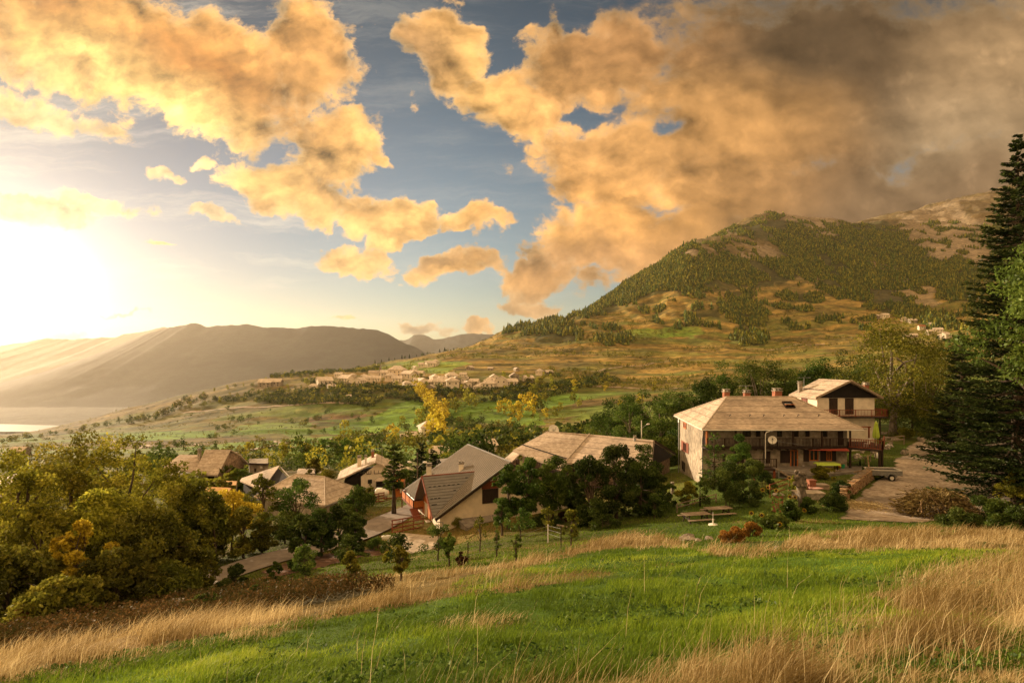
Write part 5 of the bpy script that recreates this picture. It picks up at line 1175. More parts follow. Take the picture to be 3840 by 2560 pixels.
MB().tube([(p.x, 63.2, -13.6), (p.x, 63.2, p.z), (p.x + .12, 63.2, p.z + .22), (p.x + .45, 63.2, p.z + .33)], .05, 7).build('pole', M['white_metal'], lp); MB().box((p.x + .6, 63.2, p.z + .33), (.34, .14, .09)).build('lamp_head', M['grey_metal'], lp)
mast_antenna(30.0, 72.8, -4.6, 1.5, 'white television antenna above the middle chimney of the stone house', .1)
# terrace, steps and porch in front of it
MB().slab([(26.5, 65.5, -12.05), (26.5, 62.6, -12.05), (32.2, 60.4, -12.1), (38.6, 62.8, -12.1), (40.4, 65.5, -12.05)], 2.4).build('terrace', M['concrete']); tag(bpy.data.objects['terrace'], kind='structure')
pc = empty('porch', (27.3, 61.8, -12), 'small dark wooden porch platform with railing below the balcony', 'porch')
MB().slab([(25.9, 62.6, -11.55), (28.3, 62.6, -11.55), (28.3, 61.0, -11.55), (25.9, 61.0, -11.55)], .2).build('floor', M['wood_dark'], pc)
railing(pc, [(25.9, 62.6), (25.9, 61.0), (28.4, 61.0)], -11.4, .95)
mb = MB(); [mb.beam((x, 61.1, -11.6), (x, 61.1, -14.3), .2, .2) for x in (26.1, 28.2)]; mb.build('support', M['wood_red'], pc)
mb = MB(); [mb.box((28.7 + .28 * k, 61.3 - .1 * k, -11.7 - .19 * k), (.3, 1.2, .07)) for k in range(8)]; mb.build('stair', M['wood_grey'], pc)
railing(pc, [(28.5, 60.7), (30.4, 60.0)], -12.5, .9, 'grey_metal', bal=False, name='stair_rail')
# ============ small house behind
e = empty('gabled_house', (46, 80, -12), 'small cream house with dark boarded gable and a corner balcony behind the stone house', 'house')
a0, a1, a2, a3 = Vector((42, 78.5, -5.0)), Vector((51.6, 78.9, -5.0)), Vector((51.4, 86.2, -5.0)), Vector((41.9, 86, -5.0)); ra, rb = Vector((46.8, 78.3, -2.6)), Vector((46.4, 85.8, -2.6))
rf = roofslabs([(a0, ra, rb, a3), (ra, a1, a2, rb)], .22).build('roof', M['roof_shingle'], e)
FB = [(42.6, 79.3), (50.8, 79.6), (50.6, 85.4), (42.4, 85.2)]
walls(FB, -5.0, -14).build('wall', M['plaster_cream'], e)
mb = MB(); mb.add([(42.3, 79.15, -5.05), (51.2, 79.3, -5.05), (46.8, 79.1, -2.85), (42.3, 79.5, -5.05), (51.2, 79.7, -5.05), (46.8, 79.5, -2.85)], [(0, 1, 2), (5, 4, 3), (0, 3, 4, 1), (1, 4, 5, 2), (2, 5, 3, 0)]); mb.build('gable', M['wood_black'], e)
mb = MB(); mb.beam(a0 + Vector((0, 0, -.05)), ra + Vector((0, 0, -.05)), .08, .25); mb.beam(a1 + Vector((0, 0, -.05)), ra + Vector((0, 0, -.05)), .08, .25); mb.build('bargeboard', M['wood_grey'], rf)
A, B = FB[0], FB[1]
for x0, x1 in ((1668, 1704), (1705, 1741), (1808, 1844), (1845, 1882)): plate(e, A, B, q(x0), r(332), q(x1), r(474), 'wood_dark', 'shutter')
window(e, FB[0], FB[3], q(1428), r(323), q(1476), r(370), 'wood_red', 'wood_red', cross=False)
bb = MB().slab([(42.9, 78.2, -7.65), (51.9, 78.2, -7.65), (51.9, 82, -7.65), (50.8, 82, -7.65), (50.8, 79.4, -7.65), (42.9, 79.4, -7.65)], .16).build('balcony', M['wood_dark'], e)
railing(bb, [(42.9, 79.2), (42.9, 78.25), (51.8, 78.25), (51.8, 82)], -7.6, .95, 'wood_red', gap=.2, w=.06)
MB().beam((51.3, 79.2, -7.7), (51.3, 79.2, -12.5), .16, .16).build('post', M['wood_dark'], e)
chimney(rf, 42.9, 84.6, -5.0, -3.3, .5, 'stone'); mast_antenna(43.6, 84.8, -4.6, 2.2, 'television antenna beside the pale chimney of the small gabled house', 3.1)
chimney(rf, 51.2, 82.2, -4.9, -3.4, .6)
mb = MB(); A_, B_ = a0.lerp(ra, .35), a3.lerp(rb, .35); mb.beam(A_ + Vector((.1, 1.2, .12)), A_.lerp(B_, .9) + Vector((0, 0, .12)), .09, .09); mb.build('snow_guard', M['wood_dark'], rf)
# ============ long barn
e = empty('long_barn', (9, 84, -17), 'long stone barn with two pale shingle roofs in the middle of the hamlet', 'barn')
zr = -11.1; rl, rm, rr_ = Vector((5.5, 90, zr)), Vector((11.75, 86.1, zr)), Vector((19.9, 79.6, zr))
el, em = Vector((.12, 86, -13.4)), Vector((7.1, 79, -15.1)); em2, er = Vector((7.4, 79, -14.1)), Vector((17.9, 73.2, -13.9)); bl_, br = Vector((9.5, 97, -13.6)), Vector((24.6, 85.5, -13.9))
lift = Vector((0, 0, .0))
rf = roofslabs([(el, em, rm, rl), (rl, rr_, br, bl_)], .22).build('roof', M['roof_slate'], e)
rf2 = roofslabs([(em2 + Vector((0, 0, .06)), er + Vector((0, 0, .06)), rr_ + Vector((0, 0, .08)), rm + Vector((0, 0, .08)))], .22).build('roof', M['roof_shingle'], e)
mb = MB(); mb.tube([rm + Vector((0, 0, .16)), em2 + Vector((0, 0, .16))], .1, 6); mb.tube([rl, rm, rr_], .09, 6); mb.tube([rr_, er], .09, 6); mb.build('ridge_cap', M['stone_pave'], rf2)
ga = el.lerp(rl, .25); gb_ = em.lerp(rm, .25); MB().beam(ga + Vector((0, 0, .16)), gb_ + Vector((0, 0, .16)), .1, .12).build('snow_guard', M['dark_metal'], rf)
FC_ = [(1.6, 86.6), (7.9, 80.9), (17.9, 74.9), (22.9, 82.5), (9.4, 95), (2.5, 91)]
walls(FC_, -13.9, -24).build('wall', M['stone_wall'], e)
mb = MB(); mb.add([(18.2, 74.6, -13.9), (23.7, 83.6, -13.9), (19.95, 79.9, -11.35), (17.9, 74.9, -13.9), (23.4, 83.9, -13.9), (19.6, 80.1, -11.35)], [(0, 1, 2), (5, 4, 3), (0, 3, 4, 1), (1, 4, 5, 2), (2, 5, 3, 0)]); mb.build('gable', M['wood_black'], e)
mb = MB(); mb.beam(rr_, er, .1, .3).beam(rr_, br, .1, .3).build('bargeboard', M['wood_dark'], rf2)
A, B = (1.6, 86.6), (7.9, 80.9)
q2 = lambda zx: 373.3 + zx * .13605
r2 = lambda zy: 400 + zy * .13605
plate(e, A, B, q2(1158), r2(425), q2(1180), r2(480), 'wood_dark', 'door')
window(e, A, B, q2(1120), r2(415), q2(1140), r2(440), 'wood_dark', cross=False)
b1 = MB().slab([(1.2, 86.3, -15.75), (.6, 85.6, -15.75), (7.3, 79.4, -15.75), (7.9, 80.6, -15.75)], .16).build('balcony', M['wood_dark'], e); railing(b1, [(1.0, 86.2), (.7, 85.6), (7.3, 79.5)], -15.7, .95, gap=.2)
plate(e, (7.9, 80.9), (17.9, 74.9), q2(1425), r2(470), q2(1560), r2(488), 'wood_dark', 'lintel')
b2 = MB().slab([(7.6, 80.9, -17.2), (7.1, 79.8, -17.2), (17.2, 73.9, -17.2), (17.8, 74.9, -17.2)], .16).build('balcony', M['wood_dark'], e); railing(b2, [(7.2, 79.9), (17.2, 74.0)], -17.1, .95, gap=.2)
for x0 in (1460, 1520): plate(e, (7.9, 80.9), (17.9, 74.9), q2(x0), r2(500), q2(x0 + 30), r2(560), 'wood_dark', 'door')
_, pc_ = wall_uv(rm, rr_, q2(1932), r2(300)); chimney(rf2, pc_.x - .3, pc_.y - .6, pc_.z - .5, pc_.z + .55, .3, 'grey_metal')
dish(pt(q2(1327), r2(216), 90.5), .85, R(-75), 'large white satellite dish on the ridge of the long barn', stalk=(6.6, 89.6, -11.3)); mast_antenna(5.9, 90.2, -11.1, 1.5, 'television antenna beside the dish on the ridge of the long barn', .1)
e2 = empty('lean_to', (0, 95, -16), 'small pale-roofed annex at the left end of the long barn', 'annex')
P0, P1, P2, P3 = pt(502, 460, 90), pt(509, 464, 87), pt(521, 452, 92), pt(514.5, 449.5, 97); MB().slab([P0, P1, P2, P3], .2).build('roof', M['roof_slate'], e2)
walls([(P0.x + .4, 90), (P1.x, 87.6), (P2.x - .2, 91.6), (P3.x, 96.4)], P0.z - .3, -24).build('wall', M['stone_wall'], e2)
# ============ metal-roofed chalet
e = empty('chalet', (-6, 64, -18), 'cream chalet with grey corrugated metal roof, orange gable dormer and balcony', 'chalet')
ez, rz_ = -16.55, -11.2; n0_, f0_ = Vector((-8.1, 60, ez)), Vector((-13.9, 73.4, ez)); pr = Vector((.918, .397, 0)); al = Vector((-.397, .918, 0)); dd_ = 8.66
nr, fr = n0_ + pr * dd_, f0_ + pr * dd_; nr.z = fr.z = rz_; nb_, fb_ = n0_ + pr * dd_ * 2, f0_ + pr * dd_ * 2
ND = (-12.9 - ez) / .618
vt = n0_ + al * 4.35 + pr * ND; vt.z = -12.9
rf = roofslabs([(n0_, nr, fr, f0_, n0_ + al * 8.3, vt, n0_ + al * .35), (nr, nb_, fb_, fr)], .16).build('roof', M['roof_metal'], e)
nrm = (nr - n0_).cross(f0_ - n0_).normalized()
if nrm.z < 0: nrm = -nrm
mb = MB(); k_ = 34
for i in range(k_ + 1):
    tt_ = 14.6 * i / k_; s0_ = max(0, 1 - abs(tt_ - 4.33) / 4.0) * ND / 8.66; a = n0_.lerp(f0_, i / k_).lerp(nr.lerp(fr, i / k_), s0_) + nrm * .02; b = nr.lerp(fr, i / k_) + nrm * .02; mb.beam(a, b, .13, .12)
mb.build('roof_rib', M['roof_metal'], rf)
mb = MB(); [mb.beam(a + nrm * .03, b + nrm * .03, .2, .08) for a, b in ((nr, fr), (n0_, nr), (f0_, fr))]; mb.build('verge_trim', M['grey_metal'], rf)
mb = MB().beam(n0_ + Vector((0, 0, -.22)), nr + Vector((0, 0, -.22)), .12, .26).beam(nb_ + Vector((0, 0, -.22)), nr + Vector((0, 0, -.22)), .12, .26); [mb.beam(n0_.lerp(nr, t) + al * .1 + Vector((0, 0, -.3)), n0_.lerp(nr, t) + al * .9 + Vector((0, 0, -.3)), .16, .18) for t in (.2, .4, .6, .8, 1)]; mb.build('bargeboard', M['wood_dark'], rf)
mb = MB(); mb.tube([n0_ + al * 8.3 + Vector((-.05, 0, -.1)), f0_ + Vector((-.05, 0, -.1))], .07, 6); mb.tube([n0_ + Vector((0, .1, -.1)), n0_ + Vector((.1, .3, -.45)), n0_ + Vector((.75, .55, -.6)), n0_ + Vector((.75, .62, -2.0))], .06, 6); mb.build('gutter', M['grey_metal'], rf)
w0 = n0_ + pr * .75 + al * .8; w1 = f0_ + pr * .75 - al * .6; w2 = w1 + pr * 15.8; w3 = w0 + pr * 15.8; ap = w0 + pr * 7.91; ap2 = w1 + pr * 7.91
FD = [(w0.x, w0.y), (w3.x, w3.y), (w2.x, w2.y), (w1.x, w1.y)]
zt_ = ez + .75 * .6
walls(FD, zt_ - .15, -24, [(0, (ap.x, ap.y, rz_ - .35)), (2, (ap2.x, ap2.y, rz_ - .35))]).build('wall', M['plaster_ochre'], e)
# cream skin of the side wall
A, B = (w0.x, w0.y), (w1.x, w1.y); mb = MB(); rect(mb, A, B, 0, 1, ez + .25, -24, 0, .03); mb.build('side_wall', M['plaster_cream'], e)
# dormer
zd = -12.9; tb0, tb1, tm = .35, 8.3, 4.35
db0, db1 = n0_ + al * tb0 - pr * .25, n0_ + al * tb1 - pr * .25; db0.z = ez - .1; db1.z = ez - .1; da = n0_ + al * tm - pr * .35; da.z = zd; dk_ = n0_ + al * tm + pr * ((zd - ez) / .618 + .1); dk_.z = zd + .06
dmr = roofslabs([(db0, dk_, da), (da, dk_, db1)], .14)
dmr = dmr.build('dormer_roof', M['roof_seam'], rf); nd_ = (dk_ - db0).cross(da - db0).normalized()
if nd_.z < 0: nd_ = -nd_
mb = MB()
for i in range(1, 14):
    t = i / 14; a = db0.lerp(da, t) + nd_ * .02; mb.beam(a, db0.lerp(dk_, t) + nd_ * .02, .03, .05)
mb.build('seam', M['roof_seam'], dmr); mb = MB()
for (i, ts) in ((.30, (.15, .3)), (.44, (.12, .27, .42)), (.72, (.1, .22, .34, .46, .58, .7, .82)), (.58, (.85,)), (.86, (.9,))):
    for t in ts: p = db0.lerp(da, i).lerp(db0.lerp(dk_, i), t) + nd_ * .05; mb.beam(p, p + (dk_ - da).normalized() * .28, .04, .08)
mb.build('snow_hook', M['dark_metal'], dmr)
mb = MB(); mb.beam(db0, da, .1, .2).beam(db1, da, .1, .2).beam(da, dk_, .14, .1).build('bargeboard', M['wood_red'], dmr)
gw0, gw1, gw2 = w0 + al * -.2, w0 + al * 7.2, w0 + al * 3.6; 
mb = MB().add([(p.x - pr.x * o_, p.y - pr.y * o_, z) for o_ in (.05, -.2) for p, z in ((gw0, ez + .1), (gw1, ez + .1), (gw2, zd - .35))], [(0, 1, 2), (5, 4, 3), (0, 3, 4, 1), (1, 4, 5, 2), (2, 5, 3, 0)]); mb.build('dormer_gable', M['wood_orange'], e)
plate(e, A, B, 430.5, 500.5, 434.0, 509, 'wood_red', 'shutter', .12)
plate(e, A, B, 428.2, 505, 431.4, 523.2, 'wood_orange', 'door', .09); plate(e, A, B, 422.3, 501, 424.9, 512.3, 'wood_orange', 'shutter', .09)
plate(e, A, B, 414, 497, 417, 512, 'wood_orange', 'shutter', .09); plate(e, A, B, 411.5, 498, 413.3, 504, 'wood_orange', 'shutter', .09)
bd = MB(); rect(bd, A, B, .52, .98, -17.3, -17.45, .0, 1.3); bd = bd.build('balcony', M['wood_red'], e)
bo = Vector((-pr.x, -pr.y, 0)) * 1.25; s_ = lambda t: (w0.x + (w1.x - w0.x) * t, w0.y + (w1.y - w0.y) * t)
pts = [s_(.52), (s_(.52)[0] + bo.x, s_(.52)[1] + bo.y), (s_(.98)[0] + bo.x, s_(.98)[1] + bo.y), s_(.98)]
mb = MB(); [rect(mb, pts[i], pts[i + 1], 0, 1, -17.3, -16.45, -.02, .02) for i in (0, 1, 2)]; mb.build('balcony_panel', M['wood_orange'], bd); railing(bd, pts, -17.35, 1.0, 'wood_dark', bal=False)
st = Vector((pts[1][0], pts[1][1], -17.3)); MB().beam(st, st + al * -3.0 + Vector((0, 0, -1.0)), .9, .12).build('ramp', M['wood_red'], bd)
mb = MB(); [mb.beam((x, y, -17.4), (x, y, -20.5), .12, .12) for x, y in (pts[1], pts[2])]; mb.build('support', M['wood_red'], bd)
plate(e, A, B, 411, 524, 420, 534, 'wood_orange', 'door', .08)
for u, Y, vt, vb in ((429, 67.5, 465.5, 477), (461.3, 69.2, 463.2, 474)): p = pt(u, vb, Y); chimney(rf, p.x, p.y, p.z - .7, -(vt - V0) / F * Y, .55, 'plaster_cream')
GA, GB = (w0.x, w0.y), (w3.x, w3.y)
gd = plate(e, GA, GB, q2(800), r2(648), q2(918), r2(752), 'wood_dark', 'garage_door', .06); mb = MB(); panel(mb, GA, GB, q2(796), r2(590), q2(925), r2(646), .0, .05); mb.build('gable_boards', M['wood_red'], e)
_, sp = wall_uv(A, B, 430.5, 524); sb = MB(); [sb.box((sp.x - pr.x * (.35 + .3 * k), sp.y - pr.y * (.35 + .3 * k) - .2, -18.05 - .17 * k), (.5 + .3 * k, 1.3, .2), rz=math.atan2(pr.y, pr.x)) for k in range(2)]; sb.build('doorstep', M['stone_pave'], e)
# paved yard, ramp
PY = [gp0(392, 60.5), gp0(440, 58.8), gp0(436, 55.6), gp0(418, 53.2), gp0(404, 55.2), gp0(391, 57.5)]
mb = MB(); mb.slab([(x, y, -18.1) for x, y in PY], 1.6); mb.build('paved_yard', M['stone_pave']); tag(bpy.data.objects['paved_yard'], kind='structure')
RP = [pt(454, 515.6, 62.5), pt(467, 527, 59.8), pt(502, 517, 62.5), pt(500, 501, 67.5), pt(482, 502.5, 66.5)]
MB().slab(RP, 1.6).build('concrete_ramp', M['concrete']); tag(bpy.data.objects['concrete_ramp'], kind='structure')
mb = MB(); [mb.beam(a + Vector((0, 0, .02)), b + Vector((0, 0, .02)), .1, .03) for a, b in ((RP[1].lerp(RP[2], .35), RP[0].lerp(RP[4], .4)), (RP[1].lerp(RP[2], .72), RP[4].lerp(RP[3], .3)))]; o = mb.build('expansion_joint', M['stone_pave'], None, loc=RP[2]); tag(o, kind='structure')
fn = empty('yard_fence', pt(392, 533, 60), 'dark red-brown slatted fence on posts at the edge of the paved yard', 'fence')
a, b = pt(391.5, 520, 59.2), pt(424, 514.5, 63); mb = MB()
[mb.beam(a + Vector((0, 0, -.42 * k)), b + Vector((0, 0, -.42 * k)), .05, .12) for k in range(4)]; mb.build('rail', M['wood_red'], fn)
for t in (.02, .33, .66, .97): p = a.lerp(b, t); MB().beam(p + Vector((0, .05, .05)), (p.x, p.y + .05, -18.3), .08, .08).build('post', M['wood_red'], fn)
# ============ hipped square house
e = empty('hipped_house', (-27, 76, -21), 'low house with big square hipped stone-tile roof left of the road', 'house')
c0, c1, c2, c3 = Vector((-23, 70, -17.7)), Vector((-20.3, 78.2, -17.7)), Vector((-31.2, 82.4, -17.7)), Vector((-33.8, 74.4, -17.7)); ra, rb = Vector((-24.8, 75.2, -15.25)), Vector((-29.4, 77.1, -15.25))
rf = roofslabs([(c0, c1, ra), (c1, c2, rb, ra), (c2, c3, rb), (c3, c0, ra, rb)], .2).build('roof', M['roof_slate'], e)
mb = MB(); [mb.tube([p, q_], .09, 6) for p, q_ in ((c0, ra), (c1, ra), (c2, rb), (c3, rb), (ra, rb))]; mb.build('ridge_cap', M['stone_pave'], rf); mb = MB().tube([c0 + Vector((0, 0, -.15)), c1 + Vector((0, 0, -.15))], .07, 6).build('gutter', M['grey_metal'], rf)
cen = (c0 + c1 + c2 + c3) / 4; FE = [((p - cen) * .9 + cen) for p in (c0, c1, c2, c3)]; FE = [(p.x, p.y) for p in FE]
walls(FE, -17.6, -25).build('wall', M['plaster_old'], e); plate(e, FE[0], FE[1], 339, 504, 343.5, 510, 'wood_dark', 'shutter')
plate(e, FE[0], FE[1], 334, 508, 337, 513, 'glass', 'window'); plate(e, FE[3], FE[0], 275, 505, 281, 510, 'wood_dark', 'shutter')
# ============ big barn with stone gable
e = empty('stone_barn', (-56, 108, -22), 'big stone barn with steep pale roof and rough stone gable at the left', 'barn')
P = lambda u, v, Y: pt(u, v, Y)
g0, g1, g2 = P(217.8, 474.1, 105), P(249, 463, 116.4), P(230.8, 449, 110.5); h0, h1 = P(193.4, 474.1, 105), P(205.3, 449, 111)
hp = P(240.5, 453.9, 113); bk = h1 + (g1 - g2) ; bk.z = g1.z
rf = roofslabs([(h0, g0, g2, h1), (h1, g2, hp, g1, bk)], .25).build('roof', M['roof_slate'], e)
l0, l1, l2 = P(177.5, 470.3, 106), P(164, 463, 110), P(179.3, 454.2, 112); rf2 = roofslabs([(P(164, 466, 107), P(197, 472, 106), P(201, 454.2, 112), l2)], .25).build('roof', M['roof_slate'], e)
FF = [(h0.x + .6 - 7, 105.8), (g0.x - .6, 105.8), (g1.x - .8, 115.8), (h0.x - 6, 115.8)]
walls(FF, -21.2, -29, []).build('wall', M['plaster_old'], e)
mb = MB(); q0, q1 = (FF[1][0], FF[1][1]), (FF[2][0], FF[2][1]); mb.add([(q0[0] + o_, q0[1], -21.1) for o_ in (.05,)] + [(q1[0] + .05, q1[1], -21.1), (hp.x - .3, hp.y, hp.z - .35), (g2.x - .3, g2.y, g2.z - .35)] + [(q0[0] + .05, q0[1], -29), (q1[0] + .05, q1[1], -29)], [(0, 1, 2, 3), (4, 5, 1, 0)]); o = mb.build('gable_wall', M['stone_wall'], e); s_o = o.modifiers.new('thick', 'SOLIDIFY'); s_o.thickness = .3
q3 = lambda zx: 133.3 + zx * .11338
r3 = lambda zy: 426.7 + zy * .11338
for x0, y0, x1, y1 in ((832, 320, 850, 362), (888, 305, 902, 332), (950, 358, 967, 390), (855, 380, 873, 412), (843, 440, 860, 470)): window(e, (q0[0] + .1, q0[1]), (q1[0] + .1, q1[1]), q3(x0), r3(y0), q3(x1), r3(y1), 'wood_dark', cross=False)
plate(e, FF[0], FF[1], q3(660), r3(425), q3(715), r3(480), 'wood_black', 'barn_door'); plate(e, FF[0], FF[1], q3(562), r3(425), q3(583), r3(440), 'wood_dark', 'shutter')
chimney(rf2, P(199.5, 455, 110).x, 110, -18.9, -17.2, .5, 'stone')
e = empty('flat_annex', (-49, 116, -24), 'plastered annex with thin flat roof right of the stone barn', 'annex')
a0, a1, a2, a3 = P(249, 462.5, 113), P(269, 463.2, 114), P(269, 461.5, 121), P(249.5, 461.2, 120); MB().slab([a0, a1, a2, a3], .25).build('roof', M['wood_dark'], e)
walls([(a0.x, 113.4), (a1.x - .4, 114.4), (a2.x, 120.6), (a3.x, 119.6)], a0.z - .3, -29).build('wall', M['plaster_old'], e); window(e, (a0.x, 113.4), (a1.x - .4, 114.4), q3(1067), r3(362), q3(1084), r3(392), 'wood_dark'); window(e, (a0.x, 113.4), (a1.x - .4, 114.4), q3(1122), r3(345), q3(1138), r3(360), 'white')
# ============ gabled white chalet in the middle distance
e = empty('white_chalet', (-24, 96, -22), 'white plastered chalet with long asymmetric shingle roof and dark windows', 'house')
a0, ap_, ap2_ = P(335.8, 480.5, 93), P(375.4, 461.3, 95), P(376.5, 453, 103.7); a1 = P(415, 478, 98); b0, b1 = a0 + (ap2_ - ap_), a1 + (ap2_ - ap_); b0.z = a0.z; b1.z = a1.z
rf = roofslabs([(a0, ap_, ap2_, b0), (ap_, a1, b1, ap2_)], .25).build('roof', M['roof_slate'], e); 
wa, wb, wc = P(362, 478, 94.6), P(396, 478, 96.8), ap_
FG = [(P(361, 470, 94.9).x, 94.9), (P(398, 470, 97.2).x, 97.2), (P(398, 470, 97.2).x + .9, 103), (P(361, 470, 94.9).x + .9, 102)]
mb = walls(FG, -19.2, -27, [(0, (ap_.x + .2, ap_.y + .7, ap_.z - .35))]); mb.build('wall', M['plaster_cream'], e)
MB().slab([(a0.x + 1.2, a0.y + .6, a0.z - .2), (FG[0][0], 95.4, -18.6), (FG[0][0] + .9, 102, -18.6), (b0.x + 1.2, b0.y, a0.z - .2)], 5).build('lean_to', M['wood_black'], e)
A, B = FG[0], FG[1]
for x0, y0, x1, y1, c in ((2002, 388, 2045, 412, 0), (2056, 370, 2098, 412, 1), (2122, 365, 2202, 408, 1), (2068, 460, 2105, 495, 0)): window(e, A, B, q3(x0), r3(y0), q3(x1), r3(y1), 'wood_dark', cross=bool(c))
MB().slab([P(373.5, 480.5, 93.5), P(401, 478, 95), P(394, 470.5, 98), P(386, 471.5, 97)], .15).build('porch_roof', M['roof_slate'], e); MB().slab([P(376, 480, 94.2), P(400, 478.5, 95.5), P(398, 476, 97), P(380, 477, 96)], 2.4).build('porch', M['wood_black'], e)
for zx, y0, y1, w_, mm in ((1994, 268, 352, .55, 'plaster_ochre'), (2050, 262, 300, .3, 'white_metal'), (2112, 215, 250, .4, 'brick')): 
    Yc = 97.5 if zx < 2100 else 101; p = P(q3(zx), r3(y1), Yc); chimney(rf, p.x, Yc, p.z - .8, -(r3(y0) - V0) / F * Yc, w_, mm)
mast_antenna(P(q3(2195), r3(250), 101).x, 101, -18.2, 2.8, 'television antenna above the white chalet', .2)
# ============ smaller roofs
def shed(name, label, pts, ridge, zb, rm='roof_slate', wm='wood_dark', cat='shed', thick=.18):
    """pts: 4 eave corners (u, v, Y) going round; ridge: 2 points (u, v, Y)"""
    p = [P(*q_) for q_ in pts]; r_ = [P(*q_) for q_ in ridge]; c = sum(p, Vector()) / 4; ee = empty(name, (c.x, c.y, zb + 2), label, cat)
    roofslabs([(p[0], p[1], r_[1], r_[0]), (p[2], p[3], r_[0], r_[1])], thick).build('roof', M[rm], ee)
    f = [((a - c) * .88 + c) for a in p]; zt = min(a.z for a in p) - .1; mb = MB().slab([(a.x, a.y, zt) for a in f], zt - zb)
    for i, j, k in ((0, 3, 0), (1, 2, 1)):
        a, b, t = f[i], f[j], r_[k]; t = (t - c) * .88 + c; mb.add([(a.x, a.y, zt), (b.x, b.y, zt), (t.x, t.y, r_[k].z - .25)], [(0, 1, 2)])
    mb.build('wall', M[wm], ee); return ee
s1 = shed('brown_barn', 'brown wooden barn with slanting shingle roof in front of the stone barn', [(240, 480, 86), (262, 489, 79), (292, 478, 88), (279, 465, 97)], [(241.5, 477.5, 88), (279.6, 464.9, 96)], -25, 'roof_slate', 'wood_black', 'barn')
shed('corrugated_shed', 'shed with yellowish corrugated roof beside the yellow tree', [(203.6, 497, 77), (226, 498.5, 75.5), (239, 492, 82), (212, 489, 84)], [(206, 486, 80), (231, 487, 79)], -25, 'straw', 'wood_dark')
shed('flat_shed', 'small shed with grey roof behind the square hipped house', [(296.6, 473, 100), (325, 473, 100), (325, 470, 108), (297, 470, 108)], [(298.5, 467.8, 104), (322, 468.5, 104)], -27, 'roof_slate', 'wood_dark')
shed('low_outhouse', 'small pale-roofed outhouse between the barns at the left', [(223.5, 484.5, 90), (236, 484.5, 90), (238, 481, 96), (226, 481, 96)], [(226, 480.2, 93), (237, 480.3, 93)], -26, 'straw', 'plaster_old')
shed('garage', 'grey flat-pitched garage roof behind the metal-roofed chalet', [(436, 466, 92), (462, 459.5, 93), (459, 456, 104), (436, 459, 104)], [(436, 460.2, 98), (460, 455, 98)], -25, 'concrete', 'plaster_ochre', 'garage')
shed('roadside_house', 'faint pinkish roof showing between trees at the left edge', [(-8, 487, 60), (14, 485, 62), (20, 476, 72), (-4, 476, 72)], [(-8, 478, 66), (17, 473, 67)], -30, 'roof_slate', 'plaster_old', 'house')
oh = shed('orange_cabin', 'small orange-painted wooden cabin behind the tall conifer', [(394, 483, 84), (404, 481, 85), (406, 477, 88), (397, 477, 88)], [(395, 474.5, 85), (402, 474, 86)], -23, 'wood_orange', 'wood_orange', 'cabin')
A, B = (P(395, 483, 84).x, 84.2), (P(404, 481, 85).x, 84.9); plate(oh, A, B, 396.5, 483, 399, 490, 'wood_red', 'shutter'); plate(oh, A, B, 400, 482.5, 402, 492, 'plaster_cream', 'door')
# ------------------------------------------------------------ far houses
def house_kit(w, d, h, rise, hip, wm, rm):
    c = (w / 2, d / 2); ov = .7; ex, ey = c[0] + ov, c[1] + ov; zr = h + rise
    E_ = [Vector(p) for p in ((-ex, -ey, h - .3), (ex, -ey, h - .3), (ex, ey, h - .3), (-ex, ey, h - .3))]; r0, r1 = (Vector((-ex + (ey if hip else 0) * .8, 0, zr)), Vector((ex - (ey if hip else 0) * .8, 0, zr)))
    ps = [(E_[0], E_[1], r1, r0), (E_[2], E_[3], r0, r1)] + ([(E_[1], E_[2], r1), (E_[3], E_[0], r0)] if hip else [])
    roof = mesh_of(roofslabs(ps, .3), 'roof', M[rm], False)
    mb = MB().slab([(-c[0], -c[1], h - .1), (c[0], -c[1], h - .1), (c[0], c[1], h - .1), (-c[0], c[1], h - .1)], h + 5)
    if not hip:
        for s in (-1, 1): x = s * c[0]; mb.add([(x, -c[1], h - .1), (x, c[1], h - .1), (x, 0, zr - .4), (x - s * .3, -c[1], h - .1), (x - s * .3, c[1], h - .1), (x - s * .3, 0, zr - .4)], [(0, 1, 2), (5, 4, 3), (0, 3, 4, 1), (1, 4, 5, 2), (2, 5, 3, 0)])
    wall = mesh_of(mb, 'wall', M[wm], False); wins = []
    for s, zz in ((-.3, .62), (.0, .62), (.3, .62), (-.3, .25), (.3, .25)):
        wins.append(mesh_of(MB().box((s * w, -c[1] - .03, h * zz), (1.0, .12, 1.2)), 'window', M['wood_dark'], False))
    for s in (-.25, .25): wins.append(mesh_of(MB().box((-c[0] - .03, s * d, h * .6), (.12, 1.0, 1.2)), 'window', M['wood_dark'], False))
    ch = mesh_of(MB().box((w * .2, d * .12, zr), (.7, .7, 1.6)), 'chimney', M['plaster_old'], False)
    return roof, wall, wins, ch
KITS = [house_kit(11, 9, 5.6, 2.8, True, 'plaster_cream', 'roof_pale'), house_kit(12, 9, 5, 3.0, False, 'plaster_cream', 'roof_pale'), house_kit(13, 9, 6.5, 3.2, True, 'plaster_ochre', 'roof_pale'), house_kit(10, 8, 4.6, 2.6, False, 'plaster_old', 'roof_pale'), house_kit(10, 8, 5.5, 2.6, False, 'plaster_cream', 'terracotta')]
def far_house(u, v, wpx, kit, rz, label, group, name='village_house', ymin=300, ymax=3000, dv=3.4):
    p = at(u, v + dv, ymin, ymax); s = max(.55, min(2.2, wpx / F * p.y / 9.0)); e = empty(name, p, label, 'house', group, rz); e.scale = (s, s, s * .95)
    ro, wa, wi, ch = KITS[kit]; r_ = link('roof', ro, e); link('wall', wa, e); [link('window', w, e) for w in wi]; link('chimney', ch, r_)
    return e
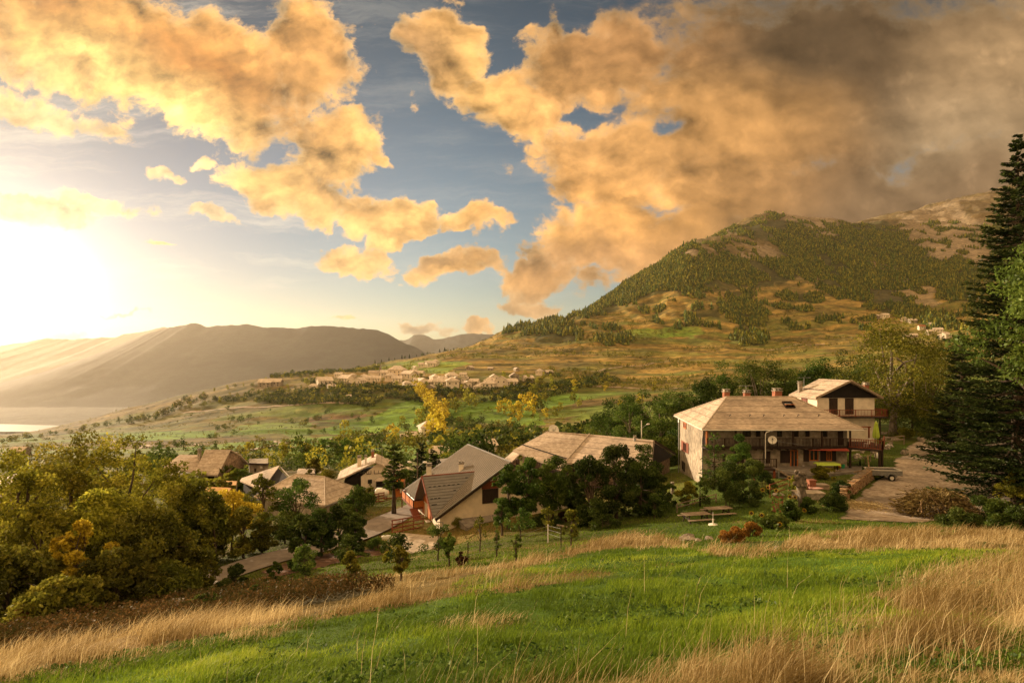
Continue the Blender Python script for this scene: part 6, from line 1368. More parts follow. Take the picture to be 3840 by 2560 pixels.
VIL = [("lowest row", [(148, 385, 50), (280, 378, 42), (412, 360, 46), (835, 360, 46), (915, 378, 56), (1010, 393, 60), (1085, 360, 70), (1170, 370, 90), (1275, 368, 58), (1360, 392, 55), (1440, 382, 80), (1530, 352, 80), (1600, 356, 64)]),
       ("middle row", [(190, 335, 44), (228, 355, 76), (390, 335, 70), (490, 345, 60), (555, 328, 58), (612, 324, 48), (715, 318, 58), (763, 328, 54), (905, 330, 44), (945, 348, 60), (1000, 352, 56), (1040, 328, 56), (1092, 338, 60), (1190, 338, 66), (1330, 348, 52), (1450, 356, 70), (1395, 365, 40), (1725, 325, 54)]),
       ("upper row", [(335, 293, 42), (437, 292, 30), (520, 303, 38), (680, 288, 56), (765, 287, 76), (850, 303, 70), (880, 288, 50), (925, 289, 52), (1165, 318, 70), (1268, 332, 54), (1250, 290, 38), (1475, 318, 56), (1625, 316, 74), (1810, 278, 46), (1877, 276, 46)]),
       ("highest row", [(895, 240, 34), (950, 222, 44), (1005, 218, 54), (1045, 204, 46), (1300, 243, 44), (1450, 244, 34), (1640, 248, 34)])]
ORD = 'first second third fourth fifth sixth seventh eighth ninth tenth eleventh twelfth thirteenth fourteenth fifteenth sixteenth seventeenth eighteenth'.split()
DES = ['cream hipped-roof house', 'cream gabled house', 'ochre hipped-roof house', 'grey shingled house', 'cream house with reddish roof']
gk = random.Random(3)
for rown, hs in VIL:
    for i, (x, y, w) in enumerate(sorted(hs)):
        k = gk.choice((0, 0, 1, 1, 2, 3)); far_house(293.3 + x * .13605, 333.3 + y * .13605, w * .13605, k, gk.uniform(-.6, .6) + gk.choice((0, 0, 1.57)), f"{DES[k]}, {ORD[i]} from the left in the {rown} of the village", 'houses of the hillside village')
for i, (x, y, w) in enumerate(sorted([(1690, 580, 30), (1718, 578, 34), (1810, 595, 34), (1842, 603, 40), (1885, 630, 32), (1930, 618, 34), (1930, 655, 44), (1850, 668, 34), (1820, 672, 30), (1990, 672, 50), (1960, 645, 36)])):
    k = gk.choice((1, 4, 3, 1)); far_house(506.7 + x * .21995, 186.7 + y * .21995, w * .155, k, gk.uniform(-.5, .5), f"{DES[k]}, {ORD[i]} from the left in the high right-hand hamlet", 'houses of the hamlet high on the right slope', ymin=900)
for u, v, w, k, rz, lab in ((430, 431, 17, 0, .35, 'large white hipped-roof farmhouse below the poplar row'), (413, 436, 10, 3, .1, 'low outbuilding beside the white farmhouse'), (405, 437, 8, 3, .1, 'smaller shed left of the white farmhouse'), (457, 443, 13, 0, .4, 'small pale hipped house on the valley floor'), (484, 448, 16, 1, .5, 'pale gabled house just behind the metal roof'), (472, 453, 9, 1, .3, 'small white annex beside the gabled valley house'),
    (438, 452, 6, 3, .2, 'tiny grey hut left of the valley houses'), (447, 453, 7, 3, .1, 'tiny hut with pale roof between the valley houses'), (437, 456.5, 6, 3, .2, 'tiny white-roofed hut nearest the tall fir'), (447, 457, 6, 3, .1, 'tiny white hut under the trees by the valley houses'), (500, 436, 12, 3, .6, 'brownish ruined farm building at the edge of the right meadow'),
    (266, 384, 11, 3, .05, 'long low white barn on the spur, left one of two'), (276, 383, 10, 3, .05, 'long low white barn on the spur, right one of two'), (20, 452, 12, 3, 0, 'pale farm building at the far left of the valley road'), (349, 396, 3.5, 1, 0, 'tiny white cabin in the wood below the village')):
    far_house(u, v, w, k, rz, lab, None, 'valley_house', ymin=200, dv=w * .25)
# church with spire
p = at(380.5, 376, 500, 1300); e = empty('church', p, 'village church with square tower and pointed spire', 'church')
k = p.y / F; tw = 2.0 * k
MB().box((p.x, p.y, p.z + 3.2 * k), (tw, tw, 8 * k)).build('tower', M['stone'], e)
MB().add([(p.x - tw * .6, p.y - tw * .6, p.z + 7.2 * k), (p.x + tw * .6, p.y - tw * .6, p.z + 7.2 * k), (p.x + tw * .6, p.y + tw * .6, p.z + 7.2 * k), (p.x - tw * .6, p.y + tw * .6, p.z + 7.2 * k), (p.x, p.y, p.z + 11.5 * k)], [(0, 1, 4), (1, 2, 4), (2, 3, 4), (3, 0, 4), (3, 2, 1, 0)]).build('spire', M['concrete'], e)
mb = MB().box((p.x - 6 * k, p.y + 4, p.z + 1.5 * k), (12 * k, 10, 5 * k)); mb.build('nave', M['plaster_ochre'], e)
MB().slab([(p.x - 12.4 * k, p.y - 2, p.z + 4 * k), (p.x + .4 * k, p.y - 2, p.z + 4 * k), (p.x + .4 * k, p.y + 4, p.z + 6.2 * k), (p.x - 12.4 * k, p.y + 4, p.z + 6.2 * k)], .4).slab([(p.x - 12.4 * k, p.y + 4, p.z + 6.2 * k), (p.x + .4 * k, p.y + 4, p.z + 6.2 * k), (p.x + .4 * k, p.y + 10, p.z + 4 * k), (p.x - 12.4 * k, p.y + 10, p.z + 4 * k)], .4).build('roof', M['roof_slate'], e)
for s in (-.5, .5): MB().box((p.x + s * tw * .4, p.y - tw / 2 - .05, p.z + 6 * k), (.22 * tw, .2, .4 * tw)).build('belfry_opening', M['wood_dark'], e)
# ------------------------------------------------------------ things in the gardens
def Z(u, v, Y=None): return at(u, v, 25, 130)
# picnic tables
def picnic(c, rz, label):
    e = empty('picnic_table', (c.x, c.y, c.z), label, 'picnic table', 'picnic tables on the lawn'); Mz = Matrix.Rotation(rz, 3, 'Z'); T = lambda x, y, z: Vector(c) + Mz @ Vector((x, y, z))
    mb = MB(); [mb.box(T(0, y, .74), (2.3, .15, .045), M=Mz) for y in np.linspace(-.38, .38, 5)]; mb.build('table_top', M['wood_grey'], e, bevel=.006)
    for s in (-1, 1): mb = MB(); [mb.box(T(0, s * .82 + y, .44), (2.3, .14, .045), M=Mz) for y in (-.08, .08)]; mb.build('bench', M['wood_grey'], e, bevel=.006)
    for s in (-.8, .8):
        for t in (-1, 1): MB().beam(T(s, t * .28, .71), T(s, t * .62, 0), .09, .05).build('leg', M['wood_dark'], e)
        MB().beam(T(s, -.9, .40), T(s, .9, .40), .05, .09).beam(T(s, -.4, .68), T(s, .4, .68), .05, .09).build('crossbar', M['wood_dark'], e)
    return e
c = Z(696, 522); picnic(c, .22, 'weathered picnic table nearer the camera, left one of the pair on the lawn'); c2 = Z(718, 516); picnic(c2, .22, 'weathered picnic table set farther back, right one of the pair on the lawn')
c = Z(713, 524.5); e = empty('parasol_stand', c, 'white parasol stand with short pole on the grass by the picnic tables', 'parasol stand')
mb = MB().tube([c, c + Vector((0, 0, .07))], .36, 14).tube([c + Vector((0, 0, .07)), c + Vector((0, 0, .12))], [.3, .12], 14).build('base', M['white'], e); MB().tube([c + Vector((0, 0, .1)), c + Vector((0, 0, .5))], .05, 8).tube([c + Vector((0, 0, .5)), c + Vector((0, 0, 1.0))], .018, 6).build('pole', M['white'], e)
# trailer
def trailer():
    c = Z(883, 478.5); e = empty('trailer', c, 'small grey open utility trailer parked on the gravel beside the woodpile', 'trailer'); a = R(-8); Mz = Matrix.Rotation(a, 3, 'Z'); T = lambda x, y, z: Vector(c) + Mz @ Vector((x, y, z))
    L_, W_ = 1.15, .68
    MB().box(T(0, 0, .45), (2 * L_, 2 * W_, .05), M=Mz).build('floor', M['wood_grey'], e)
    for nme, x, y, dx, dy in (('side_panel', 0, -W_, 2 * L_, .04), ('side_panel', 0, W_, 2 * L_, .04), ('tailgate', L_, 0, .04, 2 * W_), ('front_panel', -L_, 0, .04, 2 * W_)):
        mb = MB().box(T(x, y, .64), (dx, dy, .38), M=Mz); MB().box(T(x, y, .85), (dx + .06, dy + .05, .06), M=Mz).build('top_rail', M['white_metal'], e); mb.box(T(x, y, .46), (dx + .04, dy + .02, .05), M=Mz)
        if dx > 1: [mb.box(T(q, y - math.copysign(.0, y) + math.copysign(.025, y), .64), (.05, .03, .36), M=Mz) for q in (-.75, -.25, .25, .75)]
        mb.build(nme, M['grey_metal'], e)
    MB().beam(T(-L_, -.45, .4), T(-2.0, 0, .38), .07, .08).beam(T(-L_, .45, .4), T(-2.0, 0, .38), .07, .08).beam(T(-1.9, 0, .38), T(-2.35, 0, .38), .07, .08).tube([T(-2.0, 0, .4), T(-2.0, 0, .05)], .03, 6).box(T(-2.35, 0, .42), (.18, .09, .09), M=Mz).build('drawbar', M['grey_metal'], e)
    for s in (-1, 1):
        y = s * (W_ + .16); w = MB().tube([T(.25, y - .08, .27), T(.25, y + .08, .27)], .27, 20).build('wheel', M['rubber'], e, smooth=False); MB().tube([T(.25, y - .09 * 1.05, .27), T(.25, y + .09 * 1.05, .27)], .155, 14).build('rim', M['white_metal'], w)
        mb = MB(); pp = [T(.25 + .36 * math.cos(t), y, .29 + .34 * math.sin(t)) for t in np.linspace(.1, 3.04, 9)]
        for p, q in zip(pp, pp[1:]): mb.beam(p, q, .22, .02)
        mb.build('mudguard', M['grey_metal'], e)
        MB().box(T(L_ + .03, s * .5, .42), (.03, .2, .08), M=Mz).build('tail_light', M['red'], e)
    mb = MB(); g = random.Random(2); [mb.beam(T(g.uniform(-.7, .5), g.uniform(-.4, .4), .5 + g.uniform(0, .08)), T(g.uniform(-.7, .5), g.uniform(-.4, .4), .52), .05, .04) for _ in range(12)]; o = mb.build('wood_scraps', M['wood_pale'], None, loc=c); tag(o, 'loose pale wood scraps lying inside the trailer', 'wood scraps'); e.scale = (1.25, 1.25, 1.25)
trailer()
# woodpile
a, b = Z(843, 500), Z(871, 478.5); e = empty('woodpile', a.lerp(b, .5), 'long stack of split firewood beside the gravel drive', 'woodpile'); d = (b - a); L_ = d.length; d.normalize(); s_ = Vector((d.y, -d.x, 0)).normalized()
if s_.dot(-a) < 0: s_ = -s_
g = random.Random(8); rest = MB(); k = 0; n = int(L_ / .17); rows = 7
for i in range(n):
    for j in range(rows):
        p = a.lerp(b, (i + .5 * (j % 2)) / n) + Vector((0, 0, .1 + j * .155)); q_ = s_ * g.uniform(.22, .34); r_ = g.uniform(.07, .1); a1, a2 = p + q_ + Vector((0, 0, g.uniform(-.02, .02))), p - s_ * .25; m = MB().tube([a2, a1], r_, 5)
        if (i * rows + j) % max(1, n * rows // 98) == 0 and k < 99: m.build('log', M['wood_pale'] if g.random() < .6 else M['wood_red'], e); k += 1
        else: rest.add(m.v, m.f)
tag(rest.build('stacked_logs', M['wood_pale'], e), kind='stuff')
for i in range(26): p = a.lerp(b, g.random()) + Vector((0, 0, 1.22 + g.uniform(0, .08))); rest2 = MB().beam(p - s_ * .3 + d * g.uniform(-.3, .3), p + s_ * .3 + d * g.uniform(-.3, .3), .09, .07).build('top_board' if 0 else 'split_log', M['wood_grey'], e)
# branch heap
c = Z(948, 517); c += Vector((0, 1.2, 0)); n = 5200; P_ = runit(n) * (rng.uniform(.2, 1, (n, 1)) ** .4) * [[3.1, 2.3, 1.9]]; P_[:, 2] = np.abs(P_[:, 2]); P_ *= (.55 + .9 * fbm(np.arctan2(P_[:, 1], P_[:, 0]) * 2.2, P_[:, 2] * 2, 4, 400))[:, None]; P_ += rng.normal(size=(n, 3)) * .13
V_, F_ = leaf_quads(P_ + np.array(c), .42, asp=.2, along=np.stack([P_[:, 0] * .35, P_[:, 1] * .35, .1 * np.ones(n)], 1) * 1.2); LM.append(leafmat('drying_fir_twigs', (.06, .04, .014), (.14, .11, .035), (.26, .2, .08), .25))
tag(link('brushwood_heap', npmesh('brushwood_heap', V_, F_, LM[-1], {'rnd': ('FLOAT', 'POINT', np.repeat(rng.uniform(0, 1, n), 4))})), kind='stuff')
g = random.Random(12)
for k in range(46):
    az = g.uniform(-3.0, .1) if k < 34 else g.uniform(0, 6.28); x, y = math.cos(az), math.sin(az); rr = g.uniform(1.6, 2.9); p0 = c + Vector((x * rr, y * rr * .8, g.uniform(.1, 1.0))); p1 = c + Vector((x * rr * .2 + g.uniform(-1.2, 1.2), y * rr * .2, g.uniform(.9, 1.8))); r_ = g.uniform(.018, .045)
    o = MB().tube([p0, p0.lerp(p1, .5) + Vector((g.uniform(-.2, .2), 0, .25)), p1], [r_, r_ * .8, r_ * .4], 6).build('cut_branch', M['bark'] if k % 3 else M['wood_pale'], None, loc=p0); tag(o, 'cut branch sticking out of the brushwood heap beside the drive', 'branch', 'cut branches of the brushwood heap')
# straw on the gravel
p = Z(862, 505.5); n = 1500; Q = rng.normal(size=(n, 2)) * [[1.0, .75]]; X_, Y_ = p.x + Q[:, 0], p.y + Q[:, 1]; V_, F_ = leaf_quads(np.stack([X_, Y_, ground(X_, Y_) + .07 + rng.uniform(0, .05, n)], 1), .28, asp=.2, along=np.stack([rng.normal(size=n), rng.normal(size=n), np.zeros(n)], 1) * 1.5)
tag(link('straw', npmesh('straw', V_, F_, GD, {'rnd': ('FLOAT', 'POINT', np.repeat(rng.uniform(.3, .9, n), 4))})), kind='stuff')
# pollarded trunk
c = Z(803.5, 506); g = random.Random(5); e = empty('pollarded_tree', c, 'gnarled pollarded trunk with knobbly head and no branches', 'tree trunk'); mb = MB().tube([c + Vector((0, 0, -.3)), c + Vector((-.1, 0, 1)), c + Vector((-.35, 0, 2.0)), c + Vector((-.3, 0, 2.7))], [.42, .36, .33, .42], 9)
for k in range(22): a_ = g.uniform(0, 6.28); q_ = c + Vector((-.32 + .42 * math.cos(a_), .42 * math.sin(a_), g.uniform(1.7, 3.0))); mb.tube([q_ - Vector((0, 0, .16)), q_, q_ + Vector((0, 0, .16))], [.06, .2, .07], 7)
mb.build('trunk', M['bark_pale'], e, smooth=True)
# sunflowers
def sunflower(u, v, h, lean, label):
    c = Z(u, v); e = empty('sunflower', c, label, 'sunflower', 'sunflowers beside the pollarded trunk'); t = c + Vector((lean, -.1, h)); m = c + Vector((lean * .3, 0, h * .6)); MB().tube([c, m, t], [.03, .025, .02], 5).build('stem', M['stem'], e)
    nrm = Vector((-.3, -.9, .25)).normalized(); s = nrm.cross(Vector((0, 0, 1))).normalized(); w = s.cross(nrm); mb = MB()
    for k in range(14): a_ = k * 6.283 / 14; r_ = s * math.cos(a_) + w * math.sin(a_); q_ = s * math.cos(a_ + .2) + w * math.sin(a_ + .2); mb.add([t + r_ * .07, t + (r_ + q_) * .5 * .21 + nrm * .03, t + q_ * .07], [(0, 1, 2)]); mb.add([t + q_ * .06 , t + q_ * .18, t + r_ * .1 - nrm * .01], [(0, 1, 2)])
    mb.build('petal', M['petal'], e); MB().tube([t - nrm * .02, t + nrm * .03], .1, 10).build('seed_head', M['seed'], e)
    n = 26; tt = rng.uniform(.1, .92, n); P_ = np.array([list(c.lerp(m, q_ * 2) if q_ < .5 else m.lerp(t, q_ * 2 - 1)) for q_ in tt]) + rng.normal(size=(n, 3)) * [[.13, .1, .03]]; V_, F_ = leaf_quads(P_ - np.array(c), .26, asp=.7, droop=.3); link('leaves', npmesh('leaves', V_, F_, LM[G_MID], {'rnd': ('FLOAT', 'POINT', np.repeat(rng.uniform(.3, 1, n), 4))}), e)
for u, v, h, l, lab in ((787, 515, 3.1, .15, 'tallest sunflower, upright beside the pollarded trunk'), (780, 518, 2.5, -1.0, 'sunflower leaning left with its head below the tallest'), (779, 518, 2.3, -1.35, 'sunflower leaning farthest left with drooping yellow head'), (783, 517, 2.2, -.6, 'sunflower with wide drooping yellow head in the clump'), (789, 517, 1.7, .0, 'low sunflower facing the camera at the middle of the clump'), (793, 516, 1.6, .1, 'low sunflower right of the clump beside the trunk'), (797, 521, .9, .5, 'sunflower bent to the right near the grass'), (758, 528, 1.1, -.5, 'sunflower lying over to the left near the orange hedge'), (764, 527, .9, -.2, 'short bent sunflower near the orange hedge'), (776, 531, .5, .2, 'fallen sunflower head low on the grass')): sunflower(u, v, h, l, lab)
shrub(770, 527, 36, 12, G_ASH, 'fallen leafy sunflower plants sprawling left of the brick pillar', 1500, .3)
shrub(788, 520, 22, 18, G_MID, 'mass of sunflower leaves around the upright stems', 1200, .3)
# brick barbecue chimney, pillar, slabs
def blockstack(name, u, v, w, d, h, m, label, cat, cap=None, capn='cap'):
    c = Z(u, v); e = empty(name, c, label, cat); MB().box(c + Vector((0, 0, h / 2 - .1)), (w, d, h + .2)).build('body', M[m], e, bevel=.02)
    if cap: MB().box(c + Vector((0, 0, h + .06)), (w + .15, d + .15, .1)).build(capn, M[cap], e, bevel=.02)
    return e
blockstack('brick_barbecue', 811.3, 492, .62, .6, 1.15, 'brick', 'square red brick barbecue flue beside the pollarded trunk', 'barbecue', 'brick')
blockstack('brick_pillar', 777.5, 511, .7, .6, 1.4, 'brick', 'low brick pillar with pale coping behind the sunflowers', 'pillar', 'stone')
blockstack('stone_table', 808, 498, 2.4, 1.2, .55, 'stone', 'pale stone slab table behind the pollarded trunk', 'stone table', 'stone_pave'); blockstack('planter_box', 819, 488, 1.6, .9, .45, 'wood_grey', 'weathered wooden planter box beside the brick flue', 'planter')
c = Z(816, 494); o = MB().box(c + Vector((0, 0, .62)), (1.1, .7, .06), rz=.2).build('pink_tile', M['pink'], None, loc=c); tag(o, 'pale pink tile lying on the stone slabs by the brick flue', 'tile')
# rail fences
def rails(name, pts, label, m='wood_grey', nr=2, h=.9, ph=None, sag=0, post=2.2, w=.08):
    P_ = [Z(u, v) if not isinstance(u, Vector) else u for u, v in pts]; e = empty(name, P_[0], label, 'fence'); mb = MB(); up = Vector((0, 0, 1))
    for a, b in zip(P_, P_[1:]):
        for k in range(nr): mb.beam(a + up * h * (1 - k * .38), b + up * h * (1 - k * .38), .05, w)
        n = max(1, int((b - a).length / post))
        for i in range(n + 1): p = a.lerp(b, i / n); MB().beam(p - up * .3, p + up * (ph or h + .05), .1, .1).build('post', M[m], e)
    mb.build('rail', M[m], e); return e
rails('rail_fence', [(842, 470), (860, 466), (880, 456)], 'pale wooden rail fence running up the bank beside the grass', nr=1, h=.8)
rails('handrail', [(880, 447), (904, 444)], 'double log handrail from the deck down to the stones', nr=2, h=1.3, w=.14)
rails('stair_fence', [(770, 497), (789, 490)], 'red-brown slanting rails beside the garden steps', 'wood_red', 3, 1.2)
rails('low_rail_fence', [(677, 512), (700, 506), (716, 502)], 'old broken board fence behind the picnic tables', 'wood_grey', 2, .8)
c = Z(870, 476.5); o = MB().beam(c, c + Vector((-.25, 0, 2.3)), .1, .1).beam(c + Vector((.3, 0, .9)), c + Vector((-1.6, .2, .5)), .06, .1).build('orange_post', M['wood_pale'], None, loc=c); tag(o, 'upright fresh timber post at the right end of the woodpile', 'post')
# stones along the drive
def rock(c, s, label, group=None, m='stone', sd=0, name='stone', cat='stone', flat=.6):
    g = random.Random(sd); vs = []; nn, rr = 8, 5
    for i in range(rr + 1):
        for j in range(nn): t, a_ = math.pi * i / rr, 6.283 * j / nn; k = g.uniform(.8, 1.12); vs.append(Vector((math.sin(t) * math.cos(a_) * k, math.sin(t) * math.sin(a_) * k, math.cos(t) * flat * k)) * s + Vector(c))
    fs = [(i * nn + j, (i + 1) * nn + j, (i + 1) * nn + (j + 1) % nn, i * nn + (j + 1) % nn) for i in range(rr) for j in range(nn)]
    o = MB().add(vs, fs).build(name, M[m], None, loc=c); return tag(o, label, cat, group)
g = random.Random(77)
for i in range(26):
    u = 858 + g.uniform(-4, 40) if i < 16 else 862 + g.uniform(14, 36); v = 455 - (u - 858) * .28 + g.uniform(-3, 3) if i < 16 else 437 + g.uniform(-4, 3); p = Z(u, v); rock(p + Vector((0, 0, .1)), g.uniform(.25, .6), 'rough pale stone of the tumbled wall between deck and drive', 'stones of the tumbled wall between deck and drive', sd=i)
rock(Z(923, 441) + Vector((0, 0, .3)), .85, 'big smooth boulder at the upper edge of the drive', sd=50, name='boulder', cat='boulder'); rock(Z(904.5, 454) + Vector((0, 0, .25)), .5, 'round pale boulder at the foot of the handrail', sd=51, name='boulder', cat='boulder', flat=.9)
rock(Z(688, 540) + Vector((0, 0, .1)), .55, 'flat pale rock in the grass below the picnic tables', sd=52, name='boulder', cat='boulder'); rock(Z(709, 539) + Vector((0, 0, .05)), .28, 'small rounded rock right of the flat one on the lawn', sd=53, name='boulder', cat='boulder')
rock(Z(698, 540.5) + Vector((0, 0, .03)), .22, 'small grey rock between two others on the lawn', sd=54, name='boulder', cat='boulder'); rock(Z(777, 560) + Vector((0, 0, .0)), .2, 'flat rock at the edge of the dry grass', sd=55, name='boulder', cat='boulder')
# deck furniture, parasol, bottle
c = Vector((42.3, 66, -9.76)); e = empty('closed_parasol', c, 'closed lime green parasol standing on the deck', 'parasol'); MB().tube([c, c + Vector((0, 0, 2.9))], .035, 6).build('pole', M['white_metal'], e)
mb = MB(); nn = 12; hs = ((2.85, .03), (2.6, .13), (2.2, .2), (1.7, .27), (1.2, .33), (.95, .3)); vs = []
for z_, r_ in hs:
    for j in range(nn): a_ = 6.283 * j / nn; k = r_ * (1 + .28 * (-1) ** j); vs.append(c + Vector((math.cos(a_) * k, math.sin(a_) * k, z_ - (.12 if j % 2 and z_ < 1 else 0))))
mb.add(vs, [(i * nn + j, i * nn + (j + 1) % nn, (i + 1) * nn + (j + 1) % nn, (i + 1) * nn + j) for i in range(len(hs) - 1) for j in range(nn)]).build('canopy', M['lime'], e)
c = Vector((40.4, 64.6, -9.76)); e = empty('garden_chair', c, 'white garden chair piled against the deck railing', 'chair'); MB().box(c + Vector((0, 0, .45)), (.5, .5, .04)).build('seat', M['white'], e); MB().box(c + Vector((.25, .0, .75)), (.04, .5, .6), M=Matrix.Rotation(.2, 3, 'Y')).build('backrest', M['white'], e)
[MB().beam(c + Vector((x, y, 0)), c + Vector((x, y, .45)), .04, .04).build('leg', M['white'], e) for x in (-.22, .22) for y in (-.22, .22)]
c = Z(876.5, 457.5); e = empty('gas_bottle', c, 'white gas bottle standing on the bank below the deck', 'gas bottle'); MB().tube([c, c + Vector((0, 0, .05)), c + Vector((0, 0, .62)), c + Vector((0, 0, .72))], [.2, .24, .24, .1], 12).build('tank', M['white'], e, smooth=True); MB().tube([c + Vector((0, 0, .7)), c + Vector((0, 0, .85))], .09, 8).build('valve_collar', M['grey_metal'], e)
# table with green cloth
p0 = wall_uv((22, 63.4), (38, 63.4), q(1650), r(905))[1]; c = Vector((p0.x, 63.4, -12.05)); e = empty('terrace_table', c, 'long low table on the terrace in front of the shuttered windows', 'table'); MB().box(c + Vector((0, 0, .72)), (2.3, .8, .05)).build('table_top', M['wood_grey'], e)
[MB().beam(c + Vector((x, y, -.1)), c + Vector((x, y, .7)), .08, .08).build('leg', M['wood_dark'], e) for x in (-1, 1) for y in (-.3, .3)]
nx, ny = 24, 10; gx, gy = np.meshgrid(np.linspace(-1.35, 1.3, nx), np.linspace(-.55, .5, ny)); hz = .765 + .02 * fbm(gx * 3, gy * 3, 2, 5) - .25 * sstep(.38, .55, np.abs(gy)) - .12 * sstep(1.1, 1.35, np.abs(gx)) * (1 + .5 * np.sin(gy * 9)); i_ = (np.arange(ny - 1)[:, None] * nx + np.arange(nx - 1)[None]).ravel()
o = link('tablecloth', npmesh('tablecloth', np.stack([gx, gy, hz], -1).reshape(-1, 3), np.stack([i_, i_ + 1, i_ + nx + 1, i_ + nx], 1), M['lime'], smooth=True), None, c); tag(o, 'lime green cloth draped over the terrace table', 'tablecloth')
def pot(u, v, s, m, label, plant=None, Y=None):
    c = Z(u, v) if Y is None else Vector(((u - U0) / F * Y, Y, -12.05)); e = empty('plant_pot', c, label, 'plant pot'); MB().tube([c, c + Vector((0, 0, s))], [s * .38, s * .52], 12).build('pot', M[m], e)
    if plant is not None: n = 220; P_ = runit(n) * rng.uniform(.2, 1, (n, 1)) * s * 1.0; P_[:, 2] = np.abs(P_[:, 2]) * 1.2 + s * .9; V_, F_ = leaf_quads(P_, .14); link('foliage', npmesh('foliage', V_, F_, LM[plant], {'rnd': ('FLOAT', 'POINT', np.repeat(rng.uniform(0, 1, n), 4))}), e)
pot(q(1690), r(1010), .45, 'white', 'white pot with a yellow-green plant beside the terrace edge', G_YG); pot(q(1738), r(985), .4, 'white', 'second white plant pot on the grass near the rail fence', G_YG)
pot(q(1752), 0, .5, 'red', 'red tub on the terrace beside the green one', None, 64.2); pot(q(1788), 0, .45, 'teal', 'green tub on the terrace beside the wall', None, 64.2)
c = Z(388.5, 541); c.z = -18.05; e = empty('flower_trough', c, 'white boat-shaped flower trough at the edge of the paved yard', 'planter'); MB().beam(c + Vector((-.7, 0, .18)), c + Vector((.7, .2, .18)), .45, .36).build('trough', M['white'], e, bevel=.08)
P_ = runit(240) * [[.7, .22, .2]] + [[0, .1, .42]]; V_, F_ = leaf_quads(P_, .13); link('foliage', npmesh('foliage', V_, F_, LM[G_MID], {'rnd': ('FLOAT', 'POINT', np.repeat(rng.uniform(0, 1, 240), 4))}), e)
# planks on the terrace
for k, (x, y, rz) in enumerate(((34.2, 62.6, -.5), (35.0, 62.9, -.45))): c = Vector((x, y, -12.0)); o = MB().box(c, (2.6, .3, .07), rz=rz).build('plank', M['wood_grey'], None, loc=c); tag(o, ('longer', 'shorter')[k] + ' weathered plank lying on the terrace before the green-clothed table', 'plank', 'planks on the terrace')
# rubble at the road end, garden rows
rock(Z(176, 612) + Vector((0, 0, .2)), .8, 'pale heap of rubble at the bend of the road by the belt', sd=60, name='rubble_stone', cat='stone'); rock(Z(198, 603) + Vector((0, 0, .1)), .6, 'pinkish rubble stone above the red-brown scrub', sd=61, m='terracotta', name='rubble_stone', cat='stone')
for k in range(7):
    t = k / 6; a = gp(332 + 26 * t, 53.0); b = gp(345 + 24 * t, 48.8 + t * 2.2); n = 150; tt = rng.uniform(0, 1, n); X_, Y_ = a.x + (b.x - a.x) * tt + rng.normal(size=n) * .12, a.y + (b.y - a.y) * tt; V_, F_ = leaf_quads(np.stack([X_, Y_, ground(X_, Y_) + rng.uniform(.08, .35, n)], 1), .22)
    o = link('crop_row', npmesh('crop_row', V_ - np.array(a), F_, LM[G_MID], {'rnd': ('FLOAT', 'POINT', np.repeat(rng.uniform(.2, 1, n), 4))}), None, a); tag(o, 'row of low green vegetables in the tilled plot', 'vegetable row', 'vegetable rows of the tilled plot')
# orange garden fence, gas tank, lamps, wires
fe = empty('garden_fence', pt(379, 497, 80), 'orange-red garden fence around the cabin plot', 'fence')
for (u0, v0, u1, v1) in ((366, 499, 396, 497), (368, 495, 384, 492)):
    a, b = pt(u0, v0, 78), pt(u1, v1, 82); mb = MB(); [mb.beam(a + Vector((0, 0, -.35 * k)), b + Vector((0, 0, -.35 * k)), .05, .14) for k in range(3)]; mb.build('rail', M['wood_red'], fe)
    [MB().beam(a.lerp(b, t) + Vector((0, .06, .1)), a.lerp(b, t) + Vector((0, .06, -2)), .1, .1).build('post', M['wood_red'], fe) for t in (0, .33, .66, 1)]
c = pt(382, 491.5, 84); o = empty('gas_tank', c, 'white rounded gas tank in the garden beside the orange fence', 'gas tank'); MB().tube([c + Vector((-1.0, 0, 0)), c + Vector((-.8, 0, 0)), c + Vector((.8, 0, 0)), c + Vector((1.0, 0, 0))], [.3, .65, .65, .3], 14).build('tank', M['white'], o, smooth=True); [MB().box(c + Vector((s, 0, -.9)), (.2, .8, 1.2)).build('foot', M['concrete'], o) for s in (-.6, .6)]
def street_lamp(u, vb, vt, Y, label, heads=1, m='grey_metal'):
    b = pt(u, vb, Y); t = pt(u, vt, Y); e = empty('street_lamp', b, label, 'street lamp'); MB().tube([b + Vector((0, 0, -1.5)), t], .08, 7).build('pole', M[m], e); up = Vector((0, 0, .5))
    for k in range(heads): s = (1, -1)[k]; q_ = b.lerp(t, .62); MB().tube([q_, q_ + Vector((s * .5, -.1, .5)), q_ + Vector((s * .9, -.2, .75))], .04, 6).build('arm', M['grey_metal'], e); h = q_ + Vector((s * 1.0, -.2, .8)); MB().tube([h + Vector((-s * .25, 0, -.02)), h, h + Vector((s * .3, 0, .05))], [.07, .15, .08], 9).build('lamp_head', M['white'], e, smooth=True)
street_lamp(417.5, 492, 452, 76, 'street lamp with two white heads beside the metal-roofed chalet', 2, 'bark'); street_lamp(641.5, 442, 420, 93, 'pale concrete pole with a single lamp left of the stone house', 1, 'white_metal')
def pole(name, u, v, h, r_, m, label, group=None, cat='post'):
    c = Z(u, v); o = MB().tube([c + Vector((0, 0, -.3)), c + Vector((0, 0, h))], r_, 7).build(name, M[m], None, loc=c); return tag(o, label, cat, group), c
_, f1 = pole('fence_post', 548, 542, 1.4, .04, 'white_metal', 'thin pale post holding wires in the middle of the orchard'); _, f2 = pole('fence_post', 561, 548, 1.5, .03, 'wood_dark', 'thin dark post holding wires near the yellowing fruit tree'); _, f3 = pole('fence_post', 468, 565, 1.3, .03, 'wood_dark', 'thin dark post beside the red shrub in the orchard')
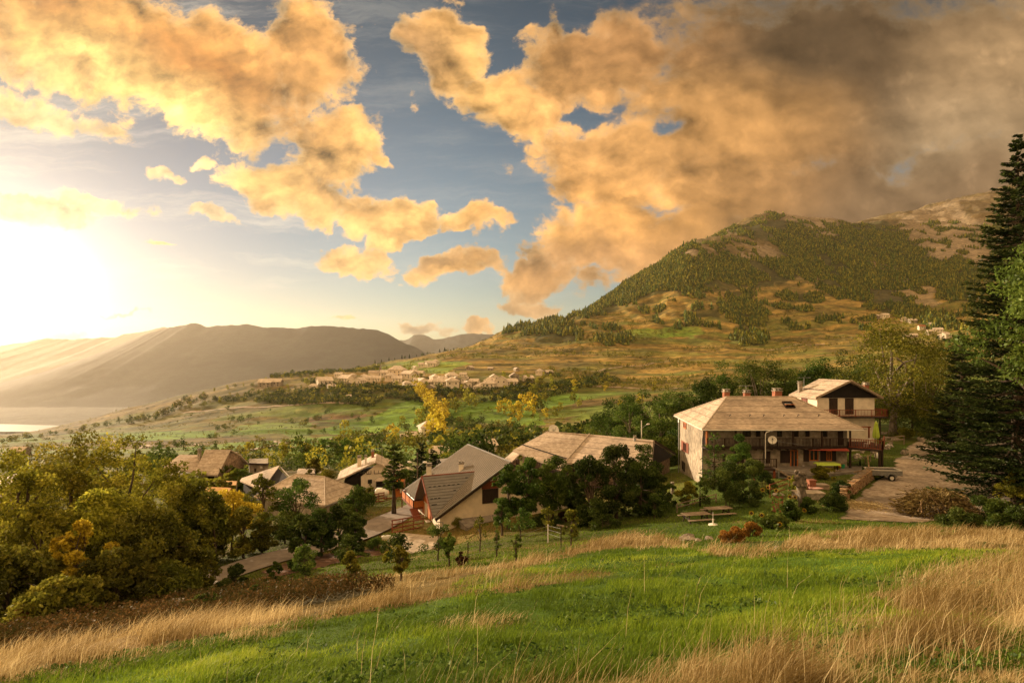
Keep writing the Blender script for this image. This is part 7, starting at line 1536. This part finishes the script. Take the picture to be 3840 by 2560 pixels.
_, f4 = pole('fence_post', 681, 505, 1.5, .04, 'white_metal', 'slim white post behind the broken board fence')
c = Z(561, 546); mb = MB()
for k in range(3): h = .7 + .3 * k; mb.tube([f3 + Vector((0, 0, h * .8)), f1.lerp(f3, .5) + Vector((0, 0, h * .8 - .05)), f1 + Vector((0, 0, h)), f2 + Vector((0, 0, h))], .008, 4)
tag(mb.build('fence_wire', M['grey_metal'], None, loc=f1), 'strands of wire strung between the thin orchard posts', 'wire')
o = MB().box(Z(562, 541) + Vector((0, 0, 1.2)), (.9, .08, .1), rz=-.6).build('wooden_arm', M['wood_grey'], None, loc=Z(562, 541)); tag(o, 'short weathered board atop the wire fence post', 'board')
c = Z(706, 492); o = MB().box(c + Vector((-3.6, 0, .5)), (.3, .25, 1.3)).build('stone_post', M['stone'], None, loc=c + Vector((-3.6, 0, 0))); tag(o, 'pale stone post at the foot of the stone house corner', 'post')
c = Z(457, 523); pp = pt(457, 512.6, 62.6); o = MB().tube([pp + Vector((-.35, 0, .1)), pp + Vector((.4, .1, .1))], .2, 9).build('log', M['wood_pale'], None, loc=pp); tag(o, 'short pale log resting on the concrete ramp wall', 'log')
c = pt(452, 519, 61.6); 
# two rear lights of a car parked in the shade under the spruce
c = Vector(gp(974, 74)); e = empty('parked_car', c, 'dark car parked in the shade under the spruce, red tail lights showing', 'car')
bm_ = MB().box(c + Vector((0, .0, .72)), (1.75, 4.0, .62)).build('body', M['dark_metal'], e, bevel=.12); MB().slab([c + Vector(p) for p in ((-.7, -1.3, 1.5), (.7, -1.3, 1.5), (.7, 1.0, 1.5), (-.7, 1.0, 1.5))], .48).build('cabin', M['glass'], e, bevel=.12)
for s in (-1, 1):
    MB().box(c + Vector((s * .75, -2.02, .85)), (.2, .06, .3)).build('tail_light', M['red'], e)
    for y in (-1.3, 1.3): w = MB().tube([c + Vector((s * .8, y, .32)), c + Vector((s * .95, y, .32))], .32, 16).build('wheel', M['rubber'], e); MB().tube([c + Vector((s * .82, y, .32)), c + Vector((s * .96, y, .32))], .18, 10).build('rim', M['grey_metal'], w)
MB().box(c + Vector((0, -2.03, .72)), (.52, .03, .12)).build('number_plate', M['white'], e)
